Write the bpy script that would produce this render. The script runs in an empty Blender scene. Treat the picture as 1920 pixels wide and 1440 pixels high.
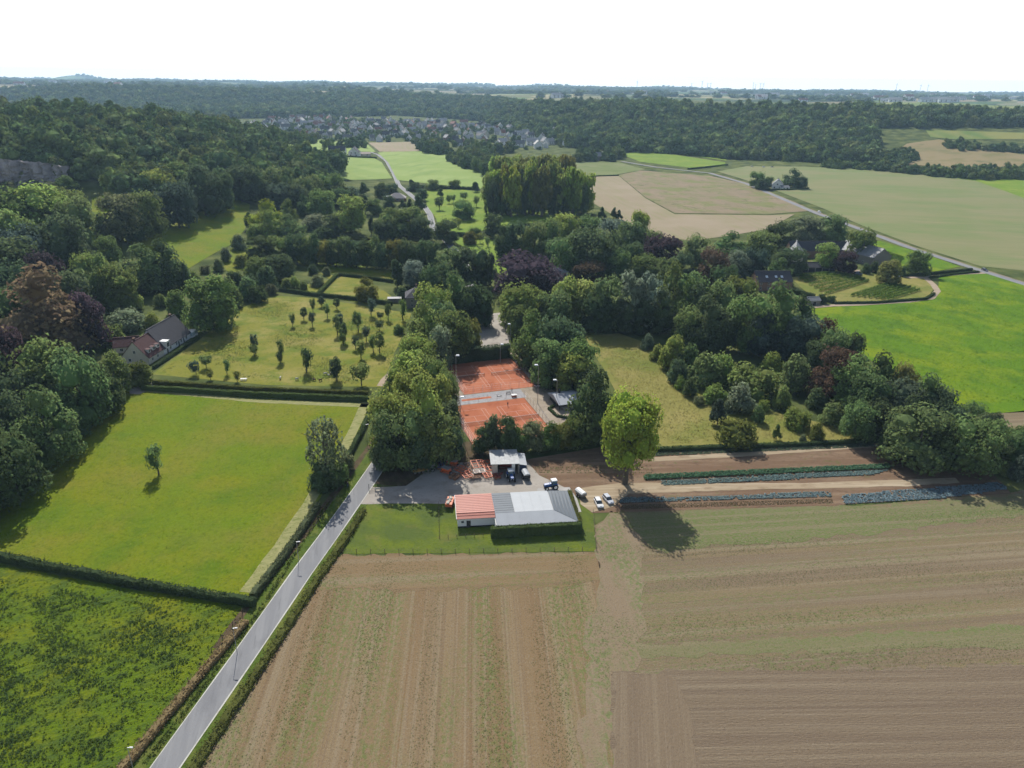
import bpy, math, random
import numpy as np
from mathutils import Vector, Matrix
from mathutils.geometry import delaunay_2d_cdt

random.seed(7)
RNG = np.random.default_rng(7)
SC = bpy.context.scene
COL = SC.collection
R = math.radians

# ------------------------------------------------------------------ camera
CAM_H = 110.0
FPX = 1356.0                      # focal length in pixels of a 1920 px wide frame
PITCH, ROLL = R(22.6), R(0.8)
cam_d = bpy.data.cameras.new('camera')
cam_d.sensor_width = 36.0
cam_d.lens = 36.0 * FPX / 1920.0
cam_d.clip_start = 1.0
cam_d.clip_end = 60000.0
cam = bpy.data.objects.new('camera', cam_d)
COL.objects.link(cam)
_fw = Vector((0, math.cos(PITCH), -math.sin(PITCH)))
_rt = Vector((1, 0, 0))
_up = _rt.cross(_fw)
# horizon drops to the right: camera rolled anticlockwise
_r2 = _rt * math.cos(ROLL) + _up * math.sin(ROLL)
_u2 = _up * math.cos(ROLL) - _rt * math.sin(ROLL)
cam.matrix_world = Matrix(((_r2.x, _u2.x, -_fw.x, 0), (_r2.y, _u2.y, -_fw.y, 0), (_r2.z, _u2.z, -_fw.z, CAM_H), (0, 0, 0, 1)))
SC.camera = cam

# ------------------------------------------------------------------ light
SUN_EL, SUN_AZ = R(42), R(-14)    # azimuth from +Y towards +X
w = bpy.data.worlds.new('World')
SC.world = w
w.use_nodes = True
wn = w.node_tree
wn.nodes.clear()
sky = wn.nodes.new('ShaderNodeTexSky')
sky.sky_type = 'NISHITA'
sky.sun_disc = False
sky.sun_elevation = SUN_EL
sky.sun_rotation = SUN_AZ
sky.altitude = 100
sky.air_density = 1.0
sky.dust_density = 1.5
sky.ozone_density = 1.0
bg = wn.nodes.new('ShaderNodeBackground')
bg.inputs['Strength'].default_value = 0.11
wo = wn.nodes.new('ShaderNodeOutputWorld')
# thin bright summer veil: pale low sky all round, clearer overhead
_tc = wn.nodes.new('ShaderNodeTexCoord'); _sx = wn.nodes.new('ShaderNodeSeparateXYZ')
wn.links.new(_tc.outputs['Generated'], _sx.inputs[0])
_mr = wn.nodes.new('ShaderNodeMapRange'); _mr.interpolation_type = 'SMOOTHSTEP'
_mr.inputs['From Min'].default_value = 0.0; _mr.inputs['From Max'].default_value = 0.24
_mr.inputs['To Min'].default_value = 0.97; _mr.inputs['To Max'].default_value = 0.02
wn.links.new(_sx.outputs['Z'], _mr.inputs['Value'])
_mx = wn.nodes.new('ShaderNodeMix'); _mx.data_type = 'RGBA'
_mx.inputs['B'].default_value = (11.6, 11.4, 11.2, 1)
wn.links.new(_mr.outputs[0], _mx.inputs['Factor']); wn.links.new(sky.outputs[0], _mx.inputs['A'])
wn.links.new(_mx.outputs['Result'], bg.inputs[0])
wn.links.new(bg.outputs[0], wo.inputs[0])
sun_d = bpy.data.lights.new('sun', 'SUN')
sun_d.energy = 5.0
sun_d.angle = R(0.55)
sun_d.color = (1.0, 0.965, 0.90)
sun = bpy.data.objects.new('sun', sun_d)
COL.objects.link(sun)
_sd = Vector((math.sin(SUN_AZ) * math.cos(SUN_EL), math.cos(SUN_AZ) * math.cos(SUN_EL), math.sin(SUN_EL)))
sun.rotation_euler = _sd.to_track_quat('Z', 'Y').to_euler()
sun.location = (0, 0, 400)
SC.view_settings.view_transform = 'Standard'
SC.view_settings.look = 'None'
SC.view_settings.exposure = 0.26
SC.view_settings.gamma = 1.0
SC.render.engine = 'CYCLES'
SC.cycles.use_denoising = True
SC.cycles.denoising_prefilter = 'FAST'
SC.cycles.max_bounces = 5
SC.cycles.diffuse_bounces = 3
SC.cycles.transparent_max_bounces = 8
SC.cycles.volume_bounces = 1

# ------------------------------------------------------------------ terrain
def S(t):
    t = np.clip(t, 0.0, 1.0)
    return t * t * (3 - 2 * t)

TOE_X = [-4000, -1200, -500, -120, 110, 385, 700, 1000, 1400, 4000]
TOE_Y = [2900, 2700, 2750, 2450, 1420, 1262, 1060, 960, 900, 900]
HB_X = [-6000, -1200, -600, -300, 0, 350, 700, 1500, 6000]
HB_Y = [62, 60, 52, 40, 42, 52, 54, 50, 48]
BUMPS = [(-6300, 11200, 62, 300), (-480, 11500, 28, 260), (560, 11600, 30, 280), (2350, 11600, 26, 380)]

def hf(x, y):
    x = np.asarray(x, float); y = np.asarray(y, float)
    h = 60 * S((-x - 130) / 400) * S((y - 250) / 330) * (1 - S((y - 900) / 600))
    h = h - 34 * np.exp(-(((x + 400) / 75) ** 2 + ((y - 550) / 42) ** 2))
    toe = np.interp(x, TOE_X, TOE_Y)
    h = h + np.interp(x, HB_X, HB_Y) * S((y - toe) / 620)
    h = h + 12 * S((y - 4500) / 8000)
    h = h + 5 * S((x - 330) / 300) * S((y - 560) / 300) * (1 - S((y - 1100) / 300))
    far = S((y - 1800) / 1500)
    h = h + far * 5 * (np.sin(x / 410 + 1.3) * np.sin(y / 530) + np.sin(x / 173 + y / 610))
    for bx, by, bh, br in BUMPS:
        h = h + bh * np.exp(-(((x - bx) / br) ** 2 + ((y - by) / br) ** 2))
    return h

def ray(px, py):
    u = (px - 960) / FPX; v = (py - 720) / FPX
    c, s = math.cos(ROLL), math.sin(ROLL)
    x = c * u + s * v; y = -s * u + c * v
    cp, sp = math.cos(PITCH), math.sin(PITCH)
    return (x, cp - y * sp, -sp - y * cp)

_T = np.geomspace(60, 30000, 900)
def P(px, py, z=0.0):
    """the point of the ground (raised by z) seen at a place of the photograph"""
    d = ray(px, py)
    X, Y, Z = d[0] * _T, d[1] * _T, CAM_H + d[2] * _T
    below = np.nonzero(Z < hf(X, Y) + z)[0]
    if len(below) == 0:
        i = len(_T) - 1
        return Vector((X[i], Y[i], float(hf(X[i], Y[i])) + z))
    i = below[0]
    a, b = (_T[i - 1] if i else 0.0), _T[i]
    for _ in range(30):
        m = (a + b) / 2
        if CAM_H + d[2] * m < hf(d[0] * m, d[1] * m) + z: b = m
        else: a = m
    return Vector((d[0] * b, d[1] * b, CAM_H + d[2] * b))

def depth_of(v):
    return v.y * math.cos(PITCH) + (CAM_H - v.z) * math.sin(PITCH)
def pxm(v):
    return FPX / depth_of(v)
def height_at(v, py, px):
    """height above the base point v of what shows at row py of the photograph"""
    d = ray(px, py)
    return CAM_H + d[2] * v.y / d[1] - v.z

# ------------------------------------------------------------------ helpers
def link(o, parent=None):
    COL.objects.link(o)
    if parent: o.parent = parent
    return o
def tag(o, label=None, cat=None, group=None, kind=None):
    if label: o['label'] = label
    if cat: o['category'] = cat
    if group: o['group'] = group
    if kind: o['kind'] = kind
    return o
def empty(name, loc, rz=0.0):
    o = bpy.data.objects.new(name, None)
    o.location = loc; o.rotation_euler = (0, 0, rz); o.empty_display_size = 0.5
    return link(o)
def mesh_np(name, V, Fc, mats=(), mi=None):
    me = bpy.data.meshes.new(name)
    V = np.asarray(V, np.float32)
    if isinstance(Fc, np.ndarray):
        n, k = Fc.shape
        me.vertices.add(len(V)); me.vertices.foreach_set('co', V.ravel())
        me.loops.add(n * k); me.loops.foreach_set('vertex_index', Fc.astype(np.int32).ravel())
        me.polygons.add(n); me.polygons.foreach_set('loop_start', np.arange(0, n * k, k, dtype=np.int32))
        me.polygons.foreach_set('loop_total', np.full(n, k, np.int32))
        me.update(calc_edges=True)
    else:
        me.from_pydata([tuple(v) for v in V], [], Fc)
    for m in mats: me.materials.append(m)
    if mi is not None: me.polygons.foreach_set('material_index', np.asarray(mi, np.int32))
    return me

class MB:
    """collects simple solids into one mesh"""
    def __init__(s): s.v = []; s.f = []
    def add(s, vs, fs):
        b = len(s.v); s.v += [tuple(v) for v in vs]; s.f += [tuple(i + b for i in f) for f in fs]; return s
    def box(s, x0, x1, y0, y1, z0, z1, taper=0.0):
        t = taper
        return s.add([(x0, y0, z0), (x1, y0, z0), (x1, y1, z0), (x0, y1, z0), (x0 + t, y0 + t, z1), (x1 - t, y0 + t, z1), (x1 - t, y1 - t, z1), (x0 + t, y1 - t, z1)],
                     [(3, 2, 1, 0), (4, 5, 6, 7), (0, 1, 5, 4), (1, 2, 6, 5), (2, 3, 7, 6), (3, 0, 4, 7)])
    def prism(s, prof, y0, y1, axis='y'):
        n = len(prof)
        f = (lambda a, b, c: (a, c, b)) if axis == 'y' else ((lambda a, b, c: (c, a, b)) if axis == 'x' else (lambda a, b, c: (a, b, c)))
        vs = [f(a, b, y0) for a, b in prof] + [f(a, b, y1) for a, b in prof]
        fs = [tuple(range(n))[::-1], tuple(range(n, 2 * n))] + [(i, (i + 1) % n, n + (i + 1) % n, n + i) for i in range(n)]
        return s.add(vs, fs)
    def tube(s, a, b, r0, r1=None, n=8):
        a, b = Vector(a), Vector(b); r1 = r0 if r1 is None else r1
        d = (b - a).normalized(); e = d.orthogonal().normalized(); g = d.cross(e)
        vs = [a + (e * math.cos(t) + g * math.sin(t)) * r0 for t in [2 * math.pi * i / n for i in range(n)]]
        vs += [b + (e * math.cos(t) + g * math.sin(t)) * r1 for t in [2 * math.pi * i / n for i in range(n)]]
        return s.add(vs, [tuple(range(n))[::-1], tuple(range(n, 2 * n))] + [(i, (i + 1) % n, n + (i + 1) % n, n + i) for i in range(n)])
    def ball(s, c, rx, ry=None, rz=None, nu=10, nv=6):
        ry = rx if ry is None else ry; rz = rx if rz is None else rz
        vs = [(c[0], c[1], c[2] - rz)]
        for j in range(1, nv):
            p = -math.pi / 2 + math.pi * j / nv
            for i in range(nu):
                t = 2 * math.pi * i / nu
                vs.append((c[0] + rx * math.cos(p) * math.cos(t), c[1] + ry * math.cos(p) * math.sin(t), c[2] + rz * math.sin(p)))
        vs.append((c[0], c[1], c[2] + rz)); T = len(vs) - 1
        fs = [(0, 1 + (i + 1) % nu, 1 + i) for i in range(nu)] + [(T, T - nu + i, T - nu + (i + 1) % nu) for i in range(nu)]
        for j in range(nv - 2):
            for i in range(nu):
                a = 1 + j * nu + i; b = 1 + j * nu + (i + 1) % nu
                fs.append((a, b, b + nu, a + nu))
        return s.add(vs, fs)
    def build(s, name, m, parent=None, loc=None, rz=None):
        me = bpy.data.meshes.new(name); me.from_pydata(s.v, [], s.f)
        if m: me.materials.append(m)
        me.update()
        import bmesh
        bm = bmesh.new(); bm.from_mesh(me); bmesh.ops.recalc_face_normals(bm, faces=bm.faces); bm.to_mesh(me); bm.free()
        o = bpy.data.objects.new(name, me)
        if loc is not None: o.location = loc
        if rz is not None: o.rotation_euler = (0, 0, rz)
        return link(o, parent)

def copy_tree(o, parent=None):
    c = o.copy(); COL.objects.link(c)
    if parent: c.parent = parent
    for ch in list(o.children): copy_tree(ch, c)
    return c

_ORD = 'first second third fourth fifth sixth seventh eighth ninth tenth eleventh twelfth thirteenth fourteenth fifteenth sixteenth seventeenth eighteenth nineteenth'.split()
_TENS = {20: ('twentieth', 'twenty'), 30: ('thirtieth', 'thirty'), 40: ('fortieth', 'forty'), 50: ('fiftieth', 'fifty'), 60: ('sixtieth', 'sixty'), 70: ('seventieth', 'seventy'), 80: ('eightieth', 'eighty'), 90: ('ninetieth', 'ninety')}
def ordinal(i):
    if i < 20: return _ORD[i - 1]
    if i >= 100: return 'hundred-and-' + (ordinal(i - 100) if i > 100 else 'zeroth')
    t, u = i // 10 * 10, i % 10
    return _TENS[t][0] if u == 0 else _TENS[t][1] + '-' + _ORD[u - 1]

# ------------------------------------------------------------------ materials
def new_mat(name):
    m = bpy.data.materials.new(name); m.use_nodes = True
    nt = m.node_tree; nt.nodes.clear()
    out = nt.nodes.new('ShaderNodeOutputMaterial')
    return m, nt, out
def plain(name, col, rough=0.6, metal=0.0, var=0.15, scale=3.0, spec=0.3, emit=None):
    """paint, metal, cloth, wood: a base colour with weathering"""
    m, nt, out = new_mat(name); L = nt.links.new
    b = nt.nodes.new('ShaderNodeBsdfPrincipled')
    b.inputs['Roughness'].default_value = rough; b.inputs['Metallic'].default_value = metal
    b.inputs['Specular IOR Level'].default_value = spec
    tc = nt.nodes.new('ShaderNodeTexCoord'); n = nt.nodes.new('ShaderNodeTexNoise')
    n.inputs['Scale'].default_value = scale; n.inputs['Detail'].default_value = 4
    L(tc.outputs['Object'], n.inputs['Vector'])
    mx = nt.nodes.new('ShaderNodeMix'); mx.data_type = 'RGBA'
    mx.inputs['A'].default_value = tuple(0.86 * c * (1 - var) for c in col) + (1,)
    mx.inputs['B'].default_value = tuple(0.86 * min(1, c * (1 + var)) for c in col) + (1,)
    L(n.outputs['Fac'], mx.inputs['Factor']); L(mx.outputs['Result'], b.inputs['Base Color'])
    L(b.outputs[0], out.inputs[0])
    return m
def ground_mat(name, base, layers, bump=None, rough=0.95):
    """soil, grass, gravel: layers = (colour, (cells per metre along x, along y, turn in degrees), from, to[, detail[, strength]])"""
    m, nt, out = new_mat(name); L = nt.links.new
    b = nt.nodes.new('ShaderNodeBsdfPrincipled'); b.inputs['Roughness'].default_value = rough
    b.inputs['Specular IOR Level'].default_value = 0.1
    g = nt.nodes.new('ShaderNodeNewGeometry')
    cur = None
    def rich(c, K=0.80, sat=1.10):
        l = 0.25 * c[0] + 0.65 * c[1] + 0.10 * c[2]
        return tuple(max(0.004, (l + (v - l) * sat) * K) for v in c) + (1,)
    col0 = rich(base)
    for i, ly in enumerate(layers):
        col, (sx, sy, ang), lo, hi = ly[:4]
        det = ly[4] if len(ly) > 4 else 3
        st = ly[5] if len(ly) > 5 else 1.0
        vr = nt.nodes.new('ShaderNodeVectorRotate'); vr.rotation_type = 'Z_AXIS'; vr.inputs['Angle'].default_value = R(ang)
        L(g.outputs['Position'], vr.inputs['Vector'])
        mp = nt.nodes.new('ShaderNodeVectorMath'); mp.operation = 'MULTIPLY'; mp.inputs[1].default_value = (sx, sy, 0.0)
        ad = nt.nodes.new('ShaderNodeVectorMath'); ad.operation = 'ADD'; ad.inputs[1].default_value = (17.3 * i, 5.1 * i, 3.7 * i)
        L(vr.outputs[0], mp.inputs[0]); L(mp.outputs[0], ad.inputs[0])
        n = nt.nodes.new('ShaderNodeTexNoise'); n.inputs['Scale'].default_value = 1.0; n.inputs['Detail'].default_value = det
        n.inputs['Roughness'].default_value = 0.6
        L(ad.outputs[0], n.inputs['Vector'])
        mr = nt.nodes.new('ShaderNodeMapRange'); mr.inputs['From Min'].default_value = lo; mr.inputs['From Max'].default_value = hi
        mr.inputs['To Max'].default_value = st
        L(n.outputs['Fac'], mr.inputs['Value'])
        fac = mr.outputs[0]
        if len(ly) > 6:                        # growth in drifts: fine pattern only where a broad pattern allows it
            ax, ay, aa, alo, ahi = ly[6]
            v2 = nt.nodes.new('ShaderNodeVectorRotate'); v2.rotation_type = 'Z_AXIS'; v2.inputs['Angle'].default_value = R(aa)
            L(g.outputs['Position'], v2.inputs['Vector'])
            m2 = nt.nodes.new('ShaderNodeVectorMath'); m2.operation = 'MULTIPLY'; m2.inputs[1].default_value = (ax, ay, 0.0); L(v2.outputs[0], m2.inputs[0])
            n2 = nt.nodes.new('ShaderNodeTexNoise'); n2.inputs['Scale'].default_value = 1.0; n2.inputs['Detail'].default_value = 3; L(m2.outputs[0], n2.inputs['Vector'])
            r2 = nt.nodes.new('ShaderNodeMapRange'); r2.inputs['From Min'].default_value = alo; r2.inputs['From Max'].default_value = ahi; L(n2.outputs['Fac'], r2.inputs['Value'])
            pm = nt.nodes.new('ShaderNodeMath'); pm.operation = 'MULTIPLY'; L(fac, pm.inputs[0]); L(r2.outputs[0], pm.inputs[1]); fac = pm.outputs[0]
        mx = nt.nodes.new('ShaderNodeMix'); mx.data_type = 'RGBA'
        if cur is None: mx.inputs['A'].default_value = col0
        else: L(cur, mx.inputs['A'])
        mx.inputs['B'].default_value = rich(col)
        L(fac, mx.inputs['Factor']); cur = mx.outputs['Result']
    L(cur, b.inputs['Base Color'])
    if bump:
        sx, sy, ang, dist = bump
        vr = nt.nodes.new('ShaderNodeVectorRotate'); vr.rotation_type = 'Z_AXIS'; vr.inputs['Angle'].default_value = R(ang)
        L(g.outputs['Position'], vr.inputs['Vector'])
        mp = nt.nodes.new('ShaderNodeVectorMath'); mp.operation = 'MULTIPLY'; mp.inputs[1].default_value = (sx, sy, 1)
        L(vr.outputs[0], mp.inputs[0])
        n = nt.nodes.new('ShaderNodeTexNoise'); n.inputs['Scale'].default_value = 1.0; n.inputs['Detail'].default_value = 5
        n.inputs['Roughness'].default_value = 0.65
        L(mp.outputs[0], n.inputs['Vector'])
        bp = nt.nodes.new('ShaderNodeBump'); bp.inputs['Strength'].default_value = 1.0; bp.inputs['Distance'].default_value = dist
        L(n.outputs['Fac'], bp.inputs['Height']); L(bp.outputs[0], b.inputs['Normal'])
    L(b.outputs[0], out.inputs[0])
    return m
def leaf_mat(name, transl=0.42, tint=None):
    """foliage: the colour comes from each tree's own object colour, or from tint"""
    m, nt, out = new_mat(name); L = nt.links.new
    oi = nt.nodes.new('ShaderNodeObjectInfo'); g = nt.nodes.new('ShaderNodeNewGeometry')
    hs = nt.nodes.new('ShaderNodeHueSaturation')
    mr = nt.nodes.new('ShaderNodeMapRange'); mr.inputs['To Min'].default_value = 0.72; mr.inputs['To Max'].default_value = 1.35
    L(g.outputs['Random Per Island'], mr.inputs['Value'])
    at = nt.nodes.new('ShaderNodeAttribute'); at.attribute_name = 'tone'
    mu = nt.nodes.new('ShaderNodeMath'); mu.operation = 'MULTIPLY'; L(mr.outputs[0], mu.inputs[0])
    ad = nt.nodes.new('ShaderNodeMath'); ad.operation = 'ADD'; ad.inputs[1].default_value = 1.0; L(at.outputs['Fac'], ad.inputs[0]); L(ad.outputs[0], mu.inputs[1])
    L(mu.outputs[0], hs.inputs['Value'])
    if tint is None: L(oi.outputs['Color'], hs.inputs['Color'])
    else:
        rp = nt.nodes.new('ShaderNodeValToRGB'); L(oi.outputs['Random'], rp.inputs[0])
        e = rp.color_ramp.elements
        e[0].position = 0; e[0].color = tuple(tint[0]) + (1,)
        e[1].position = 1; e[1].color = tuple(tint[-1]) + (1,)
        for i, t in enumerate(tint[1:-1]):
            q = e.new((i + 1) / (len(tint) - 1)); q.color = tuple(t) + (1,)
        L(rp.outputs[0], hs.inputs['Color'])
    mh = nt.nodes.new('ShaderNodeMapRange'); mh.inputs['To Min'].default_value = 0.485; mh.inputs['To Max'].default_value = 0.515
    L(g.outputs['Random Per Island'], mh.inputs['Value']); L(mh.outputs[0], hs.inputs['Hue'])
    d = nt.nodes.new('ShaderNodeBsdfDiffuse'); t = nt.nodes.new('ShaderNodeBsdfTranslucent')
    L(hs.outputs[0], d.inputs['Color'])
    ht = nt.nodes.new('ShaderNodeHueSaturation'); ht.inputs['Hue'].default_value = 0.49; ht.inputs['Value'].default_value = 1.3
    L(hs.outputs[0], ht.inputs['Color']); L(ht.outputs[0], t.inputs['Color'])
    ms = nt.nodes.new('ShaderNodeMixShader'); ms.inputs[0].default_value = transl
    L(d.outputs[0], ms.inputs[1]); L(t.outputs[0], ms.inputs[2])
    L(ms.outputs[0], out.inputs[0])
    return m

LEAF = leaf_mat('leaf')
BARK = plain('bark', (0.10, 0.085, 0.065), 0.9, scale=6, var=0.3)

# ------------------------------------------------------------------ ground sheet
def build_terrain():
    ys = np.concatenate([np.linspace(40, 240, 9), np.geomspace(250, 13000, 300)])
    us = np.linspace(-1, 1, 201)
    V = []
    for y in ys:
        half = 0.86 * y + 120
        V.append(np.stack([us * half, np.full_like(us, y), hf(us * half, np.full_like(us, y))], 1))
    V = np.concatenate(V); n = len(us)
    i, j = np.meshgrid(np.arange(len(ys) - 1), np.arange(n - 1), indexing='ij')
    a = (i * n + j).ravel()
    Fc = np.stack([a, a + 1, a + n + 1, a + n], 1)
    me = mesh_np('ground', V, Fc, [M_BASE])
    me.polygons.foreach_set('use_smooth', np.ones(len(me.polygons), bool))
    o = link(bpy.data.objects.new('ground', me))
    tag(o, 'rough grass land running out to the horizon', 'ground', kind='structure')

def base_mat():
    m, nt, out = new_mat('land'); L = nt.links.new
    b = nt.nodes.new('ShaderNodeBsdfPrincipled'); b.inputs['Roughness'].default_value = 1.0; b.inputs['Specular IOR Level'].default_value = 0.05
    g = nt.nodes.new('ShaderNodeNewGeometry')
    def scaled(s):
        v = nt.nodes.new('ShaderNodeVectorMath'); v.operation = 'MULTIPLY'; v.inputs[1].default_value = s; L(g.outputs['Position'], v.inputs[0]); return v.outputs[0]
    vo = nt.nodes.new('ShaderNodeTexVoronoi'); vo.inputs['Scale'].default_value = 1.0; L(scaled((1 / 420, 1 / 300, 0)), vo.inputs['Vector'])
    rp = nt.nodes.new('ShaderNodeValToRGB'); rp.color_ramp.interpolation = 'CONSTANT'
    cs = [(0.06, 0.10, 0.03), (0.22, 0.18, 0.11), (0.10, 0.15, 0.04), (0.03, 0.05, 0.02), (0.26, 0.23, 0.12), (0.12, 0.13, 0.05), (0.03, 0.05, 0.02), (0.17, 0.17, 0.09)]
    e = rp.color_ramp.elements; e[0].color = cs[0] + (1,); e[1].position = 1 / 8; e[1].color = cs[1] + (1,)
    for i, c in enumerate(cs[2:]): q = e.new((i + 2) / 8); q.color = c + (1,)
    sp = nt.nodes.new('ShaderNodeSeparateColor'); L(vo.outputs['Color'], sp.inputs[0]); L(sp.outputs[0], rp.inputs[0])
    n1 = nt.nodes.new('ShaderNodeTexNoise'); n1.inputs['Detail'].default_value = 6; n1.inputs['Scale'].default_value = 1; L(scaled((0.06, 0.06, 0)), n1.inputs['Vector'])
    near = nt.nodes.new('ShaderNodeValToRGB')
    e = near.color_ramp.elements; e[0].position = 0.32; e[0].color = (0.035, 0.05, 0.015, 1); e[1].position = 0.68; e[1].color = (0.13, 0.14, 0.045, 1)
    q = e.new(0.5); q.color = (0.075, 0.095, 0.028, 1)
    L(n1.outputs['Fac'], near.inputs[0])
    sy = nt.nodes.new('ShaderNodeSeparateXYZ'); L(g.outputs['Position'], sy.inputs[0])
    mr = nt.nodes.new('ShaderNodeMapRange'); mr.inputs['From Min'].default_value = 2900; mr.inputs['From Max'].default_value = 3300; L(sy.outputs[1], mr.inputs['Value'])
    mx = nt.nodes.new('ShaderNodeMix'); mx.data_type = 'RGBA'; L(mr.outputs[0], mx.inputs['Factor']); L(near.outputs[0], mx.inputs['A']); L(rp.outputs[0], mx.inputs['B'])
    L(mx.outputs['Result'], b.inputs['Base Color'])
    L(b.outputs[0], out.inputs[0])
    return m
M_BASE = base_mat()
build_terrain()

def dense(pts, step, closed=True):
    out = []; n = len(pts)
    for i in range(n if closed else n - 1):
        a, b = pts[i], pts[(i + 1) % n]
        k = max(1, int((b - a).length / step))
        out += [a.lerp(b, t / k) for t in range(k)]
    if not closed: out.append(pts[-1])
    return out
def sheet(name, poly, mat, off, wob=0.0, step=None, label=None, world=False, kind='structure', parent=None):
    """a field, yard or path lying on the ground; poly in photograph places, or world metres"""
    pts = [Vector((p[0], p[1], 0)) for p in poly] if world else [P(*p) for p in poly]
    pts = [Vector((p.x, p.y)) for p in pts]
    far = max(p.y for p in pts)
    step = step or max(2.0, far * 0.02)
    pts = dense(pts, step)
    if wob:
        rr = random.Random(len(pts) * 31 + int(far))
        pts = [p + Vector((rr.uniform(-wob, wob), rr.uniform(-wob, wob))) for p in pts]
    n = len(pts); xs = [p.x for p in pts]; ys = [p.y for p in pts]
    inner = []
    hs = hf(xs, ys)
    if float(np.max(hs) - np.min(hs)) > 0.02:
        gx = np.arange(min(xs), max(xs), step * 0.9); gy = np.arange(min(ys), max(ys), step * 0.9)
        inner = [Vector((a + random.uniform(-.1, .1) * step, b + random.uniform(-.1, .1) * step)) for a in gx for b in gy]
    vs, _e, fs, *_r = delaunay_2d_cdt(pts + inner, [], [list(range(n))], 1, 1e-4)
    X = np.array([v.x for v in vs]); Y = np.array([v.y for v in vs])
    V = np.stack([X, Y, hf(X, Y) + off + np.maximum(0, Y - 300) * 0.0004], 1)
    fl = []
    for f in fs:
        a, b, c = f[0], f[1], f[2]
        cr = (X[b] - X[a]) * (Y[c] - Y[a]) - (X[c] - X[a]) * (Y[b] - Y[a])
        fl.append(tuple(f) if cr > 0 else tuple(reversed(f)))
    me = mesh_np(name, V, fl, [mat])
    o = link(bpy.data.objects.new(name, me), parent)
    if not parent: tag(o, label or None, None, kind=kind)
    return o
def strip(name, line, width, mat, off, side=0.0, parent=None, label=None, world=True, wob=0.0):
    """a road, path or painted line of even width along a line"""
    pts = [Vector((p[0], p[1])) if world else Vector(P(*p)[:2]) for p in line]
    pts = dense(pts, 6.0, False)
    V = []; Fc = []
    for i, p in enumerate(pts):
        d = (pts[min(i + 1, len(pts) - 1)] - pts[max(i - 1, 0)]).normalized(); nn = Vector((-d.y, d.x))
        w2 = width / 2 + (random.uniform(-wob, wob) if wob else 0)
        for s in (-w2, w2):
            q = p + nn * (side + s)
            V.append((q.x, q.y, float(hf(q.x, q.y)) + off + max(0, q.y - 300) * 0.0004))
    for i in range(len(pts) - 1): Fc.append((2 * i, 2 * i + 2, 2 * i + 3, 2 * i + 1)[::-1])
    me = mesh_np(name, V, Fc, [mat])
    o = link(bpy.data.objects.new(name, me), parent)
    if me.polygons[0].normal.z < 0: me.flip_normals()
    if not parent: tag(o, label, None, kind='structure')
    return o
# ------------------------------------------------------------------ fields, roads, yards
G_MEADOW = ground_mat('meadow grass', (0.145, 0.200, 0.010), [
    ((0.185, 0.205, 0.014), (0.03, 0.045, 20), 0.42, 0.62, 4), ((0.100, 0.165, 0.008), (0.07, 0.06, 60), 0.48, 0.66, 5, 0.8),
    ((0.225, 0.195, 0.045), (0.045, 0.035, 0), 0.47, 0.68, 5, 0.62), ((0.075, 0.12, 0.008), (0.8, 0.6, 30), 0.5, 0.74, 4, 0.6), ((0.25, 0.26, 0.04), (1.6, 1.1, 15), 0.56, 0.76, 3, 0.5), ((0.06, 0.095, 0.01), (3.0, 2.4, 15), 0.56, 0.74, 3, 0.5)], (1.6, 1.1, 20, 0.25))
G_ROUGH = ground_mat('rough pasture', (0.115, 0.170, 0.014), [
    ((0.175, 0.195, 0.016), (0.05, 0.06, 30), 0.45, 0.62, 4), ((0.065, 0.105, 0.022), (0.16, 0.36, -35), 0.48, 0.64, 5, 0.75),
    ((0.05, 0.085, 0.022), (0.9, 1.5, -35), 0.5, 0.7, 3, 0.6), ((0.23, 0.24, 0.03), (1.6, 1.6, 0), 0.58, 0.78, 3, 0.5), ((0.045, 0.075, 0.02), (2.6, 3.0, -35), 0.56, 0.72, 3, 0.55)], (1.0, 1.7, -35, 0.4))
G_HAY = ground_mat('mown strip', (0.27, 0.27, 0.12), [((0.36, 0.34, 0.17), (0.4, 1.5, -25), 0.45, 0.65), ((0.15, 0.18, 0.05), (0.3, 0.8, -25), 0.52, 0.7, 4, 0.8)], (1.5, 1.5, 0, 0.15))
G_ORCH = ground_mat('orchard grass', (0.205, 0.205, 0.040), [
    ((0.29, 0.255, 0.085), (0.05, 0.05, 10), 0.46, 0.66, 4), ((0.125, 0.170, 0.026), (0.09, 0.11, 0), 0.46, 0.64, 5, 0.9),
    ((0.10, 0.13, 0.03), (0.9, 0.9, 0), 0.54, 0.74, 3, 0.6), ((0.33, 0.29, 0.12), (1.3, 1.3, 0), 0.6, 0.76, 3, 0.5)], (1.2, 1.2, 0, 0.2))
G_GOLD = ground_mat('golden meadow', (0.245, 0.225, 0.075), [
    ((0.16, 0.185, 0.045), (0.03, 0.03, 0), 0.45, 0.62, 4), ((0.30, 0.26, 0.10), (0.12, 0.06, 20), 0.52, 0.7, 4, 0.8), ((0.11, 0.13, 0.035), (0.5, 0.5, 0), 0.57, 0.75, 3, 0.6)], (0.9, 0.9, 0, 0.2))
G_BRIGHT = ground_mat('bright clover', (0.110, 0.200, 0.014), [
    ((0.185, 0.245, 0.014), (0.03, 0.045, 30), 0.44, 0.62, 5), ((0.070, 0.145, 0.012), (0.12, 0.08, 10), 0.48, 0.66, 4, 0.8), ((0.055, 0.125, 0.010), (0.9, 0.7, 0), 0.54, 0.74, 3, 0.55), ((0.23, 0.29, 0.03), (1.4, 1.0, 0), 0.58, 0.76, 3, 0.4)], (0.9, 0.7, 0, 0.3))
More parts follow.
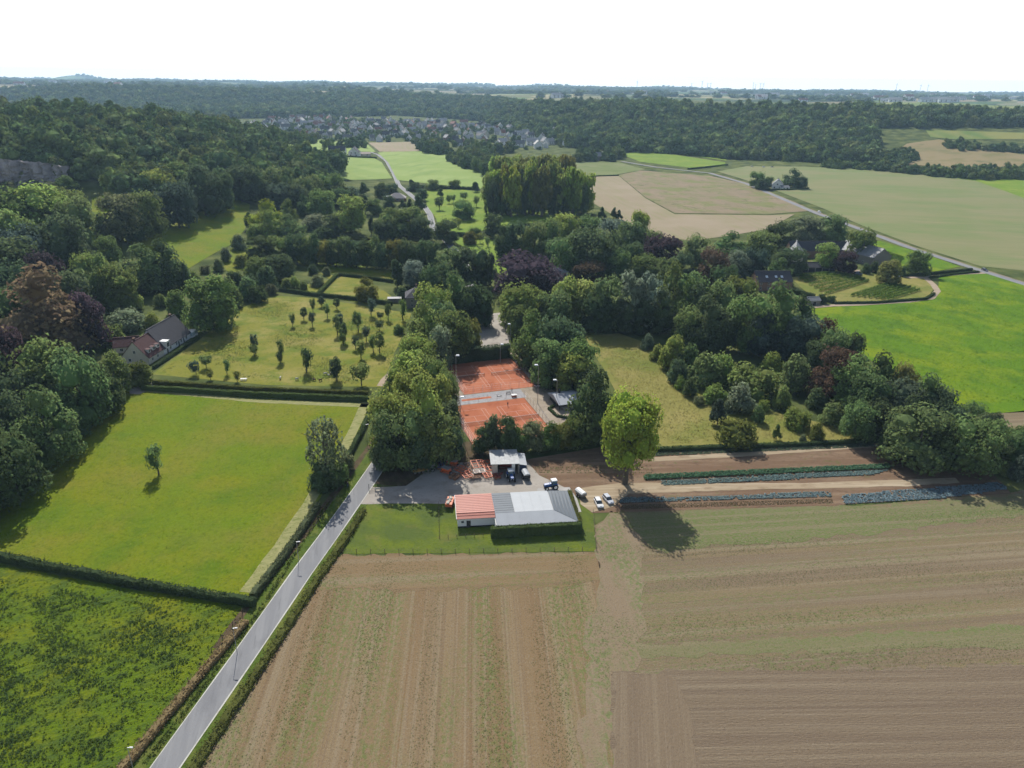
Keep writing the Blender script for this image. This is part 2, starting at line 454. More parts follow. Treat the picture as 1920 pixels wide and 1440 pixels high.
G_LAWN = ground_mat('lawn', (0.095, 0.128, 0.034), [
    ((0.135, 0.17, 0.03), (0.09, 0.12, 30), 0.44, 0.62, 4), ((0.19, 0.17, 0.06), (0.2, 0.16, 0), 0.56, 0.75, 5, 0.7), ((0.045, 0.085, 0.012), (1.2, 1.2, 0), 0.54, 0.76, 3, 0.6)], (1.5, 1.5, 0, 0.15))
G_VALLEY = ground_mat('valley grass', (0.24, 0.32, 0.095), [((0.28, 0.35, 0.12), (0.012, 0.02, 0), 0.45, 0.6), ((0.20, 0.28, 0.08), (0.05, 0.01, 15), 0.52, 0.68)])
G_VALLEY2 = ground_mat('orchard valley grass', (0.16, 0.24, 0.035), [((0.22, 0.28, 0.05), (0.03, 0.03, 0), 0.45, 0.65, 4), ((0.10, 0.16, 0.03), (0.2, 0.2, 0), 0.52, 0.7, 4, 0.7)])
G_SAGE = ground_mat('sage stubble', (0.225, 0.225, 0.11), [
    ((0.175, 0.215, 0.085), (0.008, 0.012, 20), 0.44, 0.6, 4), ((0.26, 0.24, 0.135), (0.012, 0.09, 12), 0.5, 0.68, 4, 0.7), ((0.18, 0.19, 0.10), (0.02, 0.5, 12), 0.5, 0.7, 3, 0.5)])
G_TAN = ground_mat('pale tilled soil', (0.30, 0.245, 0.165), [((0.27, 0.245, 0.14), (0.25, 0.01, -10), 0.45, 0.62), ((0.33, 0.27, 0.19), (0.012, 0.015, 0), 0.5, 0.65)])
G_TAN2 = ground_mat('fallow weeds', (0.24, 0.195, 0.125), [((0.19, 0.195, 0.08), (0.03, 0.04, 20), 0.45, 0.58, 5), ((0.27, 0.21, 0.145), (0.05, 0.02, 0), 0.5, 0.65, 5), ((0.12, 0.13, 0.055), (0.09, 0.12, 0), 0.58, 0.7, 4, 0.8)])
G_OLIVE = ground_mat('olive field', (0.16, 0.19, 0.07), [((0.20, 0.21, 0.10), (0.01, 0.03, 0), 0.45, 0.65), ((0.13, 0.17, 0.05), (0.05, 0.05, 0), 0.5, 0.7)])
G_DRY = ground_mat('dry hillside', (0.27, 0.215, 0.115), [((0.20, 0.18, 0.08), (0.015, 0.02, 0), 0.48, 0.64, 5), ((0.12, 0.13, 0.05), (0.03, 0.03, 0), 0.6, 0.72, 4, 0.8)])
G_FIELD_L = ground_mat('tilled field rows', (0.226, 0.160, 0.092), [
    ((0.262, 0.204, 0.126), (0.20, 0.004, -3), 0.44, 0.60, 2, 0.8), ((0.195, 0.130, 0.072), (0.33, 0.003, -3), 0.50, 0.62, 2, 0.55), ((0.275, 0.220, 0.148), (1.1, 0.006, -3), 0.53, 0.64, 2, 0.6), ((0.180, 0.128, 0.082), (1.7, 0.010, -3), 0.53, 0.66, 2, 0.5),
    ((0.120, 0.165, 0.050), (1.5, 0.9, -3), 0.42, 0.62, 4, 0.72, (0.10, 0.012, -3, 0.44, 0.56)), ((0.30, 0.25, 0.18), (3.2, 2.2, 0), 0.56, 0.72, 3, 0.6), ((0.14, 0.10, 0.068), (3.6, 2.8, 0), 0.55, 0.72, 3, 0.65)], (3.4, 1.6, -3, 0.13))
G_HEAD = ground_mat('tilled headland', (0.228, 0.164, 0.094), [
    ((0.262, 0.208, 0.136), (0.006, 0.22, -5), 0.46, 0.6, 2, 0.8), ((0.185, 0.132, 0.085), (0.005, 0.5, -5), 0.52, 0.64, 2, 0.5), ((0.12, 0.165, 0.05), (1.2, 1.6, -5), 0.46, 0.66, 4, 0.65, (0.025, 0.13, -5, 0.42, 0.58)), ((0.14, 0.10, 0.068), (3.2, 3.2, 0), 0.55, 0.72, 3, 0.6)], (1.6, 3.2, -5, 0.12))
G_FIELD_R = ground_mat('tilled cross rows', (0.218, 0.170, 0.102), [
    ((0.190, 0.145, 0.098), (0.004, 0.16, -7), 0.45, 0.60, 2, 0.8), ((0.275, 0.228, 0.155), (0.004, 0.42, -7), 0.52, 0.64, 2, 0.6), ((0.175, 0.133, 0.09), (0.006, 0.95, -7), 0.53, 0.65, 2, 0.55),
    ((0.130, 0.165, 0.058), (0.7, 1.7, -7), 0.44, 0.64, 4, 0.62, (0.010, 0.13, -7, 0.43, 0.57)), ((0.29, 0.24, 0.165), (2.4, 3.4, 0), 0.56, 0.72, 3, 0.6), ((0.135, 0.10, 0.07), (2.4, 3.6, -7), 0.55, 0.72, 3, 0.65)], (1.6, 3.2, -7, 0.13))
G_TRACK = ground_mat('weedy tractor track', (0.245, 0.190, 0.128), [((0.275, 0.222, 0.152), (0.4, 0.02, -2), 0.5, 0.66, 3, 0.8), ((0.125, 0.175, 0.058), (1.2, 0.9, -2), 0.42, 0.62, 4, 0.7, (0.16, 0.035, -2, 0.42, 0.58)), ((0.15, 0.11, 0.075), (3, 3, 0), 0.55, 0.72, 3, 0.6)], (2.5, 2.5, 0, 0.1))
G_BROWN = ground_mat('fresh harrowed soil', (0.185, 0.142, 0.098), [
    ((0.235, 0.188, 0.13), (0.005, 0.9, -2), 0.48, 0.64, 2, 0.7), ((0.150, 0.112, 0.08), (0.006, 0.4, -2), 0.50, 0.66, 2, 0.6), ((0.28, 0.23, 0.165), (0.02, 2.2, -2), 0.58, 0.7, 3, 0.6), ((0.12, 0.09, 0.065), (2.2, 3.4, 0), 0.54, 0.72, 3, 0.65), ((0.29, 0.24, 0.175), (3, 3, 0), 0.58, 0.72, 3, 0.5)], (0.8, 3.2, -2, 0.2))
G_BROWN2 = ground_mat('harrowed headland', (0.198, 0.152, 0.104), [((0.235, 0.188, 0.13), (0.9, 0.006, 8), 0.48, 0.64, 2, 0.7), ((0.160, 0.120, 0.085), (0.45, 0.006, 8), 0.5, 0.66, 2, 0.5), ((0.27, 0.22, 0.16), (2.2, 0.03, 8), 0.58, 0.7, 3, 0.55), ((0.12, 0.09, 0.065), (3.2, 2.4, 0), 0.54, 0.72, 3, 0.65), ((0.29, 0.24, 0.175), (3, 3, 0), 0.58, 0.72, 3, 0.45)], (3.2, 1.0, 8, 0.15))
G_SOIL = ground_mat('garden soil', (0.175, 0.115, 0.075), [((0.24, 0.17, 0.115), (0.03, 0.35, -4), 0.46, 0.62, 4), ((0.13, 0.085, 0.058), (0.5, 0.8, 0), 0.52, 0.7, 4, 0.7), ((0.10, 0.13, 0.04), (0.3, 0.4, 0), 0.6, 0.72, 4, 0.5)], (1.6, 2.5, -4, 0.12))
G_DIRT = ground_mat('dusty track', (0.36, 0.285, 0.195), [((0.46, 0.385, 0.28), (0.02, 0.8, -3), 0.48, 0.64, 4), ((0.25, 0.185, 0.12), (0.2, 0.5, -3), 0.52, 0.7, 4, 0.8)], (2, 2, 0, 0.08))
G_YARD = ground_mat('worn yard paving', (0.37, 0.335, 0.29), [((0.43, 0.39, 0.34), (0.06, 0.14, 5), 0.44, 0.62, 5), ((0.24, 0.205, 0.17), (0.15, 0.2, 0), 0.54, 0.72, 5, 0.8), ((0.20, 0.17, 0.14), (1.2, 1.2, 0), 0.6, 0.75, 4, 0.6)], (3, 3, 0, 0.03), 0.85)
G_ASPH = ground_mat('worn asphalt', (0.232, 0.232, 0.236), [((0.275, 0.275, 0.275), (0.5, 0.03, -11), 0.44, 0.62, 4), ((0.195, 0.195, 0.20), (0.25, 0.10, -11), 0.54, 0.7, 5, 0.7), ((0.17, 0.17, 0.172), (1.1, 0.09, -11), 0.6, 0.68, 3, 0.55), ((0.30, 0.285, 0.25), (0.9, 0.5, 0), 0.62, 0.74, 4, 0.5)], (6, 6, 0, 0.01), 0.8)
G_EDGE = ground_mat('pale kerb band', (0.56, 0.55, 0.49), [((0.44, 0.42, 0.36), (0.8, 0.8, 0), 0.5, 0.7, 4)], None, 0.8)
G_CONC = ground_mat('old concrete', (0.40, 0.385, 0.36), [((0.47, 0.455, 0.43), (0.2, 0.2, 0), 0.45, 0.65, 4), ((0.30, 0.28, 0.26), (0.5, 0.5, 0), 0.58, 0.75, 4, 0.7)], (3, 3, 0, 0.02), 0.85)
G_GRAVEL = ground_mat('court gravel', (0.33, 0.275, 0.21), [((0.40, 0.34, 0.27), (0.2, 0.2, 0), 0.45, 0.65, 4), ((0.22, 0.18, 0.14), (0.5, 0.5, 0), 0.56, 0.72, 4, 0.7)], (3, 3, 0, 0.03))
G_VERGE = ground_mat('verge grass', (0.085, 0.125, 0.025), [((0.15, 0.165, 0.045), (0.3, 0.15, -20), 0.45, 0.65, 4), ((0.045, 0.075, 0.015), (0.5, 0.5, 0), 0.52, 0.7, 4, 0.8)], (1.3, 1.3, 0, 0.25))
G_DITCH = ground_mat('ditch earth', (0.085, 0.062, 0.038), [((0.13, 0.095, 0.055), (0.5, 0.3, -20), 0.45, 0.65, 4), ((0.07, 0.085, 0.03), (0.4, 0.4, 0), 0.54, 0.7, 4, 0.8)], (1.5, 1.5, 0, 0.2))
G_PATH = ground_mat('sandy path', (0.40, 0.32, 0.24), [((0.30, 0.25, 0.17), (0.3, 0.3, 0), 0.48, 0.68, 4)], (2, 2, 0, 0.05))
G_CLAY = ground_mat('red clay', (0.40, 0.145, 0.082), [((0.46, 0.18, 0.105), (0.06, 0.09, 18), 0.44, 0.62, 4), ((0.33, 0.10, 0.05), (0.2, 0.15, 18), 0.54, 0.7, 5, 0.7), ((0.42, 0.17, 0.10), (0.05, 0.6, 18), 0.55, 0.7, 3, 0.5)], None, 0.95)
G_FARGREEN = ground_mat('plateau field', (0.17, 0.22, 0.06), [((0.24, 0.24, 0.08), (0.003, 0.01, 5), 0.45, 0.6), ((0.13, 0.19, 0.05), (0.01, 0.004, 0), 0.5, 0.62)])
G_FARTAN = ground_mat('plateau stubble', (0.30, 0.24, 0.14), [((0.24, 0.21, 0.11), (0.004, 0.01, 5), 0.45, 0.6)])

# foreground
sheet('meadow', [(255, 726), (480, 748), (690, 757), (690, 790), (600, 935), (470, 1118), (240, 1088), (0, 1038), (-160, 1010), (-300, 940), (-100, 800), (100, 730)], G_MEADOW, 0.02, 0.3, label='bright green mown meadow beside the road')
sheet('pasture', [(-300, 1010), (0, 1058), (250, 1105), (478, 1140), (465, 1170), (240, 1450), (170, 1560), (-300, 1560)], G_ROUGH, 0.02, 0.3, label='tussocky rough pasture below the meadow hedge')
strip('mown_strip', [(473, 1112), (535, 1026), (588, 946), (606, 915)], 3.4, G_HAY, 0.05, side=1.6, world=False, wob=0.25, label='pale strip of mown hay along the meadow hedge')
strip('mown_strip', [(655, 845), (690, 770), (696, 755)], 3.6, G_HAY, 0.05, side=1.9, world=False, wob=0.25, label='short pale mown strip at the upper meadow corner')
sheet('hay_edge', [(255, 727), (480, 749), (692, 757), (688, 764), (480, 755), (265, 734)], G_HAY, 0.05, 0.2, label='thin pale mown edge under the double hedge')
sheet('ploughed_field', [(310, 1490), (470, 1290), (634, 1043), (880, 1040), (1119, 1035), (1135, 1120), (1150, 1260), (1150, 1480), (1150, 1600), (240, 1600)], G_FIELD_L, 0.02, 0.3, label='brown tilled field with rows running away from view')
sheet('headland', [(636, 1043), (880, 1040), (1119, 1035), (1128, 1088), (1000, 1102), (760, 1108), (598, 1100)], G_HEAD, 0.04, 1.2, step=2.5, label='turned headland at the top of the tilled field')
sheet('ploughed_field', [(1119, 1035), (1113, 985), (1160, 960), (1400, 952), (1560, 946), (1600, 950), (1890, 924), (1960, 912), (2200, 1000), (2300, 1340), (1925, 1285), (1150, 1300), (1135, 1120)], G_FIELD_R, 0.02, 0.2, label='brown and green striped field with rows running across')
G_GREENBAND = ground_mat('weed-green tilth', (0.205, 0.180, 0.105), [((0.125, 0.170, 0.055), (0.9, 1.6, -7), 0.36, 0.60, 4, 0.8, (0.006, 0.10, -7, 0.36, 0.56)), ((0.25, 0.205, 0.135), (0.005, 0.5, -7), 0.53, 0.66, 2, 0.5), ((0.09, 0.135, 0.038), (2.2, 3.0, 0), 0.55, 0.7, 3, 0.6), ((0.13, 0.10, 0.065), (3, 3, 0), 0.58, 0.74, 3, 0.5)], (1.6, 3.0, -7, 0.13))
sheet('green_headland', [(1165, 962), (1400, 954), (1560, 948), (1600, 952), (1880, 928), (1960, 916), (2150, 960), (1930, 968), (1600, 1004), (1400, 1020), (1250, 1034), (1200, 1010)], G_GREENBAND, 0.035, 1.2, step=2.6, label='greenish weedy band along the vegetable plots')
sheet('green_headland', [(1170, 1208), (1500, 1196), (1950, 1170), (2150, 1180), (2150, 1215), (1940, 1212), (1500, 1222), (1165, 1236)], G_GREENBAND, 0.035, 1.0, step=2.6, label='greenish weedy band above the dark harrowed field')
sheet('weedy_track', [(1119, 1037), (1113, 985), (1145, 962), (1185, 985), (1205, 1040), (1205, 1150), (1200, 1255), (1150, 1262), (1152, 1500), (1085, 1500), (1100, 1200), (1128, 1090)], G_TRACK, 0.05, 1.3, step=2.6, label='weedy tractor track between the two tilled fields')
sheet('harrowed_field', [(1148, 1262), (1500, 1254), (1925, 1246), (2300, 1300), (2300, 1600), (1150, 1600)], G_BROWN, 0.06, 0.9, step=2.2, label='dark brown freshly harrowed field')
sheet('harrowed_headland', [(1150, 1264), (1255, 1261), (1285, 1300), (1302, 1370), (1318, 1460), (1325, 1600), (1150, 1600)], G_BROWN2, 0.08, 0.9, step=2.2, label='harrowed strip with rows running away from view')
# the road
ROAD = [(-60.6, 78), (-59.0, 89.5), (-54.4, 117), (-50.2, 143.5), (-47.2, 160), (-43.2, 184), (-40.1, 204), (-38.5, 215), (-36, 235), (-34, 270), (-32, 320), (-27, 365), (-25, 420), (-34, 480), (-56, 560)]
_far = [P(812, 428), P(806, 402), P(795, 386), P(770, 366), P(748, 348), P(738, 325), P(725, 303), P(708, 290), P(690, 284), P(660, 280)]
ROAD_ALL = ROAD + [(p.x, p.y) for p in _far]
road = strip('road', ROAD_ALL, 5.0, G_ASPH, 0.07, wob=0.06, label='narrow grey asphalt lane with pale edges')
for s in (-1, 1):
    strip('edge_band', ROAD_ALL, 0.26, G_EDGE, 0.085, side=s * 2.5, parent=road, wob=0.04)
strip('verge', ROAD[:9], 4.2, G_VERGE, 0.045, side=4.4, wob=0.3, label='grassy verge with ditch side of the lane')
strip('ditch', ROAD[2:8], 2.2, G_DITCH, 0.06, side=6.8, wob=0.4, label='dark earth ditch between lane and meadow hedge')
strip('verge', ROAD[:8], 2.2, G_VERGE, 0.045, side=-3.6, wob=0.3, label='grassy verge on the field side of the lane')
# farm yard and garden
sheet('yard', [(655, 945), (664, 925), (692, 914), (760, 912), (800, 882), (850, 868), (985, 862), (1010, 892), (1040, 905), (1066, 918), (1070, 924), (1000, 930), (860, 945), (760, 945), (690, 945)], G_YARD, 0.06, 0.25, label='beige paved farm yard in front of the machine shed')
sheet('concrete_apron', [(1008, 916), (1068, 914), (1082, 936), (1090, 960), (1083, 962), (1070, 930), (1005, 926)], G_CONC, 0.10, 0.05, label='pale concrete apron behind the barn')
sheet('lawn', [(690, 943), (760, 942), (855, 942), (1085, 942), (1110, 938), (1118, 1033), (880, 1037), (641, 1039), (662, 990)], G_LAWN, 0.045, 0.15, label='grass plot round the barn')
sheet('garden_soil', [(985, 862), (1130, 838), (1240, 840), (1640, 826), (1700, 850), (1790, 860), (1850, 875), (1895, 925), (1560, 948), (1160, 960), (1110, 962), (1085, 935), (1068, 920), (1010, 895)], G_SOIL, 0.05, 0.2, label='brown soil of the vegetable garden')
sheet('dust_track', [(1080, 916), (1170, 905), (1300, 906), (1500, 906), (1700, 900), (1790, 895), (1800, 905), (1700, 912), (1400, 919), (1180, 926), (1150, 950), (1110, 962), (1090, 945)], G_DIRT, 0.09, 0.3, label='pale dusty track through the vegetable plots')
sheet('dust_path', [(1220, 858), (1640, 834), (1650, 838), (1400, 856), (1225, 866)], G_DIRT, 0.09, 0.25, label='pale dry path along the back of the plots')
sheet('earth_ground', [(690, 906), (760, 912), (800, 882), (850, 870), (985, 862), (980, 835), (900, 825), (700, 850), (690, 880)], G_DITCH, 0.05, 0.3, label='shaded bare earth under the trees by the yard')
sheet('golden_meadow', [(1095, 630), (1160, 625), (1230, 650), (1290, 720), (1400, 760), (1570, 800), (1640, 826), (1240, 836), (1170, 760), (1130, 690)], G_GOLD, 0.03, 0.3, label='dry golden meadow with scattered bushes')
sheet('orchard_meadow', [(285, 702), (370, 640), (440, 585), (500, 553), (600, 560), (772, 588), (745, 650), (714, 726), (500, 722)], G_ORCH, 0.03, 0.3, label='dry yellow-green orchard meadow with young fruit trees')
sheet('clover_field', [(1515, 580), (1600, 572), (1700, 568), (1752, 556), (1760, 540), (1760, 518), (1850, 512), (1940, 535), (2300, 620), (2300, 790), (1930, 772), (1860, 776), (1780, 760), (1650, 690)], G_BRIGHT, 0.03, 0.4, label='vivid green clover field beside the farm drive')
sheet('stubble_field', [(1850, 778), (1935, 768), (2200, 800), (2200, 850), (1925, 818), (1890, 800)], G_FIELD_R, 0.03, 0.3, label='small pale stubble field at the picture edge')
strip('sandy_path', [(712, 724), (722, 712), (740, 690)], 3.0, G_PATH, 0.05, world=False, wob=0.3, label='short sandy path beside the orchard hedge')
sheet('house_drive', [(243, 722), (262, 708), (290, 712), (288, 726), (262, 740), (245, 738)], G_YARD, 0.05, 0.3, label='grey drive below the white house')
sheet('car_park', [(895, 660), (902, 606), (920, 588), (938, 586), (948, 600), (962, 622), (955, 640), (962, 660)], G_YARD, 0.05, 0.3, label='gravel car park behind the tennis courts')
strip('car_park_lane', [(952, 655), (985, 675), (1012, 700), (1030, 722)], 4.0, G_PATH, 0.055, world=False, wob=0.3, label='gravel lane running down beside the courts')
sheet('side_lawn', [(505, 545), (560, 545), (600, 556), (700, 572), (735, 556), (720, 545), (640, 525), (590, 500), (555, 488), (735, 512), (740, 525), (600, 512), (620, 525)], G_ORCH, 0.05, 0.3, label='garden grass between clipped hedges')
sheet('garden_lawn', [(598, 552), (640, 518), (690, 522), (700, 562), (660, 558)], G_ORCH, 0.08, 0.1, label='square garden lawn inside a clipped hedge')
sheet('shaded_lawn', [(555, 486), (640, 492), (735, 508), (735, 520), (640, 508), (560, 497)], G_MEADOW, 0.06, 0.2, label='narrow lawn below the tall tree row')
# slopes and the valley
sheet('slope_meadow', [(232, 452), (300, 432), (390, 392), (440, 372), (470, 384), (460, 430), (440, 455), (395, 480), (352, 505), (310, 500), (270, 470)], G_MEADOW, 0.10, 0.5, label='sunlit meadow on the wooded hillside')
sheet('slope_meadow', [(400, 500), (440, 460), (472, 462), (480, 495), (440, 512)], G_MEADOW, 0.10, 0.4, label='small green clearing beside the hillside meadow')
sheet('slope_meadow', [(165, 440), (172, 372), (205, 362), (200, 420), (195, 445)], G_MEADOW, 0.10, 0.4, label='narrow green gap in the hillside wood')
sheet('valley_field', [(520, 268), (600, 262), (690, 272), (704, 285), (660, 290), (620, 288), (560, 285)], G_VALLEY, 0.1, label='light green valley field this side of the village')
sheet('valley_field', [(560, 290), (620, 292), (700, 296), (716, 305), (735, 335), (640, 338), (600, 318)], G_VALLEY, 0.1, label='light green valley field below the lone farmstead')
sheet('valley_field', [(708, 287), (730, 283), (850, 284), (845, 300), (880, 318), (930, 330), (900, 355), (745, 338), (728, 305)], G_VALLEY, 0.1, label='large light green valley field beside the lane')
sheet('strip_field', [(690, 268), (790, 266), (785, 284), (712, 285)], G_TAN, 0.15, label='striped tan and green plots by the village')
sheet('valley_meadow', [(795, 358), (860, 355), (900, 360), (930, 380), (1000, 395), (1100, 405), (1040, 415), (930, 425), (880, 440), (830, 440), (818, 410), (800, 385)], G_VALLEY2, 0.1, 0.6, label='green valley meadow dotted with trees')
sheet('valley_meadow', [(830, 440), (900, 440), (940, 460), (965, 490), (920, 530), (900, 520), (880, 470)], G_VALLEY2, 0.1, 0.6, label='narrow green meadow between two tree masses')
sheet('tan_field', [(1088, 332), (1160, 330), (1210, 372), (1265, 402), (1440, 404), (1490, 402), (1440, 430), (1380, 440), (1300, 452), (1240, 445), (1160, 410), (1110, 380)], G_TAN, 0.1, label='pale tan tilled field')
sheet('fallow_field', [(1160, 329), (1200, 320), (1330, 330), (1420, 350), (1515, 396), (1440, 402), (1265, 400), (1210, 370)], G_TAN2, 0.1, label='weedy brown fallow field along the valley road')
sheet('olive_field', [(1075, 305), (1160, 305), (1210, 318), (1155, 328), (1080, 332)], G_OLIVE, 0.1, label='dull green field behind the poplar plantation')
sheet('valley_field', [(1165, 290), (1210, 282), (1360, 305), (1360, 312), (1300, 316), (1200, 304)], G_VALLEY2, 0.1, label='green field at the foot of the wooded ridge')
sheet('valley_field', [(1215, 280), (1290, 278), (1362, 290), (1362, 302)], G_VALLEY2, 0.12, label='upper green field under the wooded ridge')
sheet('sage_field', [(1345, 322), (1400, 312), (1500, 313), (1640, 318), (1700, 322), (1760, 330), (1830, 338), (1925, 372), (2200, 420), (2200, 560), (1925, 508), (1840, 500), (1720, 462), (1620, 425), (1545, 392), (1430, 348)], G_SAGE, 0.1, label='broad grey-green stubble field right of the valley road')
sheet('ridge_field', [(1760, 330), (1830, 334), (1925, 332), (2200, 350), (2200, 430), (1925, 374), (1830, 340)], G_VALLEY2, 0.14, label='green field beyond the broad stubble field')
sheet('dry_slope', [(1640, 304), (1700, 270), (1760, 262), (1850, 280), (1930, 292), (2200, 300), (2200, 340), (1925, 326), (1830, 322), (1740, 312)], G_DRY, 0.25, label='dry tan hillside between dark hedges')
sheet('hilltop_field', [(1735, 244), (1925, 250), (2200, 258), (2200, 276), (1925, 262), (1790, 262), (1745, 258)], G_FARGREEN, 0.3, label='yellow-green field on top of the dry hill')
VROAD = [P(*p) for p in [(1165, 303), (1230, 314), (1330, 325), (1400, 345), (1450, 366), (1530, 400), (1620, 433), (1700, 463), (1780, 489), (1850, 511), (1930, 536), (2080, 580)]]
VR = [(p.x, p.y) for p in VROAD]
vroad = strip('valley_road', VR, 6.0, G_ASPH, 0.12, label='grey valley road running past the farm')
strip('road_verge', VR, 2.0, G_TAN2, 0.10, side=4.0, parent=vroad, wob=0.4)
DRIVE = [(1850, 512), (1800, 514), (1745, 519), (1735, 521), (1750, 534), (1758, 546), (1745, 560), (1700, 566), (1620, 571), (1560, 573), (1525, 576)]
strip('farm_drive', DRIVE, 3.6, G_PATH, 0.10, world=False, wob=0.15, label='pale curving drive to the farm')
strip('farm_track', [(1735, 521), (1700, 520), (1650, 508), (1600, 508), (1560, 512)], 5.0, G_PATH, 0.11, world=False, wob=0.4, label='pale farm yard track above the vineyard')
sheet('vineyard_grass', [(1480, 520), (1600, 508), (1640, 515), (1735, 522), (1752, 540), (1740, 558), (1640, 566), (1560, 566), (1520, 555)], G_GOLD, 0.06, 0.3, label='yellow-green grass round the vineyard')
sheet('roadside_garden', [(1620, 452), (1650, 452), (1730, 475), (1800, 500), (1740, 512), (1690, 505), (1640, 480)], G_BRIGHT, 0.06, 0.3, label='green plots between farm and valley road')
# far plateau fields
sheet('plateau_field', [(1640, 198), (1720, 192), (1850, 197), (1925, 202), (1890, 206), (1700, 203)], G_FARGREEN, 1.0, label='light green field on the far plateau')
sheet('plateau_field', [(690, 201), (760, 198), (850, 192), (960, 190), (930, 196), (800, 203), (720, 206)], G_FARTAN, 1.0, label='tan field strip above the village wood')
sheet('plateau_field', [(480, 176), (560, 170), (620, 172), (600, 178), (520, 182)], G_FARTAN, 1.0, label='pale field on the far wooded ridge')
sheet('valley_tan_field', [(400, 250), (470, 246), (510, 262), (520, 272), (480, 268), (430, 262)], G_TAN, 0.2, label='tan field behind the wooded hill')
sheet('tennis_ground', [(845, 690), (955, 668), (1000, 700), (1035, 730), (1075, 760), (1060, 790), (1045, 805), (890, 838), (862, 800)], G_GRAVEL, 0.03, 0.1, label='concrete and gravel ground round the courts')
# ------------------------------------------------------------------ tree models (unit height, unit width)
def ico(sub=1):
    import bmesh
    bm = bmesh.new(); bmesh.ops.create_icosphere(bm, subdivisions=sub, radius=1.0)
    V = np.array([v.co[:] for v in bm.verts]); Fc = np.array([[v.index for v in f.verts] for f in bm.faces]); bm.free()
    return V, Fc
ICO1 = ico(1); ICO2 = ico(2)

def leaf_quads(C, Nrm, size, rng, spread=0.7, aspect=0.75):
    """one small leaf spray for each point C, facing roughly along Nrm"""
    n = len(C)
    nn = Nrm + rng.normal(0, spread, (n, 3)); nn /= np.linalg.norm(nn, axis=1, keepdims=True) + 1e-9
    t = rng.normal(0, 1, (n, 3)); t -= nn * np.sum(t * nn, 1, keepdims=True); t /= np.linalg.norm(t, axis=1, keepdims=True) + 1e-9
    b = np.cross(nn, t)
    s = (size * rng.uniform(0.6, 1.35, (n, 1))) if np.isscalar(size) else size[:, None] * rng.uniform(0.6, 1.35, (n, 1))
    t = t * s * 0.5; b = b * s * 0.5 * aspect
    k = nn * s * 0.16
    V = np.stack([C - t - b * 0.55 - k, C + t * 0.2 - b + k, C + t - k, C - t * 0.1 + b + k], 1).reshape(-1, 3)
    Fq = np.arange(4 * n).reshape(n, 4)
    return V, Fq

def sphere_dirs(n, rng):
    d = rng.normal(0, 1, (n, 3)); return d / np.linalg.norm(d, axis=1, keepdims=True)

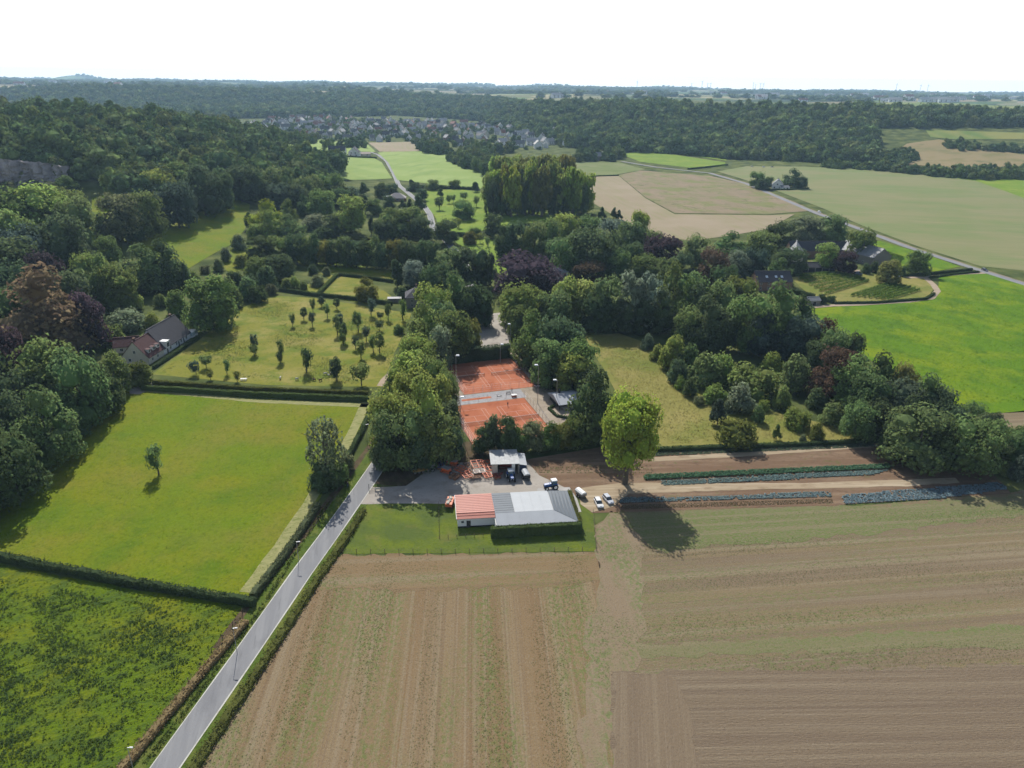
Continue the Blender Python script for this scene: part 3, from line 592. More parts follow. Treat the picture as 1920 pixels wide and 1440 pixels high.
def crown_mesh(name, seed, nlobe, nleaf, leaf, zc=0.51, hz=0.49, rx=0.5, lobe=(0.15, 0.24), shape='round', core=0.72, spread=0.5):
    rng = np.random.default_rng(seed)
    lobes = []
    for i in range(nlobe):
        d = sphere_dirs(1, rng)[0]
        if shape == 'bush' and d[2] < -0.2: d[2] = -0.2 * d[2]
        u = rng.uniform(0.45, 1.0) ** 0.5
        z = zc + d[2] * hz * u * 0.80
        t = (z - (zc - hz)) / (2 * hz)
        if shape == 'cone': prof = 1.15 * (1 - t) + 0.06
        elif shape == 'tall': prof = min(1.0, 0.55 + 1.5 * t) * (1.0 if t < 0.72 else max(0.3, 1 - (t - 0.72) * 2.2))
        else: prof = 1.0
        if shape in ('cone', 'tall'):
            a = rng.uniform(0, 2 * math.pi); rr = rx * prof * 0.8 * math.sqrt(rng.uniform(0.0, 1.0))
            c = np.array([rr * math.cos(a), rr * math.sin(a), z])
        else:
            c = np.array([d[0] * rx * u * 0.70, d[1] * rx * u * 0.70, z])
            if i % 3 == 0 and shape in ('round', 'bush'):                     # skirt of low boughs
                a = rng.uniform(0, 2 * math.pi); q_ = rx * rng.uniform(0.5, 0.68); c = np.array([q_ * math.cos(a), q_ * math.sin(a), rng.uniform(0.14, 0.30) if shape == 'round' else rng.uniform(0.08, 0.22)])
        r = rng.uniform(*lobe) * (0.7 + 0.3 * prof)
        lobes.append((c, r * rng.uniform(0.85, 1.15), r * rng.uniform(0.7, 1.0)))
    C = np.array([l[0] for l in lobes]); rr = np.array([l[1] for l in lobes])
    VV, FF = [], []; off = 0
    PP, NN, TT = [], [], []
    per = max(6, nleaf // nlobe)
    for (c, r, rz) in lobes:
        d = sphere_dirs(per, rng)
        up = d[:, 2] > -0.65
        d = d[up]
        rad = rng.uniform(0.86, 1.10, (len(d), 1))
        p = c + d * np.array([r, r, rz]) * rad
        q = np.linalg.norm(p[:, None, :] - C[None], axis=2) / rr[None]
        keep = (q < 0.86).sum(1) == 0
        p, d = p[keep], d[keep]
        if shape == 'bush': m = p[:, 2] > 0.01; p, d = p[m], d[m]
        oc = p - np.array([0, 0, zc]); oc /= np.linalg.norm(oc, axis=1, keepdims=True) + 1e-9
        PP.append(p); NN.append(d * 0.95 + oc * 0.35 + np.array([0, 0, 0.25])); TT.append(np.full(len(p), rng.uniform(-0.26, 0.34)))
    # loose twigs beyond the outline
    e = sphere_dirs(max(4, nleaf // 18), rng)
    j = rng.integers(0, nlobe, len(e)); PP.append(C[j] + e * (rr[j] * rng.uniform(1.08, 1.3, len(e)))[:, None]); NN.append(e); TT.append(np.zeros(len(e)))
    V, Q = leaf_quads(np.concatenate(PP), np.concatenate(NN), leaf, rng, spread)
    VV.append(V); FF += [tuple(f) for f in Q]; off = len(V); tone = [np.repeat(np.concatenate(TT), 4)]
    if core:
        iv, jf = ICO1
        for (c, r, rz) in lobes:
            w_ = iv * np.array([r, r, rz]) * core * rng.uniform(0.8, 1.15, (len(iv), 1)) + c
            tone.append(np.full(len(w_), -0.05)); VV.append(w_); FF += [tuple(int(k) + off for k in f) for f in jf]; off += len(w_)
    V = np.concatenate(VV)
    V[:, 2] = np.maximum(V[:, 2], 0.0)
    me = mesh_np(name, V, FF, [LEAF])
    a = me.attributes.new('tone', 'FLOAT', 'POINT'); a.data.foreach_set('value', np.concatenate(tone).astype(np.float32))
    return me

def trunk_mesh(name, seed, h=0.62, r=0.022, limbs=5, spread=0.28, n=7):
    rng = random.Random(seed); b = MB()
    b.tube((0, 0, -0.02), (0, 0, h * 0.45), r * 1.25, r * 0.85, n)
    b.tube((0, 0, h * 0.45), (rng.uniform(-.02, .02), rng.uniform(-.02, .02), h), r * 0.85, r * 0.35, n)
    for i in range(limbs):
        a = 2 * math.pi * i / limbs + rng.uniform(-.4, .4); z0 = h * rng.uniform(0.35, 0.7); l = rng.uniform(0.6, 1.0) * spread
        mid = (math.cos(a) * l * 0.5, math.sin(a) * l * 0.5, z0 + h * 0.16)
        b.tube((0, 0, z0), mid, r * 0.5, r * 0.33, 5)
        b.tube(mid, (math.cos(a) * l, math.sin(a) * l, z0 + h * rng.uniform(0.25, 0.4)), r * 0.33, r * 0.1, 5)
    me = bpy.data.meshes.new(name); me.from_pydata(b.v, [], b.f); me.materials.append(BARK)
    return me

MODELS = {
    'round': [crown_mesh('crown', 11 + i, 27, 5600, 0.054) for i in range(5)],
    'tall': [crown_mesh('crown', 31 + i, 34, 3200, 0.085, zc=0.52, hz=0.48, lobe=(0.14, 0.20), shape='tall') for i in range(3)],
    'bigpop': [crown_mesh('crown', 47, 58, 15000, 0.034, zc=0.60, hz=0.41, lobe=(0.11, 0.17), shape='oval')],
    'cone': [crown_mesh('crown', 41 + i, 26, 1800, 0.10, zc=0.52, hz=0.50, lobe=(0.13, 0.20), shape='cone') for i in range(2)],
    'bush': [crown_mesh('crown', 51 + i, 30, 3000, 0.075, zc=0.30, hz=0.62, lobe=(0.17, 0.25), shape='bush') for i in range(3)],
    'willow': [crown_mesh('crown', 61 + i, 34, 3600, 0.06, lobe=(0.10, 0.17), spread=0.6) for i in range(2)],
    'young': [crown_mesh('crown', 71 + i, 10, 1000, 0.095, zc=0.63, hz=0.37, lobe=(0.18, 0.28), core=0.6, shape='oval') for i in range(4)],
    'open': [crown_mesh('crown', 81, 46, 3400, 0.055, lobe=(0.09, 0.14), core=0.0, spread=1.2, shape='oval')],
    'low': [crown_mesh('crown', 91 + i, 9, 460, 0.15, zc=0.5, hz=0.5, lobe=(0.21, 0.32), core=0.93, spread=0.28) for i in range(6)],
    'lowtall': [crown_mesh('crown', 98 + i, 12, 330, 0.18, zc=0.5, hz=0.5, lobe=(0.18, 0.26), shape='tall', core=0.8) for i in range(2)],
}
TRUNKS = {'std': [trunk_mesh('trunk', i) for i in range(4)], 'young': [trunk_mesh('trunk', 9 + i, 0.6, 0.03, 3, 0.2, 6) for i in range(2)],
          'tall': [trunk_mesh('trunk', 20, 0.8, 0.03, 8, 0.3)], 'open': [trunk_mesh('trunk', 24, 0.85, 0.02, 12, 0.4)]}
_dk, _md, _lt, _yl = (0.062, 0.090, 0.040), (0.098, 0.138, 0.048), (0.155, 0.200, 0.054), (0.145, 0.190, 0.034)
PAL = {'dk': _dk, 'md': _md, 'lt': _lt, 'yl': _yl, 'br': (0.125, 0.088, 0.046), 'pu': (0.050, 0.036, 0.042), 'si': (0.125, 0.155, 0.105), 'bl': (0.056, 0.082, 0.058),
       'ol': (0.115, 0.125, 0.035), 'wh': (0.19, 0.24, 0.16), 'pb': (0.085, 0.058, 0.042), 'gy': (0.112, 0.132, 0.068), 'brh': (0.27, 0.205, 0.105)}
WORD = {'dk': 'dark green', 'md': 'green', 'lt': 'light green', 'yl': 'yellow-green', 'br': 'rusty brown', 'pu': 'purple-black', 'si': 'silvery green', 'bl': 'blue-green', 'ol': 'olive green', 'brh': 'brown', 'wh': 'pale blossoming', 'pb': 'brown-purple', 'gy': 'grey-green'}
KIND = {'round': 'tree', 'tall': 'poplar', 'bigpop': 'poplar', 'cone': 'conifer', 'bush': 'bush', 'willow': 'willow', 'young': 'fruit_tree', 'open': 'bare_tree'}
_tc = [0]
def place_tree(base, wid, hgt, kind, col, label, group, seed=None):
    _tc[0] += 1; k = _tc[0]; rr = random.Random(k * 7919)
    nm = KIND[kind]
    name = {'tree': 'broadleaf_tree', 'poplar': 'poplar_tree', 'conifer': 'conifer_tree', 'bush': 'bush', 'willow': 'willow_tree', 'fruit_tree': 'fruit_tree', 'bare_tree': 'sparse_tree'}[nm]
    root = empty(name, base, rr.uniform(0, 6.28))
    tag(root, label, 'bush' if nm == 'bush' else 'tree', group)
    cr = bpy.data.objects.new('crown', rr.choice(MODELS[kind])); link(cr, root)
    cr.scale = (wid, wid * rr.uniform(0.9, 1.1), hgt)
    c = PAL[col]; v = 1.34 * rr.uniform(0.82, 1.2)
    cr.color = (c[0] * v * rr.uniform(0.9, 1.12), c[1] * v, c[2] * v * rr.uniform(0.85, 1.15), 1)
    tr = bpy.data.objects.new('trunk' if nm != 'bush' else 'stem', rr.choice(TRUNKS[{'young': 'young', 'tall': 'tall', 'bigpop': 'tall', 'open': 'open'}.get(kind, 'std')])); link(tr, root)
    tr.scale = (hgt * 0.8, hgt * 0.8, hgt)
    if kind == 'bush': tr.scale = (hgt * 0.7, hgt * 0.7, hgt * 0.8)
    return root
def grow(phrase, group, items):
    """items: (centre column, top row, foot row, width in pixels, model, colour) as seen in the photograph"""
    items = sorted(items, key=lambda t: t[0])
    cnt = {}; tot = {}
    for it in items: k = (it[5], KIND[it[4]]); tot[k] = tot.get(k, 0) + 1
    for (cx, top, foot, wpx, kind, col) in items:
        b = P(cx, foot); h = max(1.2, height_at(b, top, cx)); wd = wpx / pxm(b) * (1.0 if kind == 'bush' else 1.15)
        nm = KIND[kind].replace('_', ' '); k = (col, KIND[kind]); cnt[k] = cnt.get(k, 0) + 1
        if nm == 'bare tree': nm = 'thin-leaved tree'
        if tot[k] == 1: lab = f'only {WORD[col]} {nm} {phrase}'
        else: lab = f'{WORD[col]} {nm}, {ordinal(cnt[k])} from left {phrase}'
        place_tree(b, wd, h, kind, col, lab, group)

rnd, bu = 'round', 'bush'
grow('in the grove beside the meadow', 'trees of the meadow grove', [
    (38, 818, 942, 100, rnd, 'dk'), (100, 733, 866, 105, rnd, 'md'), (18, 738, 860, 80, rnd, 'dk'), (162, 652, 792, 88, rnd, 'md'), (112, 640, 775, 105, rnd, 'md'), (32, 612, 745, 95, rnd, 'pu'),
    (222, 662, 740, 50, rnd, 'md'), (262, 672, 722, 46, bu, 'ol'), (95, 510, 660, 150, rnd, 'br'), (30, 530, 645, 75, rnd, 'dk'), (172, 548, 650, 58, rnd, 'pu'), (200, 690, 772, 66, rnd, 'dk'),
    (-32, 790, 915, 100, rnd, 'dk'), (-40, 640, 780, 110, rnd, 'dk'), (60, 690, 800, 80, rnd, 'dk'), (-10, 560, 680, 90, rnd, 'dk'), (-60, 880, 985, 100, rnd, 'dk'), (140, 760, 818, 60, rnd, 'dk')])
grow('in the hillside wood behind the rusty tree', 'trees of the lower hillside wood', [
    (30, 440, 565, 100, rnd, 'dk'), (100, 472, 580, 72, rnd, 'pu'), (35, 392, 510, 90, rnd, 'md'), (112, 398, 520, 95, rnd, 'dk'), (148, 420, 525, 60, rnd, 'dk'), (20, 350, 460, 90, rnd, 'md'), (90, 345, 450, 100, rnd, 'lt'),
    (150, 362, 465, 58, rnd, 'md'), (60, 420, 530, 80, rnd, 'bl'), (130, 350, 430, 70, rnd, 'md'), (5, 480, 600, 90, rnd, 'dk'), (-30, 400, 520, 90, rnd, 'dk'), (60, 360, 450, 70, rnd, 'lt'), (-30, 500, 640, 100, rnd, 'dk'), (140, 500, 600, 60, rnd, 'dk'), (60, 500, 610, 70, rnd, 'dk')])
grow('on the slope above the white house', 'trees on the slope by the white house', [
    (175, 468, 545, 52, rnd, 'lt'), (205, 482, 570, 60, rnd, 'md'), (235, 490, 578, 62, rnd, 'md'), (280, 463, 542, 82, rnd, 'md'), (318, 453, 540, 62, rnd, 'dk'), (155, 505, 575, 50, rnd, 'md'), (250, 530, 582, 40, bu, 'lt'),
    (402, 517, 618, 84, rnd, 'md'), (244, 575, 616, 74, bu, 'wh'), (213, 592, 642, 42, bu, 'md'), (288, 582, 612, 30, bu, 'lt'), (332, 537, 590, 40, bu, 'md'), (205, 440, 505, 40, rnd, 'md'), (180, 560, 620, 40, bu, 'dk'), (345, 480, 540, 26, bu, 'dk'),
    (360, 495, 535, 34, bu, 'md'), (420, 500, 560, 46, bu, 'dk'), (440, 502, 545, 40, bu, 'dk'), (465, 515, 560, 40, bu, 'md'), (485, 520, 566, 34, bu, 'dk'), (440, 530, 575, 38, bu, 'md'), (410, 480, 508, 20, bu, 'gy'), (385, 490, 512, 20, bu, 'gy'), (425, 460, 490, 22, bu, 'gy'), (448, 436, 468, 30, bu, 'gy'), (452, 475, 500, 30, bu, 'ol'), (303, 540, 575, 24, bu, 'md')])
grow('along the top of the hillside meadow', 'trees along the hillside meadow', [
    (225, 360, 452, 76, rnd, 'gy'), (281, 358, 445, 54, rnd, 'md'), (337, 338, 428, 60, rnd, 'bl'), (386, 308, 404, 68, rnd, 'dk'), (420, 318, 398, 46, rnd, 'dk'), (467, 397, 431, 18, 'cone', 'dk'), (195, 392, 455, 36, bu, 'md'), (250, 385, 455, 40, rnd, 'dk'),
    (455, 305, 378, 60, rnd, 'dk'), (500, 312, 378, 56, rnd, 'md'), (545, 318, 384, 56, rnd, 'md'), (585, 326, 384, 46, rnd, 'md'), (618, 322, 380, 50, rnd, 'md'), (300, 315, 372, 56, rnd, 'lt'), (350, 300, 366, 56, rnd, 'md'), (650, 345, 385, 40, rnd, 'dk')])
grow('in the copse left of the lane', 'trees of the copse by the lane', [
    (503, 378, 438, 58, rnd, 'yl'), (505, 398, 448, 48, rnd, 'lt'), (530, 342, 392, 52, rnd, 'bl'), (541, 377, 420, 32, rnd, 'md'), (603, 354, 408, 54, rnd, 'md'), (572, 366, 405, 22, rnd, 'dk'), (592, 397, 430, 52, bu, 'si'), (658, 364, 438, 60, rnd, 'lt'), (685, 362, 402, 20, 'cone', 'dk'),
    (663, 349, 372, 24, rnd, 'si'), (683, 341, 366, 20, 'cone', 'dk'), (697, 401, 440, 14, 'cone', 'dk'), (735, 394, 446, 56, rnd, 'md'), (770, 388, 444, 58, rnd, 'md'), (792, 405, 450, 36, rnd, 'dk'), (730, 366, 394, 20, rnd, 'dk'), (755, 373, 392, 14, 'cone', 'dk'), (768, 371, 392, 12, 'cone', 'dk'),
    (787, 366, 400, 25, 'cone', 'dk'), (716, 342, 370, 26, rnd, 'dk'), (736, 343, 366, 22, rnd, 'dk'), (777, 340, 358, 28, bu, 'dk'), (790, 353, 376, 22, rnd, 'dk'), (838, 408, 458, 42, rnd, 'dk'), (704, 372, 402, 30, rnd, 'md'), (630, 400, 440, 40, rnd, 'dk'), (560, 345, 395, 40, rnd, 'dk'), (640, 350, 390, 30, rnd, 'md'),
    (545, 405, 450, 50, rnd, 'md'), (610, 415, 445, 40, bu, 'dk'), (480, 410, 450, 30, bu, 'md'), (720, 410, 450, 40, rnd, 'dk')])
grow('in the tall tree row above the garden lawn', 'trees of the tall row', [(558 + i * 18.5, 436 + (i * 7 % 11) + i * 0.9, 494 + i * 1.3, 34, rnd, ['dk', 'md', 'dk', 'ol', 'dk', 'md', 'dk'][i % 7]) for i in range(15)])
grow('beside the garden hedges', 'trees by the garden hedges', [
    (490, 442, 490, 52, rnd, 'dk'), (530, 440, 490, 50, rnd, 'md'), (485, 480, 524, 48, rnd, 'md'), (525, 476, 526, 48, rnd, 'dk'), (540, 520, 543, 26, bu, 'md'), (553, 514, 540, 20, bu, 'lt'), (595, 512, 536, 28, bu, 'gy'), (588, 493, 514, 20, bu, 'dk'), (687, 522, 563, 42, rnd, 'ol'), (745, 484, 538, 28, 'cone', 'dk'),
    (776, 489, 538, 40, rnd, 'si'), (804, 502, 545, 32, rnd, 'dk'), (832, 497, 524, 26, rnd, 'md'), (470, 500, 545, 40, bu, 'dk'), (510, 530, 552, 26, bu, 'gy'), (570, 525, 542, 16, bu, 'md'), (612, 498, 516, 16, bu, 'gy'), (755, 535, 560, 24, bu, 'dk'), (500, 495, 540, 40, bu, 'dk'), (748, 600, 625, 22, bu, 'md')])
grow('around the stone house gable', 'trees by the stone house', [
    (852, 462, 540, 56, rnd, 'md'), (890, 458, 540, 52, rnd, 'dk'), (920, 470, 535, 26, 'cone', 'dk'), (822, 490, 560, 46, rnd, 'dk'), (812, 528, 622, 66, rnd, 'lt'), (852, 515, 606, 54, rnd, 'md'), (798, 570, 660, 56, rnd, 'lt'), (848, 580, 676, 64, rnd, 'md'), (896, 527, 606, 52, rnd, 'dk'), (885, 597, 660, 34, rnd, 'ol'),
    (828, 612, 690, 40, rnd, 'si'), (868, 600, 668, 44, rnd, 'dk'), (830, 560, 640, 50, rnd, 'md'), (865, 545, 615, 44, rnd, 'dk'), (908, 560, 612, 30, rnd, 'dk')])
grow('in the row between lane and tennis courts', 'trees between lane and courts', [
    (790, 627, 702, 68, rnd, 'lt'), (768, 664, 748, 64, rnd, 'lt'), (808, 662, 745, 58, rnd, 'md'), (775, 690, 800, 74, rnd, 'lt'), (822, 702, 800, 56, rnd, 'lt'), (742, 726, 842, 80, rnd, 'lt'), (800, 716, 862, 84, rnd, 'lt'), (752, 762, 874, 92, rnd, 'md'), (815, 760, 870, 80, rnd, 'md'), (852, 800, 862, 36, rnd, 'dk'),
    (728, 796, 874, 54, rnd, 'dk'), (785, 800, 874, 70, rnd, 'dk'), (755, 652, 710, 40, bu, 'md'), (735, 690, 740, 36, bu, 'md'), (720, 715, 765, 30, bu, 'md'), (765, 625, 672, 34, bu, 'lt'), (840, 690, 770, 40, rnd, 'md'), (845, 750, 830, 40, rnd, 'dk')])
grow('in the belt beside the car park lane', 'trees beside the car park lane', [
    (985, 527, 614, 78, rnd, 'lt'), (1034, 540, 622, 62, rnd, 'md'), (958, 545, 604, 40, rnd, 'lt'), (1000, 588, 684, 72, rnd, 'md'), (1048, 585, 694, 76, rnd, 'dk'), (1028, 636, 722, 66, rnd, 'md'), (1082, 632, 726, 64, rnd, 'md'), (1072, 660, 734, 66, rnd, 'lt'), (1106, 690, 750, 52, rnd, 'dk'), (975, 570, 634, 44, rnd, 'md'), (1065, 600, 690, 60, rnd, 'dk'),
    (1110, 703, 828, 86, rnd, 'dk'), (1078, 775, 834, 44, rnd, 'md'), (1130, 735, 830, 56, rnd, 'dk')])
grow('at the foot of the lower court', 'trees at the foot of the lower court', [
    (921, 778, 848, 42, 'cone', 'dk'), (948, 779, 846, 40, rnd, 'dk'), (975, 798, 845, 36, rnd, 'md'), (1000, 788, 843, 40, rnd, 'gy'), (1030, 795, 842, 44, rnd, 'md'), (905, 800, 850, 36, rnd, 'dk'), (1052, 790, 838, 40, rnd, 'ol')])
grow('standing alone', 'trees that stand alone', [
    (1172, 735, 907, 102, 'bigpop', 'yl'), (298, 838, 890, 30, 'young', 'md')])
place_tree(P(614, 905), 13.6, height_at(P(614, 905), 778, 614), 'open', 'gy', 'tall thin-leaved tree with bare limbs between meadow and lane', 'trees that stand alone')
grow('under the bare-limbed tree by the lane', 'bushes under the bare-limbed tree', [(602, 858, 912, 46, bu, 'dk'), (632, 850, 905, 48, bu, 'md'), (650, 832, 880, 30, bu, 'gy'), (618, 870, 915, 44, bu, 'dk')])
grow('in the park belt behind the car park', 'trees of the park belt', [
    (985, 472, 560, 120, rnd, 'pu'), (1102, 488, 538, 58, rnd, 'pb'), (1060, 440, 520, 62, rnd, 'md'), (1100, 424, 520, 72, rnd, 'dk'), (1142, 430, 515, 60, rnd, 'md'), (945, 425, 480, 36, rnd, 'dk'), (970, 412, 484, 42, rnd, 'dk'), (1002, 410, 490, 46, rnd, 'md'), (926, 402, 444, 34, rnd, 'dk'), (1022, 405, 475, 46, rnd, 'md'),
    (1060, 400, 465, 52, rnd, 'lt'), (1100, 402, 465, 50, rnd, 'md'), (1142, 408, 475, 52, rnd, 'si'), (1182, 414, 485, 52, rnd, 'md'), (1200, 392, 440, 28, rnd, 'yl'), (1215, 430, 486, 42, rnd, 'md'), (1240, 438, 506, 68, rnd, 'pu'), (1160, 468, 526, 46, rnd, 'md'), (1210, 474, 530, 52, rnd, 'md'), (1252, 482, 545, 50, rnd, 'md'), (1040, 445, 500, 40, rnd, 'dk'), (1180, 450, 510, 44, rnd, 'dk')])
grow('in the big wood between car park and farm', 'trees of the big middle wood', [
    (1140, 515, 614, 62, rnd, 'md'), (1180, 503, 618, 56, 'willow', 'si'), (1217, 508, 618, 58, 'willow', 'si'), (1096, 524, 606, 54, rnd, 'lt'), (1060, 520, 604, 54, rnd, 'lt'), (1256, 500, 606, 54, rnd, 'md'), (1283, 530, 620, 52, rnd, 'md'), (1300, 437, 506, 46, rnd, 'md'), (1334, 462, 530, 56, rnd, 'pb'), (1366, 437, 486, 52, rnd, 'md'),
    (1423, 430, 486, 54, rnd, 'md'), (1380, 470, 526, 52, rnd, 'si'), (1412, 462, 526, 44, rnd, 'bl'), (1292, 508, 606, 62, rnd, 'md'), (1304, 540, 628, 62, rnd, 'dk'), (1386, 516, 576, 54, rnd, 'ol'), (1336, 524, 606, 58, rnd, 'md'), (1322, 560, 656, 72, rnd, 'dk'), (1288, 575, 650, 52, rnd, 'md'), (1396, 545, 660, 80, rnd, 'md'), (1450, 536, 656, 84, rnd, 'md'),
    (1492, 560, 656, 60, rnd, 'dk'), (1352, 576, 660, 62, rnd, 'dk'), (1424, 590, 666, 62, rnd, 'bl'), (1120, 545, 620, 52, rnd, 'dk'), (1240, 545, 622, 50, rnd, 'dk'), (1200, 560, 624, 50, rnd, 'dk'), (1160, 560, 622, 50, rnd, 'dk'), (1275, 470, 530, 40, rnd, 'dk'), (1355, 495, 560, 46, rnd, 'dk')])
grow('in the belt along the clover field', 'trees of the clover field belt', [
    (1496, 588, 676, 60, rnd, 'bl'), (1540, 594, 664, 36, rnd, 'pb'), (1480, 618, 680, 50, 'willow', 'bl'), (1556, 612, 694, 58, rnd, 'md'), (1586, 620, 696, 42, rnd, 'dk'), (1555, 650, 750, 78, rnd, 'pb'), (1590, 668, 766, 72, rnd, 'md'), (1642, 670, 766, 74, rnd, 'dk'), (1682, 682, 770, 56, rnd, 'ol'), (1620, 700, 796, 72, rnd, 'dk'),
    (1662, 705, 796, 80, rnd, 'bl'), (1720, 706, 796, 72, rnd, 'md'), (1750, 722, 806, 60, rnd, 'dk'), (1715, 763, 870, 108, rnd, 'md'), (1818, 780, 882, 92, rnd, 'md'), (1602, 750, 826, 58, rnd, 'md'), (1700, 748, 826, 60, rnd, 'dk'), (1770, 750, 826, 54, rnd, 'dk'), (1812, 752, 806, 46, rnd, 'md'), (1850, 772, 826, 40, rnd, 'dk'), (1886, 800, 868, 52, rnd, 'md'),
    (1918, 792, 856, 50, rnd, 'md'), (1906, 848, 898, 36, bu, 'bl'), (1880, 866, 892, 20, bu, 'md'), (1762, 722, 746, 16, bu, 'br'), (1860, 820, 876, 50, rnd, 'dk'), (1640, 745, 820, 50, rnd, 'dk'), (1525, 640, 700, 46, rnd, 'dk'), (1950, 830, 890, 60, rnd, 'md'), (1765, 790, 870, 60, rnd, 'dk'), (1670, 790, 850, 44, rnd, 'dk')])
grow('in the golden meadow', 'bushes of the golden meadow', [
    (1340, 706, 754, 46, bu, 'lt'), (1388, 714, 772, 56, bu, 'si'), (1318, 654, 722, 68, bu, 'md'), (1410, 658, 738, 92, bu, 'lt'), (1464, 718, 766, 34, bu, 'lt'), (1490, 658, 734, 60, bu, 'md'), (1528, 720, 764, 36, bu, 'dk'), (1293, 706, 742, 28, bu, 'dk'), (1345, 744, 796, 30, 'cone', 'bl'), (1380, 764, 834, 72, bu, 'ol'), (1420, 755, 790, 24, bu, 'md'),
    (1493, 750, 800, 48, bu, 'lt'), (1455, 793, 824, 15, 'cone', 'md'), (1531, 790, 824, 28, bu, 'ol'), (1559, 748, 794, 46, bu, 'md'), (1213, 622, 654, 25, bu, 'si'), (1232, 642, 674, 30, bu, 'lt'), (1258, 620, 692, 48, bu, 'lt'), (1270, 666, 718, 38, bu, 'dk'), (1250, 600, 622, 24, bu, 'si'), (1290, 640, 700, 44, bu, 'md'), (1352, 655, 716, 52, bu, 'lt'), (1600, 752, 800, 30, bu, 'dk'), (1445, 655, 700, 44, bu, 'lt'), (1310, 735, 758, 22, bu, 'gy'), (1430, 740, 768, 24, bu, 'lt'), (1365, 748, 772, 20, bu, 'gy'), (1505, 812, 828, 14, bu, 'gy'), (1275, 700, 728, 22, bu, 'lt')])
grow('around the farm barns', 'trees around the farm barns', [
    (1460, 412, 466, 54, rnd, 'dk'), (1510, 404, 462, 58, rnd, 'gy'), (1558, 401, 462, 48, rnd, 'md'), (1605, 425, 486, 52, rnd, 'md'), (1480, 462, 512, 56, rnd, 'dk'), (1546, 453, 506, 34, rnd, 'lt'), (1583, 468, 514, 36, rnd, 'pu'), (1456, 487, 530, 44, rnd, 'md'), (1718, 470, 514, 38, rnd, 'md'), (1664, 487, 530, 40, rnd, 'ol'), (1622, 490, 512, 18, bu, 'dk'), (1638, 486, 510, 18, bu, 'dk'),
    (1690, 497, 518, 15, bu, 'dk'), (1557, 548, 566, 18, bu, 'dk'), (1540, 548, 568, 20, bu, 'dk')])
_pl = [(918 + i * 13.5 + (i % 3) * 3, 304 - (6 if 3 < i < 10 else 0) + (i * 5 % 9) + (16 if i in (0, 13) else 7 if i in (1, 12) else 0), 398 + (i % 4) * 3, 32, 'tall', ['lt', 'yl', 'ol', 'yl', 'lt'][i % 5]) for i in range(14)]
_pl += [(930 + i * 13, 286 + (i * 5 % 7), 372 + (i % 3) * 3, 30, 'tall', ['lt', 'ol', 'lt'][i % 3]) for i in range(11)]
_pl += [(925 + i * 15, 330 + (i * 7 % 13), 404, 22, rnd, 'dk') for i in range(12)]
grow('in the poplar plantation', 'trees of the poplar plantation', _pl)
grow('in the valley orchard meadow', 'trees of the valley orchard meadow', [
    (824, 368, 394, 16, 'young', 'dk'), (868, 374, 411, 38, rnd, 'md'), (842, 366, 382, 9, 'young', 'md'), (850, 364, 380, 9, 'young', 'md'), (870, 360, 376, 14, 'young', 'md'), (893, 366, 388, 12, 'young', 'md'), (918, 370, 392, 12, 'young', 'md'), (912, 384, 404, 9, 'young', 'md'), (936, 366, 386, 14, 'young', 'md'), (826, 352, 370, 12, 'cone', 'dk'), (860, 408, 428, 10, 'young', 'yl'),
    (811, 336, 356, 26, rnd, 'md'), (852, 336, 354, 20, rnd, 'md'), (891, 340, 360, 16, 'cone', 'dk'), (772, 336, 354, 14, 'cone', 'dk'), (784, 340, 354, 12, bu, 'dk'), (1037, 378, 404, 12, 'cone', 'dk'), (880, 430, 458, 26, bu, 'ol'), (900, 436, 456, 10, 'young', 'ol'), (914, 446, 462, 8, 'young', 'md'), (890, 425, 445, 22, rnd, 'md'), (1128, 386, 412, 14, 'cone', 'dk'), (1150, 388, 410, 12, 'cone', 'dk'), (1160, 392, 412, 12, 'cone', 'dk')])
grow('beside the white roadside house', 'trees by the white roadside house', [(1417, 320, 352, 24, rnd, 'md'), (1430, 334, 356, 24, rnd, 'dk'), (1441, 330, 350, 14, rnd, 'dk'), (1486, 318, 352, 36, rnd, 'dk'), (1503, 330, 354, 18, rnd, 'dk'), (1472, 330, 350, 16, rnd, 'md')])
_or = [(575, 655, 698, 24), (527, 638, 676, 13), (479, 627, 662, 13), (477, 645, 668, 15), (526, 660, 682, 13), (387, 665, 690, 20), (368, 678, 702, 20), (426, 675, 702, 13), (632, 672, 712, 22), (678, 680, 722, 32), (630, 688, 714, 18), (677, 640, 672, 15), (645, 606, 640, 14), (672, 585, 622, 17), (696, 560, 592, 17), (728, 570, 600, 12),
       (713, 584, 600, 12), (755, 562, 600, 16), (640, 588, 615, 12), (587, 560, 585, 10), (570, 577, 600, 12), (549, 588, 612, 10), (586, 586, 612, 10), (614, 568, 596, 12), (632, 560, 580, 12), (712, 625, 662, 18), (687, 610, 640, 15), (700, 630, 660, 13), (711, 600, 620, 15), (633, 592, 628, 13), (603, 556, 575, 12), (644, 625, 648, 12), (667, 628, 655, 12)]
grow('in the orchard meadow', 'young fruit trees of the orchard', [(a, b, c, d, 'young', ['dk', 'md', 'bl', 'md'][i % 4]) for i, (a, b, c, d) in enumerate(_or)] + [(395, 695, 712, 12, 'young', 'ol'), (445, 697, 716, 12, 'young', 'ol')])

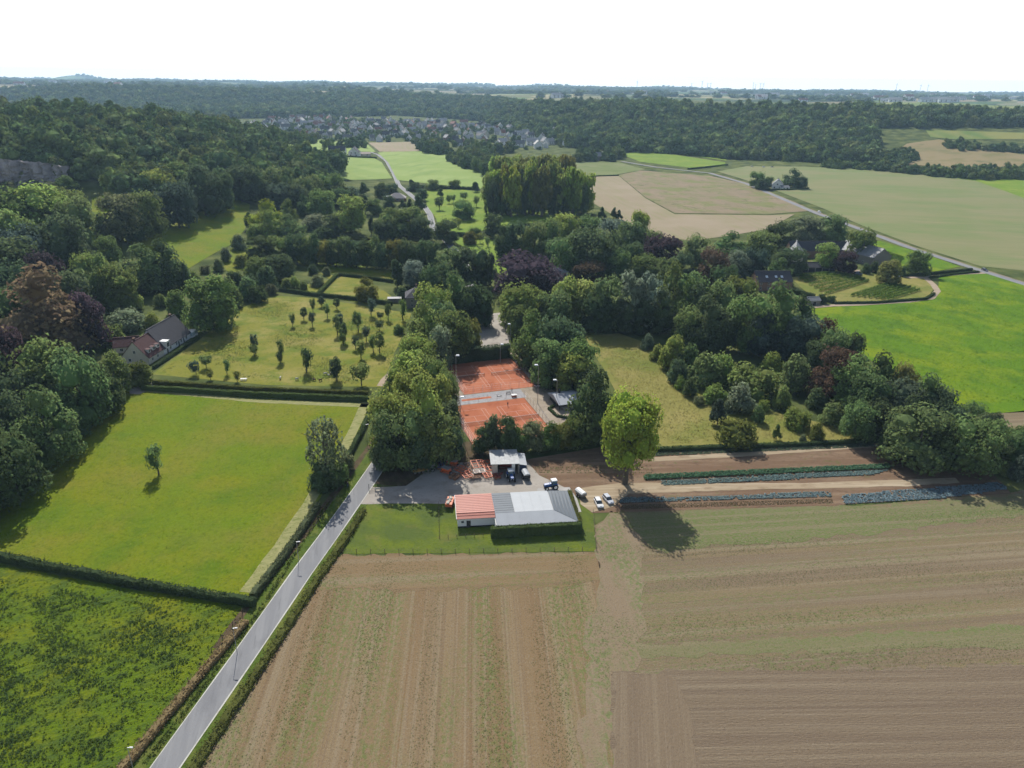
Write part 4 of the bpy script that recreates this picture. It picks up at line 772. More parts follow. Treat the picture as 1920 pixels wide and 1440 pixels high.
# ------------------------------------------------------------------ woods that read as one mass
WOODMAT = leaf_mat('wood leaf', 0.16, [(0.058, 0.092, 0.042), (0.115, 0.165, 0.056), (0.072, 0.112, 0.050), (0.165, 0.21, 0.064), (0.075, 0.115, 0.058), (0.16, 0.18, 0.066), (0.10, 0.15, 0.062)])
_protos = {}
def protos(kind):
    if kind not in _protos:
        c = bpy.data.collections.new('wood_' + kind)
        for i, me in enumerate(MODELS[kind]):
            m2 = me.copy(); m2.materials.clear(); m2.materials.append(WOODMAT)
            c.objects.link(bpy.data.objects.new('crown_source', m2))
        _protos[kind] = c
    return _protos[kind]
def woods(name, pts, label, kind='low', wid=(9, 15), asp=(1.1, 1.7), cat='wood'):
    """many far crowns as one mass, each standing on the ground at its own place"""
    pts = np.asarray(pts, float); n = len(pts)
    z = hf(pts[:, 0], pts[:, 1])
    me = bpy.data.meshes.new(name); me.vertices.add(n)
    me.vertices.foreach_set('co', np.stack([pts[:, 0], pts[:, 1], z - 0.4], 1).astype(np.float32).ravel())
    w_ = RNG.uniform(*wid, n); sc = np.stack([w_, w_ * RNG.uniform(0.85, 1.15, n), w_ * RNG.uniform(*asp, n)], 1)
    a = me.attributes.new('grow', 'FLOAT_VECTOR', 'POINT'); a.data.foreach_set('vector', sc.astype(np.float32).ravel())
    rz = np.stack([np.zeros(n), np.zeros(n), RNG.uniform(0, 6.28, n)], 1)
    a = me.attributes.new('turn', 'FLOAT_VECTOR', 'POINT'); a.data.foreach_set('vector', rz.astype(np.float32).ravel())
    o = link(bpy.data.objects.new(name, me)); tag(o, label, cat, kind='stuff')
    ng = bpy.data.node_groups.new('scatter_' + name, 'GeometryNodeTree')
    ng.interface.new_socket('Geometry', in_out='INPUT', socket_type='NodeSocketGeometry'); ng.interface.new_socket('Geometry', in_out='OUTPUT', socket_type='NodeSocketGeometry')
    N = ng.nodes.new; L = ng.links.new
    gi, go = N('NodeGroupInput'), N('NodeGroupOutput')
    mp = N('GeometryNodeMeshToPoints'); ip = N('GeometryNodeInstanceOnPoints'); ci = N('GeometryNodeCollectionInfo')
    ci.inputs['Collection'].default_value = protos(kind); ci.inputs['Separate Children'].default_value = True; ci.inputs['Reset Children'].default_value = True
    ip.inputs['Pick Instance'].default_value = True
    s1 = N('GeometryNodeInputNamedAttribute'); s1.data_type = 'FLOAT_VECTOR'; s1.inputs['Name'].default_value = 'grow'
    s2 = N('GeometryNodeInputNamedAttribute'); s2.data_type = 'FLOAT_VECTOR'; s2.inputs['Name'].default_value = 'turn'
    rv = N('FunctionNodeRandomValue'); rv.data_type = 'INT'; rv.inputs['Min'].default_value = 0; rv.inputs['Max'].default_value = 63
    er = N('FunctionNodeEulerToRotation')
    L(gi.outputs[0], mp.inputs[0]); L(mp.outputs[0], ip.inputs['Points']); L(ci.outputs[0], ip.inputs['Instance'])
    L(s2.outputs['Attribute'], er.inputs[0]); L(er.outputs[0], ip.inputs['Rotation']); L(s1.outputs['Attribute'], ip.inputs['Scale'])
    L(rv.outputs['Value'], ip.inputs['Instance Index'])
    L(ip.outputs[0], go.inputs[0])
    md = o.modifiers.new('scatter', 'NODES'); md.node_group = ng
    return o
def inside(poly, X, Y):
    r = np.zeros(X.shape, bool); n = len(poly)
    for i in range(n):
        x1, y1 = poly[i]; x2, y2 = poly[(i + 1) % n]
        if y1 == y2: continue
        c = ((y1 > Y) != (y2 > Y)) & (X < (x2 - x1) * (Y - y1) / (y2 - y1) + x1)
        r ^= c
    return r
def to_px(X, Y, Z):
    """where a point of the place shows in the photograph"""
    cp, sp = math.cos(PITCH), math.sin(PITCH)
    zz = Z - CAM_H
    d = Y * cp - zz * sp; yv = -(Y * sp + zz * cp) / d; xu = X / d
    c, s = math.cos(ROLL), math.sin(ROLL)
    return 960 + FPX * (c * xu - s * yv), 720 + FPX * (s * xu + c * yv)
def fill(x0, x1, y0, y1, gap, keep):
    gx, gy = np.meshgrid(np.arange(x0, x1, gap), np.arange(y0, y1, gap))
    X = gx.ravel() + RNG.uniform(-.42, .42, gx.size) * gap; Y = gy.ravel() + RNG.uniform(-.42, .42, gx.size) * gap
    px, py = to_px(X, Y, hf(X, Y))
    k = keep(X, Y, px, py); return np.stack([X[k], Y[k]], 1)
def noise2(X, Y, s):
    return np.sin(X / s + 1.7 * np.sin(Y / s * 0.7)) * np.sin(Y / s * 1.13 + 0.9 * np.sin(X / s * 0.8))
CLEAR = [[(232, 455), (300, 434), (390, 394), (440, 374), (475, 384), (460, 430), (440, 455), (395, 480), (352, 505), (310, 500), (270, 470)], [(165, 440), (172, 372), (205, 362), (200, 420), (195, 445)]]
def hill_keep(X, Y, px, py):
    h = hf(X, Y)
    k = (h > 5) & (px > -250) & (px < 640) & (py < 392) & (X < -150)
    k &= ~((px > 440) & (py > 378)) & ~((px > 250) & (py > 395)) & ~((px > 620) & (py > 360))
    for c in CLEAR: k &= ~inside(c, px, py)
    k &= ~((px < 190) & (Y < 606)) & ~((np.abs(X + 402) < 66) & (Y < 604))
    k &= ~((h < 24) & (Y > 960))
    return k
woods('hillside_wood', fill(-1100, -150, 470, 1400, 13.5, hill_keep), 'dense green wood covering the hill above the meadow', 'low', (12, 24), (0.8, 1.25))
def ridge_keep(X, Y, px, py):
    toe = np.interp(X, TOE_X, TOE_Y)
    k = (Y > toe - 40 + 30 * noise2(X, Y, 60)) & (Y < toe + 620 + 350 * ((X > -350) & (X < 420)) + 160 * noise2(X, Y, 260))
    k &= ~((px > 1640) & (py > 240) & (noise2(X, Y, 47) < 0.62)) & ~((px > 1735) & (py > 238))
    k |= (X < -430) & (Y > 1750) & (Y < 3200) & (py < 232 - 0.02 * px)
    k &= (px > -60) & (px < 1990)
    return k
rw = fill(60, 1900, 850, 2700, 16, lambda X, Y, px, py: ridge_keep(X, Y, px, py))
woods('ridge_wood', rw, 'long dark wood on the ridge behind the valley road', 'low', (15, 28), (0.75, 1.15))
rw = fill(-2600, 60, 1800, 3800, 21, lambda X, Y, px, py: ridge_keep(X, Y, px, py))
woods('village_wood', rw, 'blue-green wood on the ridge behind the village', 'low', (18, 32), (0.65, 0.95))
# ------------------------------------------------------------------ hedges
def hedge(line, h, w_, col, label, world=False, leaf=0.42, dens=9.0, group=None, rough=0.18, name='hedge'):
    pts = [Vector((p[0], p[1], float(hf(p[0], p[1])))) if world else P(*p) for p in line]
    base = pts[0].copy(); rng = np.random.default_rng(int(abs(base.x) * 7 + base.y * 3))
    pts = dense(pts, 2.0, False)
    V = []; Fc = []; Cp = []; Cn = []
    prev = None
    for i, p in enumerate(pts):
        z = float(hf(p.x, p.y)); p = Vector((p.x, p.y, z))
        a = pts[max(i - 1, 0)]; b = pts[min(i + 1, len(pts) - 1)]
        d = Vector((b.x - a.x, b.y - a.y, 0)).normalized(); n = Vector((-d.y, d.x, 0))
        ww = w_ * rng.uniform(1 - rough, 1 + rough) * 0.43; hh = h * rng.uniform(1 - rough, 1 + rough) * 0.93
        k = len(V)
        for (s, t) in ((-1, 0), (-1.05, 0.55), (-0.85, 1), (0.85, 1), (1.05, 0.55), (1, 0)):
            V.append(tuple(p - base + n * (ww * s) + Vector((0, 0, hh * t))))
        if prev is not None:
            for q in range(5): Fc.append((prev + q, prev + q + 1, k + q + 1, k + q))
        else: Fc.append(tuple(range(k, k + 6)))
        if i == len(pts) - 1: Fc.append(tuple(range(k + 5, k - 1, -1)))
        prev = k
        if i < len(pts) - 1:
            seg = (Vector((pts[i + 1].x, pts[i + 1].y, float(hf(pts[i + 1].x, pts[i + 1].y)))) - p)
            m = int(seg.length * (2 * h + w_) * dens)
            u = rng.uniform(0, 1, m); t = rng.uniform(0, 2 * h + w_, m)
            for a_, t_ in zip(u, t):
                if t_ < h: o2, n2 = n * (-w_ / 2) + Vector((0, 0, t_)), -n
                elif t_ < h + w_: o2, n2 = n * (t_ - h - w_ / 2) + Vector((0, 0, h)), Vector((0, 0, 1))
                else: o2, n2 = n * (w_ / 2) + Vector((0, 0, t_ - h - w_)), n
                Cp.append(tuple(p - base + seg * a_ + o2 + Vector(rng.normal(0, rough * 0.55, 3)))); Cn.append(tuple(n2 + Vector((0, 0, 0.25))))
    LV, LQ = leaf_quads(np.array(Cp), np.array(Cn), leaf, rng, 0.6)
    k = len(V)
    Vn = np.concatenate([np.array(V), LV]); Fn = Fc + [tuple(int(j) + k for j in f) for f in LQ]
    me = mesh_np(name, Vn, Fn, [LEAF])
    o = link(bpy.data.objects.new(name, me)); o.location = base
    c = PAL[col]; o.color = (c[0], c[1], c[2], 1)
    tag(o, label, 'hedge', group)
    return o
hedge([(-160, 1012), (0, 1049), (240, 1096), (478, 1136)], 1.9, 1.7, 'dk', 'dark uneven hedge between bright meadow and rough pasture', rough=0.25)
hedge([(474, 1124), (540, 1036), (598, 950)], 1.7, 1.5, 'gy', 'hedge with pale top between mown strip and lane ditch', rough=0.2)
hedge([(652, 862), (680, 810), (699, 762)], 1.7, 1.4, 'dk', 'short dark hedge beside the upper end of the lane')
hedge([(192, 1492), (288, 1376), (390, 1252), (462, 1168)], 1.2, 1.5, 'brh' if 'brh' in PAL else 'br', 'brownish trimmed hedge between rough pasture and lane', rough=0.2)
_rr = [(p[0] + 5.0, p[1] - 0.8) for p in [(-60.6, 78), (-59.0, 89.5), (-54.4, 117), (-50.2, 143.5), (-47.2, 160), (-45.6, 172)]]
hedge(_rr, 1.0, 1.7, 'ol', 'low straggling yellow-green hedge between lane and tilled field', world=True, rough=0.4)
hedge([(266, 731), (480, 744), (692, 752)], 2.0, 1.3, 'md', 'clipped hedge along the top of the bright meadow')
hedge([(288, 721), (480, 734), (690, 742)], 1.9, 1.3, 'ol', 'clipped hedge along the foot of the orchard')
hedge([(288, 692), (330, 664), (372, 634)], 1.4, 1.4, 'dk', 'dark hedge in front of the white house')
hedge([(506, 543), (584, 554), (667, 563), (735, 572)], 2.0, 1.5, 'dk', 'long dark hedge between orchard and garden')
hedge([(598, 553), (632, 518)], 2.0, 1.8, 'md', 'short clipped hedge across the garden lawn', rough=0.04)
hedge([(636, 517), (690, 523), (737, 530)], 1.8, 1.5, 'dk', 'dark hedge behind the square garden lawn')
hedge([(1226, 846), (1440, 838), (1650, 829)], 1.3, 1.4, 'dk', 'low dark hedge between golden meadow and vegetable plots')
hedge([(832, 683), (895, 676), (955, 670)], 6.0, 3.2, 'dk', 'tall dark hedge behind the upper tennis courts', leaf=0.6, dens=5, rough=0.2)
hedge([(958, 671), (985, 692), (1012, 715)], 1.6, 1.2, 'dk', 'low dark hedge along the side of the upper courts')
hedge([(-5.0, 159.6), (7.0, 161.0), (18.9, 162.4)], 3.1, 1.5, 'md', 'high square clipped hedge along the barn front', world=True, dens=14, leaf=0.34, rough=0.04)
hedge([(18.6, 163.6), (17.6, 171), (16.8, 179.5)], 2.9, 1.3, 'ol', 'clipped hedge along the grey end of the barn', world=True, dens=14, leaf=0.34, rough=0.05)
hedge([(1562, 570), (1640, 569), (1735, 562), (1752, 552)], 1.3, 1.2, 'dk', 'dark hedge between vineyard and curving drive')
hedge([(1690, 519), (1750, 514), (1822, 507)], 1.6, 1.4, 'dk', 'dark hedge beside the farm entrance')
hedge([(1742, 522), (1790, 515), (1835, 511)], 1.2, 1.2, 'dk', 'low hedge between clover field and farm entrance')
hedge([(1488, 550), (1526, 560)], 2.6, 2.4, 'dk', 'thick dark hedge at the brick barn corner')
hedge([(570, 289), (640, 294), (706, 297)], 2.2, 2.5, 'dk', 'dark hedge in front of the lone farmstead', leaf=0.9, dens=2)
hedge([(1438, 357), (1480, 357), (1516, 354)], 1.8, 2.0, 'dk', 'dark hedge in front of the white roadside house', leaf=0.8, dens=2)
hedge([(778, 352), (830, 354), (892, 356)], 3.0, 4.0, 'dk', 'dark hedgerow at the lower edge of the big valley field', leaf=0.9, dens=2, rough=0.3)
hedge([(1290, 318), (1330, 314), (1364, 310)], 2.0, 2.5, 'dk', 'dark hedge between two green fields under the ridge', leaf=0.9, dens=2)
hedge([(1090, 333), (1125, 331), (1160, 330)], 1.5, 2.5, 'dk', 'thin hedge at the top of the tan field', leaf=0.9, dens=2)
hedge([(800, 440), (850, 442), (905, 448)], 3.0, 3.5, 'dk', 'hedge crossing the valley meadow', leaf=0.9, dens=2, rough=0.3)
hedge([(640, 447), (700, 452), (800, 462)], 2.0, 3.0, 'ol', 'low bushy hedge behind the tall tree row', leaf=0.9, dens=2, rough=0.3)

# ------------------------------------------------------------------ building kit
W_WHITE = plain('white render', (0.74, 0.74, 0.72), 0.8, var=0.06, scale=0.6)
W_CREAM = plain('cream render', (0.62, 0.57, 0.46), 0.85, var=0.1, scale=0.5)
W_STONE = plain('grey stone wall', (0.22, 0.20, 0.175), 0.9, var=0.25, scale=1.5)
W_BRICK = plain('old brick wall', (0.25, 0.15, 0.11), 0.9, var=0.25, scale=1.5)
W_SHED = plain('weathered boards', (0.42, 0.385, 0.33), 0.85, var=0.2, scale=1.2)
R_SLATE = plain('dark slate', (0.062, 0.060, 0.070), 0.75, var=0.25, scale=0.7)
R_GREY = plain('grey sheet roof', (0.21, 0.215, 0.22), 0.6, var=0.2, scale=0.6)
R_RED = plain('red tile', (0.090, 0.036, 0.035), 0.8, var=0.25, scale=0.8)
R_ORANGE = plain('red panel roof', (0.44, 0.145, 0.10), 0.55, var=0.1, scale=0.6)
R_LIGHT = plain('pale sheet roof', (0.37, 0.39, 0.405), 0.6, var=0.1, scale=0.4)
R_BLUE = plain('blue-grey sheet roof', (0.115, 0.135, 0.155), 0.6, var=0.1, scale=0.5)
R_WORN = plain('weathered sheet roof', (0.36, 0.37, 0.37), 0.6, var=0.35, scale=0.9)
GLASS = plain('dark window glass', (0.035, 0.045, 0.055), 0.08, var=0.1, spec=0.6)
TRIM = plain('white trim', (0.78, 0.78, 0.76), 0.6, var=0.05)
DOORM = plain('dark door', (0.035, 0.035, 0.04), 0.6)
BLACK = plain('black paint and shade', (0.02, 0.02, 0.022), 0.55)
METAL = plain('galvanised steel', (0.42, 0.43, 0.44), 0.45, 0.6, 0.15)
BRICKC = plain('chimney brick', (0.20, 0.12, 0.09), 0.9, var=0.3)

def opening(parent, side, u, z, ww, hh, L_, W_, name='window', mat=None, frame=None):
    """a window or door on one wall: frame proud of the wall, pane set in it"""
    fr = MB(); pn = MB(); t = 0.07
    def put(b, u0, u1, z0, z1, d0, d1):
        if side == 'f': b.box(u0, u1, -W_ / 2 - d1, -W_ / 2 - d0, z0, z1)
        elif side == 'b': b.box(u0, u1, W_ / 2 + d0, W_ / 2 + d1, z0, z1)
        elif side == 'l': b.box(-L_ / 2 - d1, -L_ / 2 - d0, u0, u1, z0, z1)
        else: b.box(L_ / 2 + d0, L_ / 2 + d1, u0, u1, z0, z1)
    put(fr, u - ww / 2 - t, u - ww / 2, z - t, z + hh + t, 0.002, 0.08); put(fr, u + ww / 2, u + ww / 2 + t, z - t, z + hh + t, 0.002, 0.08)
    put(fr, u - ww / 2, u + ww / 2, z + hh, z + hh + t, 0.002, 0.08)
    if name == 'window':
        put(fr, u - ww / 2, u + ww / 2, z - t, z, 0.002, 0.10); put(fr, u - 0.03, u + 0.03, z, z + hh, 0.03, 0.07)
    f = fr.build(name, frame or TRIM, parent)
    put(pn, u - ww / 2, u + ww / 2, z, z + hh, 0.004, 0.028)
    pn.build('pane' if name == 'window' else 'door_leaf', mat or (GLASS if name == 'window' else DOORM), f)
    return f
def roof_slabs(L_, W_, eave, ridge, over, th=0.22):
    s = (ridge - eave) / (W_ / 2); y1 = W_ / 2 + over; z1 = eave - s * over
    b = MB()
    for sg in (-1, 1):
        b.prism([(0, ridge + 0.02), (sg * y1, z1 + 0.02), (sg * y1, z1 + th), (0, ridge + th + 0.04)], -L_ / 2 - over * 0.6, L_ / 2 + over * 0.6, 'x')
    return b
def gable_house(name, label, loc, yaw, L_, W_, eave, ridge, wm, rm, wins=(), doors=(), chim=(), over=0.4, cat='house', group=None, ridge_cap=True, parent=None):
    root = empty(name, loc, R(yaw))
    if parent: root.parent = parent
    else: tag(root, label, cat, group)
    MB().prism([(-W_ / 2, -0.6), (W_ / 2, -0.6), (W_ / 2, eave), (0, ridge), (-W_ / 2, eave)], -L_ / 2, L_ / 2, 'x').build('wall', wm, root)
    rf = roof_slabs(L_, W_, eave, ridge, over).build('roof', rm, root)
    if ridge_cap: MB().box(-L_ / 2 - over * 0.5, L_ / 2 + over * 0.5, -0.16, 0.16, ridge + 0.14, ridge + 0.34).build('ridge_cap', rm, rf)
    for (cx, cy) in chim:
        zt = ridge - abs(cy) / (W_ / 2) * (ridge - eave)
        MB().box(cx - 0.45, cx + 0.45, cy - 0.4, cy + 0.4, zt - 0.7, ridge + 1.0).box(cx - 0.55, cx + 0.55, cy - 0.5, cy + 0.5, ridge + 1.0, ridge + 1.15).build('chimney', BRICKC, rf)
    for (sd, u, z, ww, hh) in wins: opening(root, sd, u, z, ww, hh, L_, W_)
    for (sd, u, ww, hh) in doors: opening(root, sd, u, 0.02, ww, hh, L_, W_, 'door')
    return root
def hip_roof(b, L_, W_, eave, ridge, over, rl):
    x, y, e = L_ / 2 + over, W_ / 2 + over, eave - 0.1
    vs = [(-x, -y, e), (x, -y, e), (x, y, e), (-x, y, e), (-rl / 2, 0, ridge), (rl / 2, 0, ridge), (-x, -y, e - 0.2), (x, -y, e - 0.2), (x, y, e - 0.2), (-x, y, e - 0.2)]
    return b.add(vs, [(0, 1, 5, 4), (2, 3, 4, 5), (1, 2, 5), (3, 0, 4), (9, 8, 7, 6), (0, 6, 7, 1), (1, 7, 8, 2), (2, 8, 9, 3), (3, 9, 6, 0)])
def hip_house(name, label, loc, yaw, L_, W_, eave, ridge, rl, wm, rm, wins=(), doors=(), chim=(), over=0.4, cat='house', group=None):
    root = empty(name, loc, R(yaw)); tag(root, label, cat, group)
    MB().box(-L_ / 2, L_ / 2, -W_ / 2, W_ / 2, -0.6, eave).build('wall', wm, root)
    rf = hip_roof(MB(), L_, W_, eave, ridge, over, rl).build('roof', rm, root)
    for (cx, cy) in chim: MB().box(cx - 0.4, cx + 0.4, cy - 0.4, cy + 0.4, ridge - 1.5, ridge + 1.0).build('chimney', BRICKC, rf)
    for (sd, u, z, ww, hh) in wins: opening(root, sd, u, z, ww, hh, L_, W_)
    for (sd, u, ww, hh) in doors: opening(root, sd, u, 0.02, ww, hh, L_, W_, 'door')
    return root

# ------------------------------------------------------------------ the barn by the lane
def big_barn():
    root = empty('barn', (-14.1, 163.6, 0), R(7))
    tag(root, 'low white barn with red and grey sheet roofs behind a clipped hedge', 'barn')
    wl = MB(); wl.box(0.15, 10.0, 0, 11.2, -0.3, 2.95); wl.box(10.0, 31.3, -4.0, 10.8, -0.3, 2.85)
    wl.build('wall', W_WHITE, root)
    MB().box(0.10, 10.05, -0.05, 0, -0.3, 0.45).build('plinth', BLACK, root)
    R_SHADE_SEAM = plain('red panel seam', (0.27, 0.085, 0.06), 0.6); R_SHADE_SEAM2 = plain('grey panel seam', (0.065, 0.075, 0.085), 0.6)  # ribs darker than their panels: lap shadow lines put into the colour
    def course(face, mat, n, name='roof_panel', th=0.05, shade_seam=None):
        # face: four corners, lower pair first; split in n lapped courses up the slope
        a, b, c, d = [Vector(p) for p in face]   # a-b lower edge, d-c upper edge
        nrm = (b - a).cross(d - a).normalized()
        if nrm.z < 0: nrm = -nrm
        for i in range(n):
            t0, t1 = i / n, (i + 1) / n + (0.12 / n if i < n - 1 else 0)
            q = [a.lerp(d, t0), b.lerp(c, t0), b.lerp(c, t1), a.lerp(d, t1)]
            lo = [q[0] + nrm * th * 1.6, q[1] + nrm * th * 1.6, q[2] + nrm * th, q[3] + nrm * th]
            MB().add([*q, *lo], [(0, 1, 2, 3), (4, 5, 6, 7), (0, 1, 5, 4), (1, 2, 6, 5), (2, 3, 7, 6), (3, 0, 4, 7)]).build(name, mat, rf)
            if shade_seam and i:
                e0, e1 = q[0] + nrm * th * 1.5, q[1] + nrm * th * 1.5; up = (q[3] - q[0]).normalized() * 0.08; hh = nrm * 0.05
                MB().add([e0, e1, e1 + up, e0 + up, e0 + hh, e1 + hh, e1 + up + hh, e0 + up + hh], [(0, 1, 2, 3), (4, 5, 6, 7), (0, 1, 5, 4), (1, 2, 6, 5), (2, 3, 7, 6), (3, 0, 4, 7)]).build('shade_seam', shade_seam, rf)
    rf = MB().add([(0, -0.4, 2.98), (10.1, -0.4, 2.98), (10.1, 1.5, 3.58), (0, 1.5, 3.58), (10.1, 11.5, 3.05), (0, 11.5, 3.05), (0, 11.5, 2.9), (10.1, 11.5, 2.9), (0, -0.4, 2.85), (10.1, -0.4, 2.85)],
                  [(0, 1, 2, 3), (3, 2, 4, 5), (5, 4, 7, 6), (0, 8, 9, 1), (8, 6, 7, 9), (0, 3, 5, 6, 8), (1, 9, 7, 4, 2)]).build('roof', R_ORANGE, root)
    course([(-0.1, 11.6, 3.09), (10.15, 11.6, 3.09), (10.15, 1.5, 3.62), (-0.1, 1.5, 3.62)], R_ORANGE, 11, shade_seam=R_SHADE_SEAM)
    course([(-0.1, -0.5, 2.98), (10.15, -0.5, 2.98), (10.15, 1.5, 3.62), (-0.1, 1.5, 3.62)], R_ORANGE, 2, shade_seam=R_SHADE_SEAM)
    MB().box(-0.16, 10.2, 1.36, 1.64, 3.66, 3.76).build('ridge_cap', R_ORANGE, rf)
    MB().box(-0.22, -0.11, -0.5, 11.6, 2.75, 3.15).build('barge_board', TRIM, rf)
    rf = MB().add([(10.15, -4.5, 2.9), (31.8, -4.5, 2.9), (25.9, -0.5, 4.05), (10.15, -0.5, 4.18), (26.2, 11.1, 3.0), (10.15, 11.1, 3.12), (31.8, 11.1, 2.85), (10.15, -4.5, 2.8), (31.8, -4.5, 2.8), (31.8, 11.1, 2.8), (10.15, 11.1, 2.8)],
                  [(0, 1, 2, 3), (3, 2, 4, 5), (1, 6, 2), (2, 6, 4), (0, 7, 8, 1), (1, 8, 9, 6), (5, 4, 6, 9, 10), (0, 3, 5, 10, 7), (7, 10, 9, 8)]).build('roof', R_LIGHT, root)
    for i in range(5): course([(10.17 + 3.15 * i, -4.55, 3.02), (10.17 + 3.15 * i + 3.13, -4.55, 3.02), (10.17 + 3.15 * i + 3.13, -0.5, 4.31), (10.17 + 3.15 * i, -0.5, 4.31)], R_LIGHT, 1, th=0.03)
    course([(25.93, -4.55, 3.02), (31.75, -4.55, 3.02), (25.95, -0.55, 4.31), (25.93, -0.5, 4.31)], R_LIGHT, 1, th=0.03)
    course([(10.17, 11.2, 3.27), (15.4, 11.2, 3.27), (15.3, -0.5, 4.32), (10.17, -0.5, 4.32)], R_BLUE, 9, shade_seam=R_SHADE_SEAM2)
    for i in range(4): course([(15.45 + 2.65 * i, 11.2, 3.27), (15.45 + 2.65 * i + 2.62, 11.2, 3.27), (15.38 + 2.62 * i + 2.6, -0.5, 4.32), (15.38 + 2.62 * i, -0.5, 4.32)], R_LIGHT, 1, th=0.04)
    course([(31.85, 11.15, 2.97), (31.85, -4.5, 3.0), (25.95, -0.5, 4.33), (26.25, 11.15, 3.28)], R_BLUE, 6, shade_seam=R_SHADE_SEAM2)
    # front openings
    fr = MB(); fr.box(1.0, 1.9, -0.07, -0.002, 1.45, 2.15).build('window', TRIM, root)
    MB().box(1.1, 1.8, -0.10, -0.071, 1.52, 2.08).build('pane', GLASS, fr_last := [c for c in root.children if c.name.startswith('window')][-1])
    d = MB(); d.box(2.5, 3.6, -0.08, -0.052, 0.0, 2.15)
    dd = d.build('door', DOORM, root); MB().box(3.3, 3.4, -0.12, -0.081, 1.0, 1.2).build('door_handle', METAL, dd)
    MB().tube((0.1, -0.35, 2.9), (10.0, -0.35, 2.9), 0.07).build('gutter', METAL, root)
big_barn()

# machine shed
def machine_shed():
    root = empty('machine_shed', (-5.6, 191.6, 0), R(5)); tag(root, 'open-fronted machine shed with weathered grey sheet roof', 'shed')
    w_ = MB(); w_.box(0, 0.25, 0, 9.4, 0, 3.9); w_.box(0.25, 8.2, 9.15, 9.4, 0, 3.4); w_.box(7.95, 8.2, 0, 9.15, 0, 3.8)
    w_.build('wall', W_SHED, root)
    MB().box(0.25, 1.6, 0, 0.25, 0, 3.9).build('front_panel', W_SHED, root)
    MB().box(5.9, 6.9, 0, 0.25, 0, 3.9).build('front_panel', W_WHITE, root)
    MB().box(0, 8.2, 0.0, 0.3, 3.9, 4.2).build('lintel', W_SHED, root)
    for i in range(6):
        x0 = -0.5 + i * 1.46
        MB().add([(x0, -0.9, 4.35), (x0 + 1.43, -0.9, 4.35), (x0 + 1.43, 9.8, 3.6), (x0, 9.8, 3.6), (x0, -0.9, 4.45), (x0 + 1.43, -0.9, 4.45), (x0 + 1.43, 9.8, 3.7), (x0, 9.8, 3.7)],
                 [(0, 1, 2, 3), (4, 5, 6, 7), (0, 1, 5, 4), (1, 2, 6, 5), (2, 3, 7, 6), (3, 0, 4, 7)]).build('roof_sheet', R_WORN, root)
    MB().box(8.24, 10.4, 1.0, 8.0, 0.1, 2.7).build('side_store', plain('blue container', (0.05, 0.07, 0.13), 0.6), root)
    MB().add([(8.2, 0.6, 3.3), (10.6, 0.6, 2.9), (10.6, 8.4, 2.8), (8.2, 8.4, 3.2), (8.2, 0.6, 3.38), (10.6, 0.6, 2.98), (10.6, 8.4, 2.88), (8.2, 8.4, 3.28)],
             [(0, 1, 2, 3), (4, 5, 6, 7), (0, 1, 5, 4), (1, 2, 6, 5), (2, 3, 7, 6), (3, 0, 4, 7)]).build('lean_to_roof', R_LIGHT, root)
machine_shed()

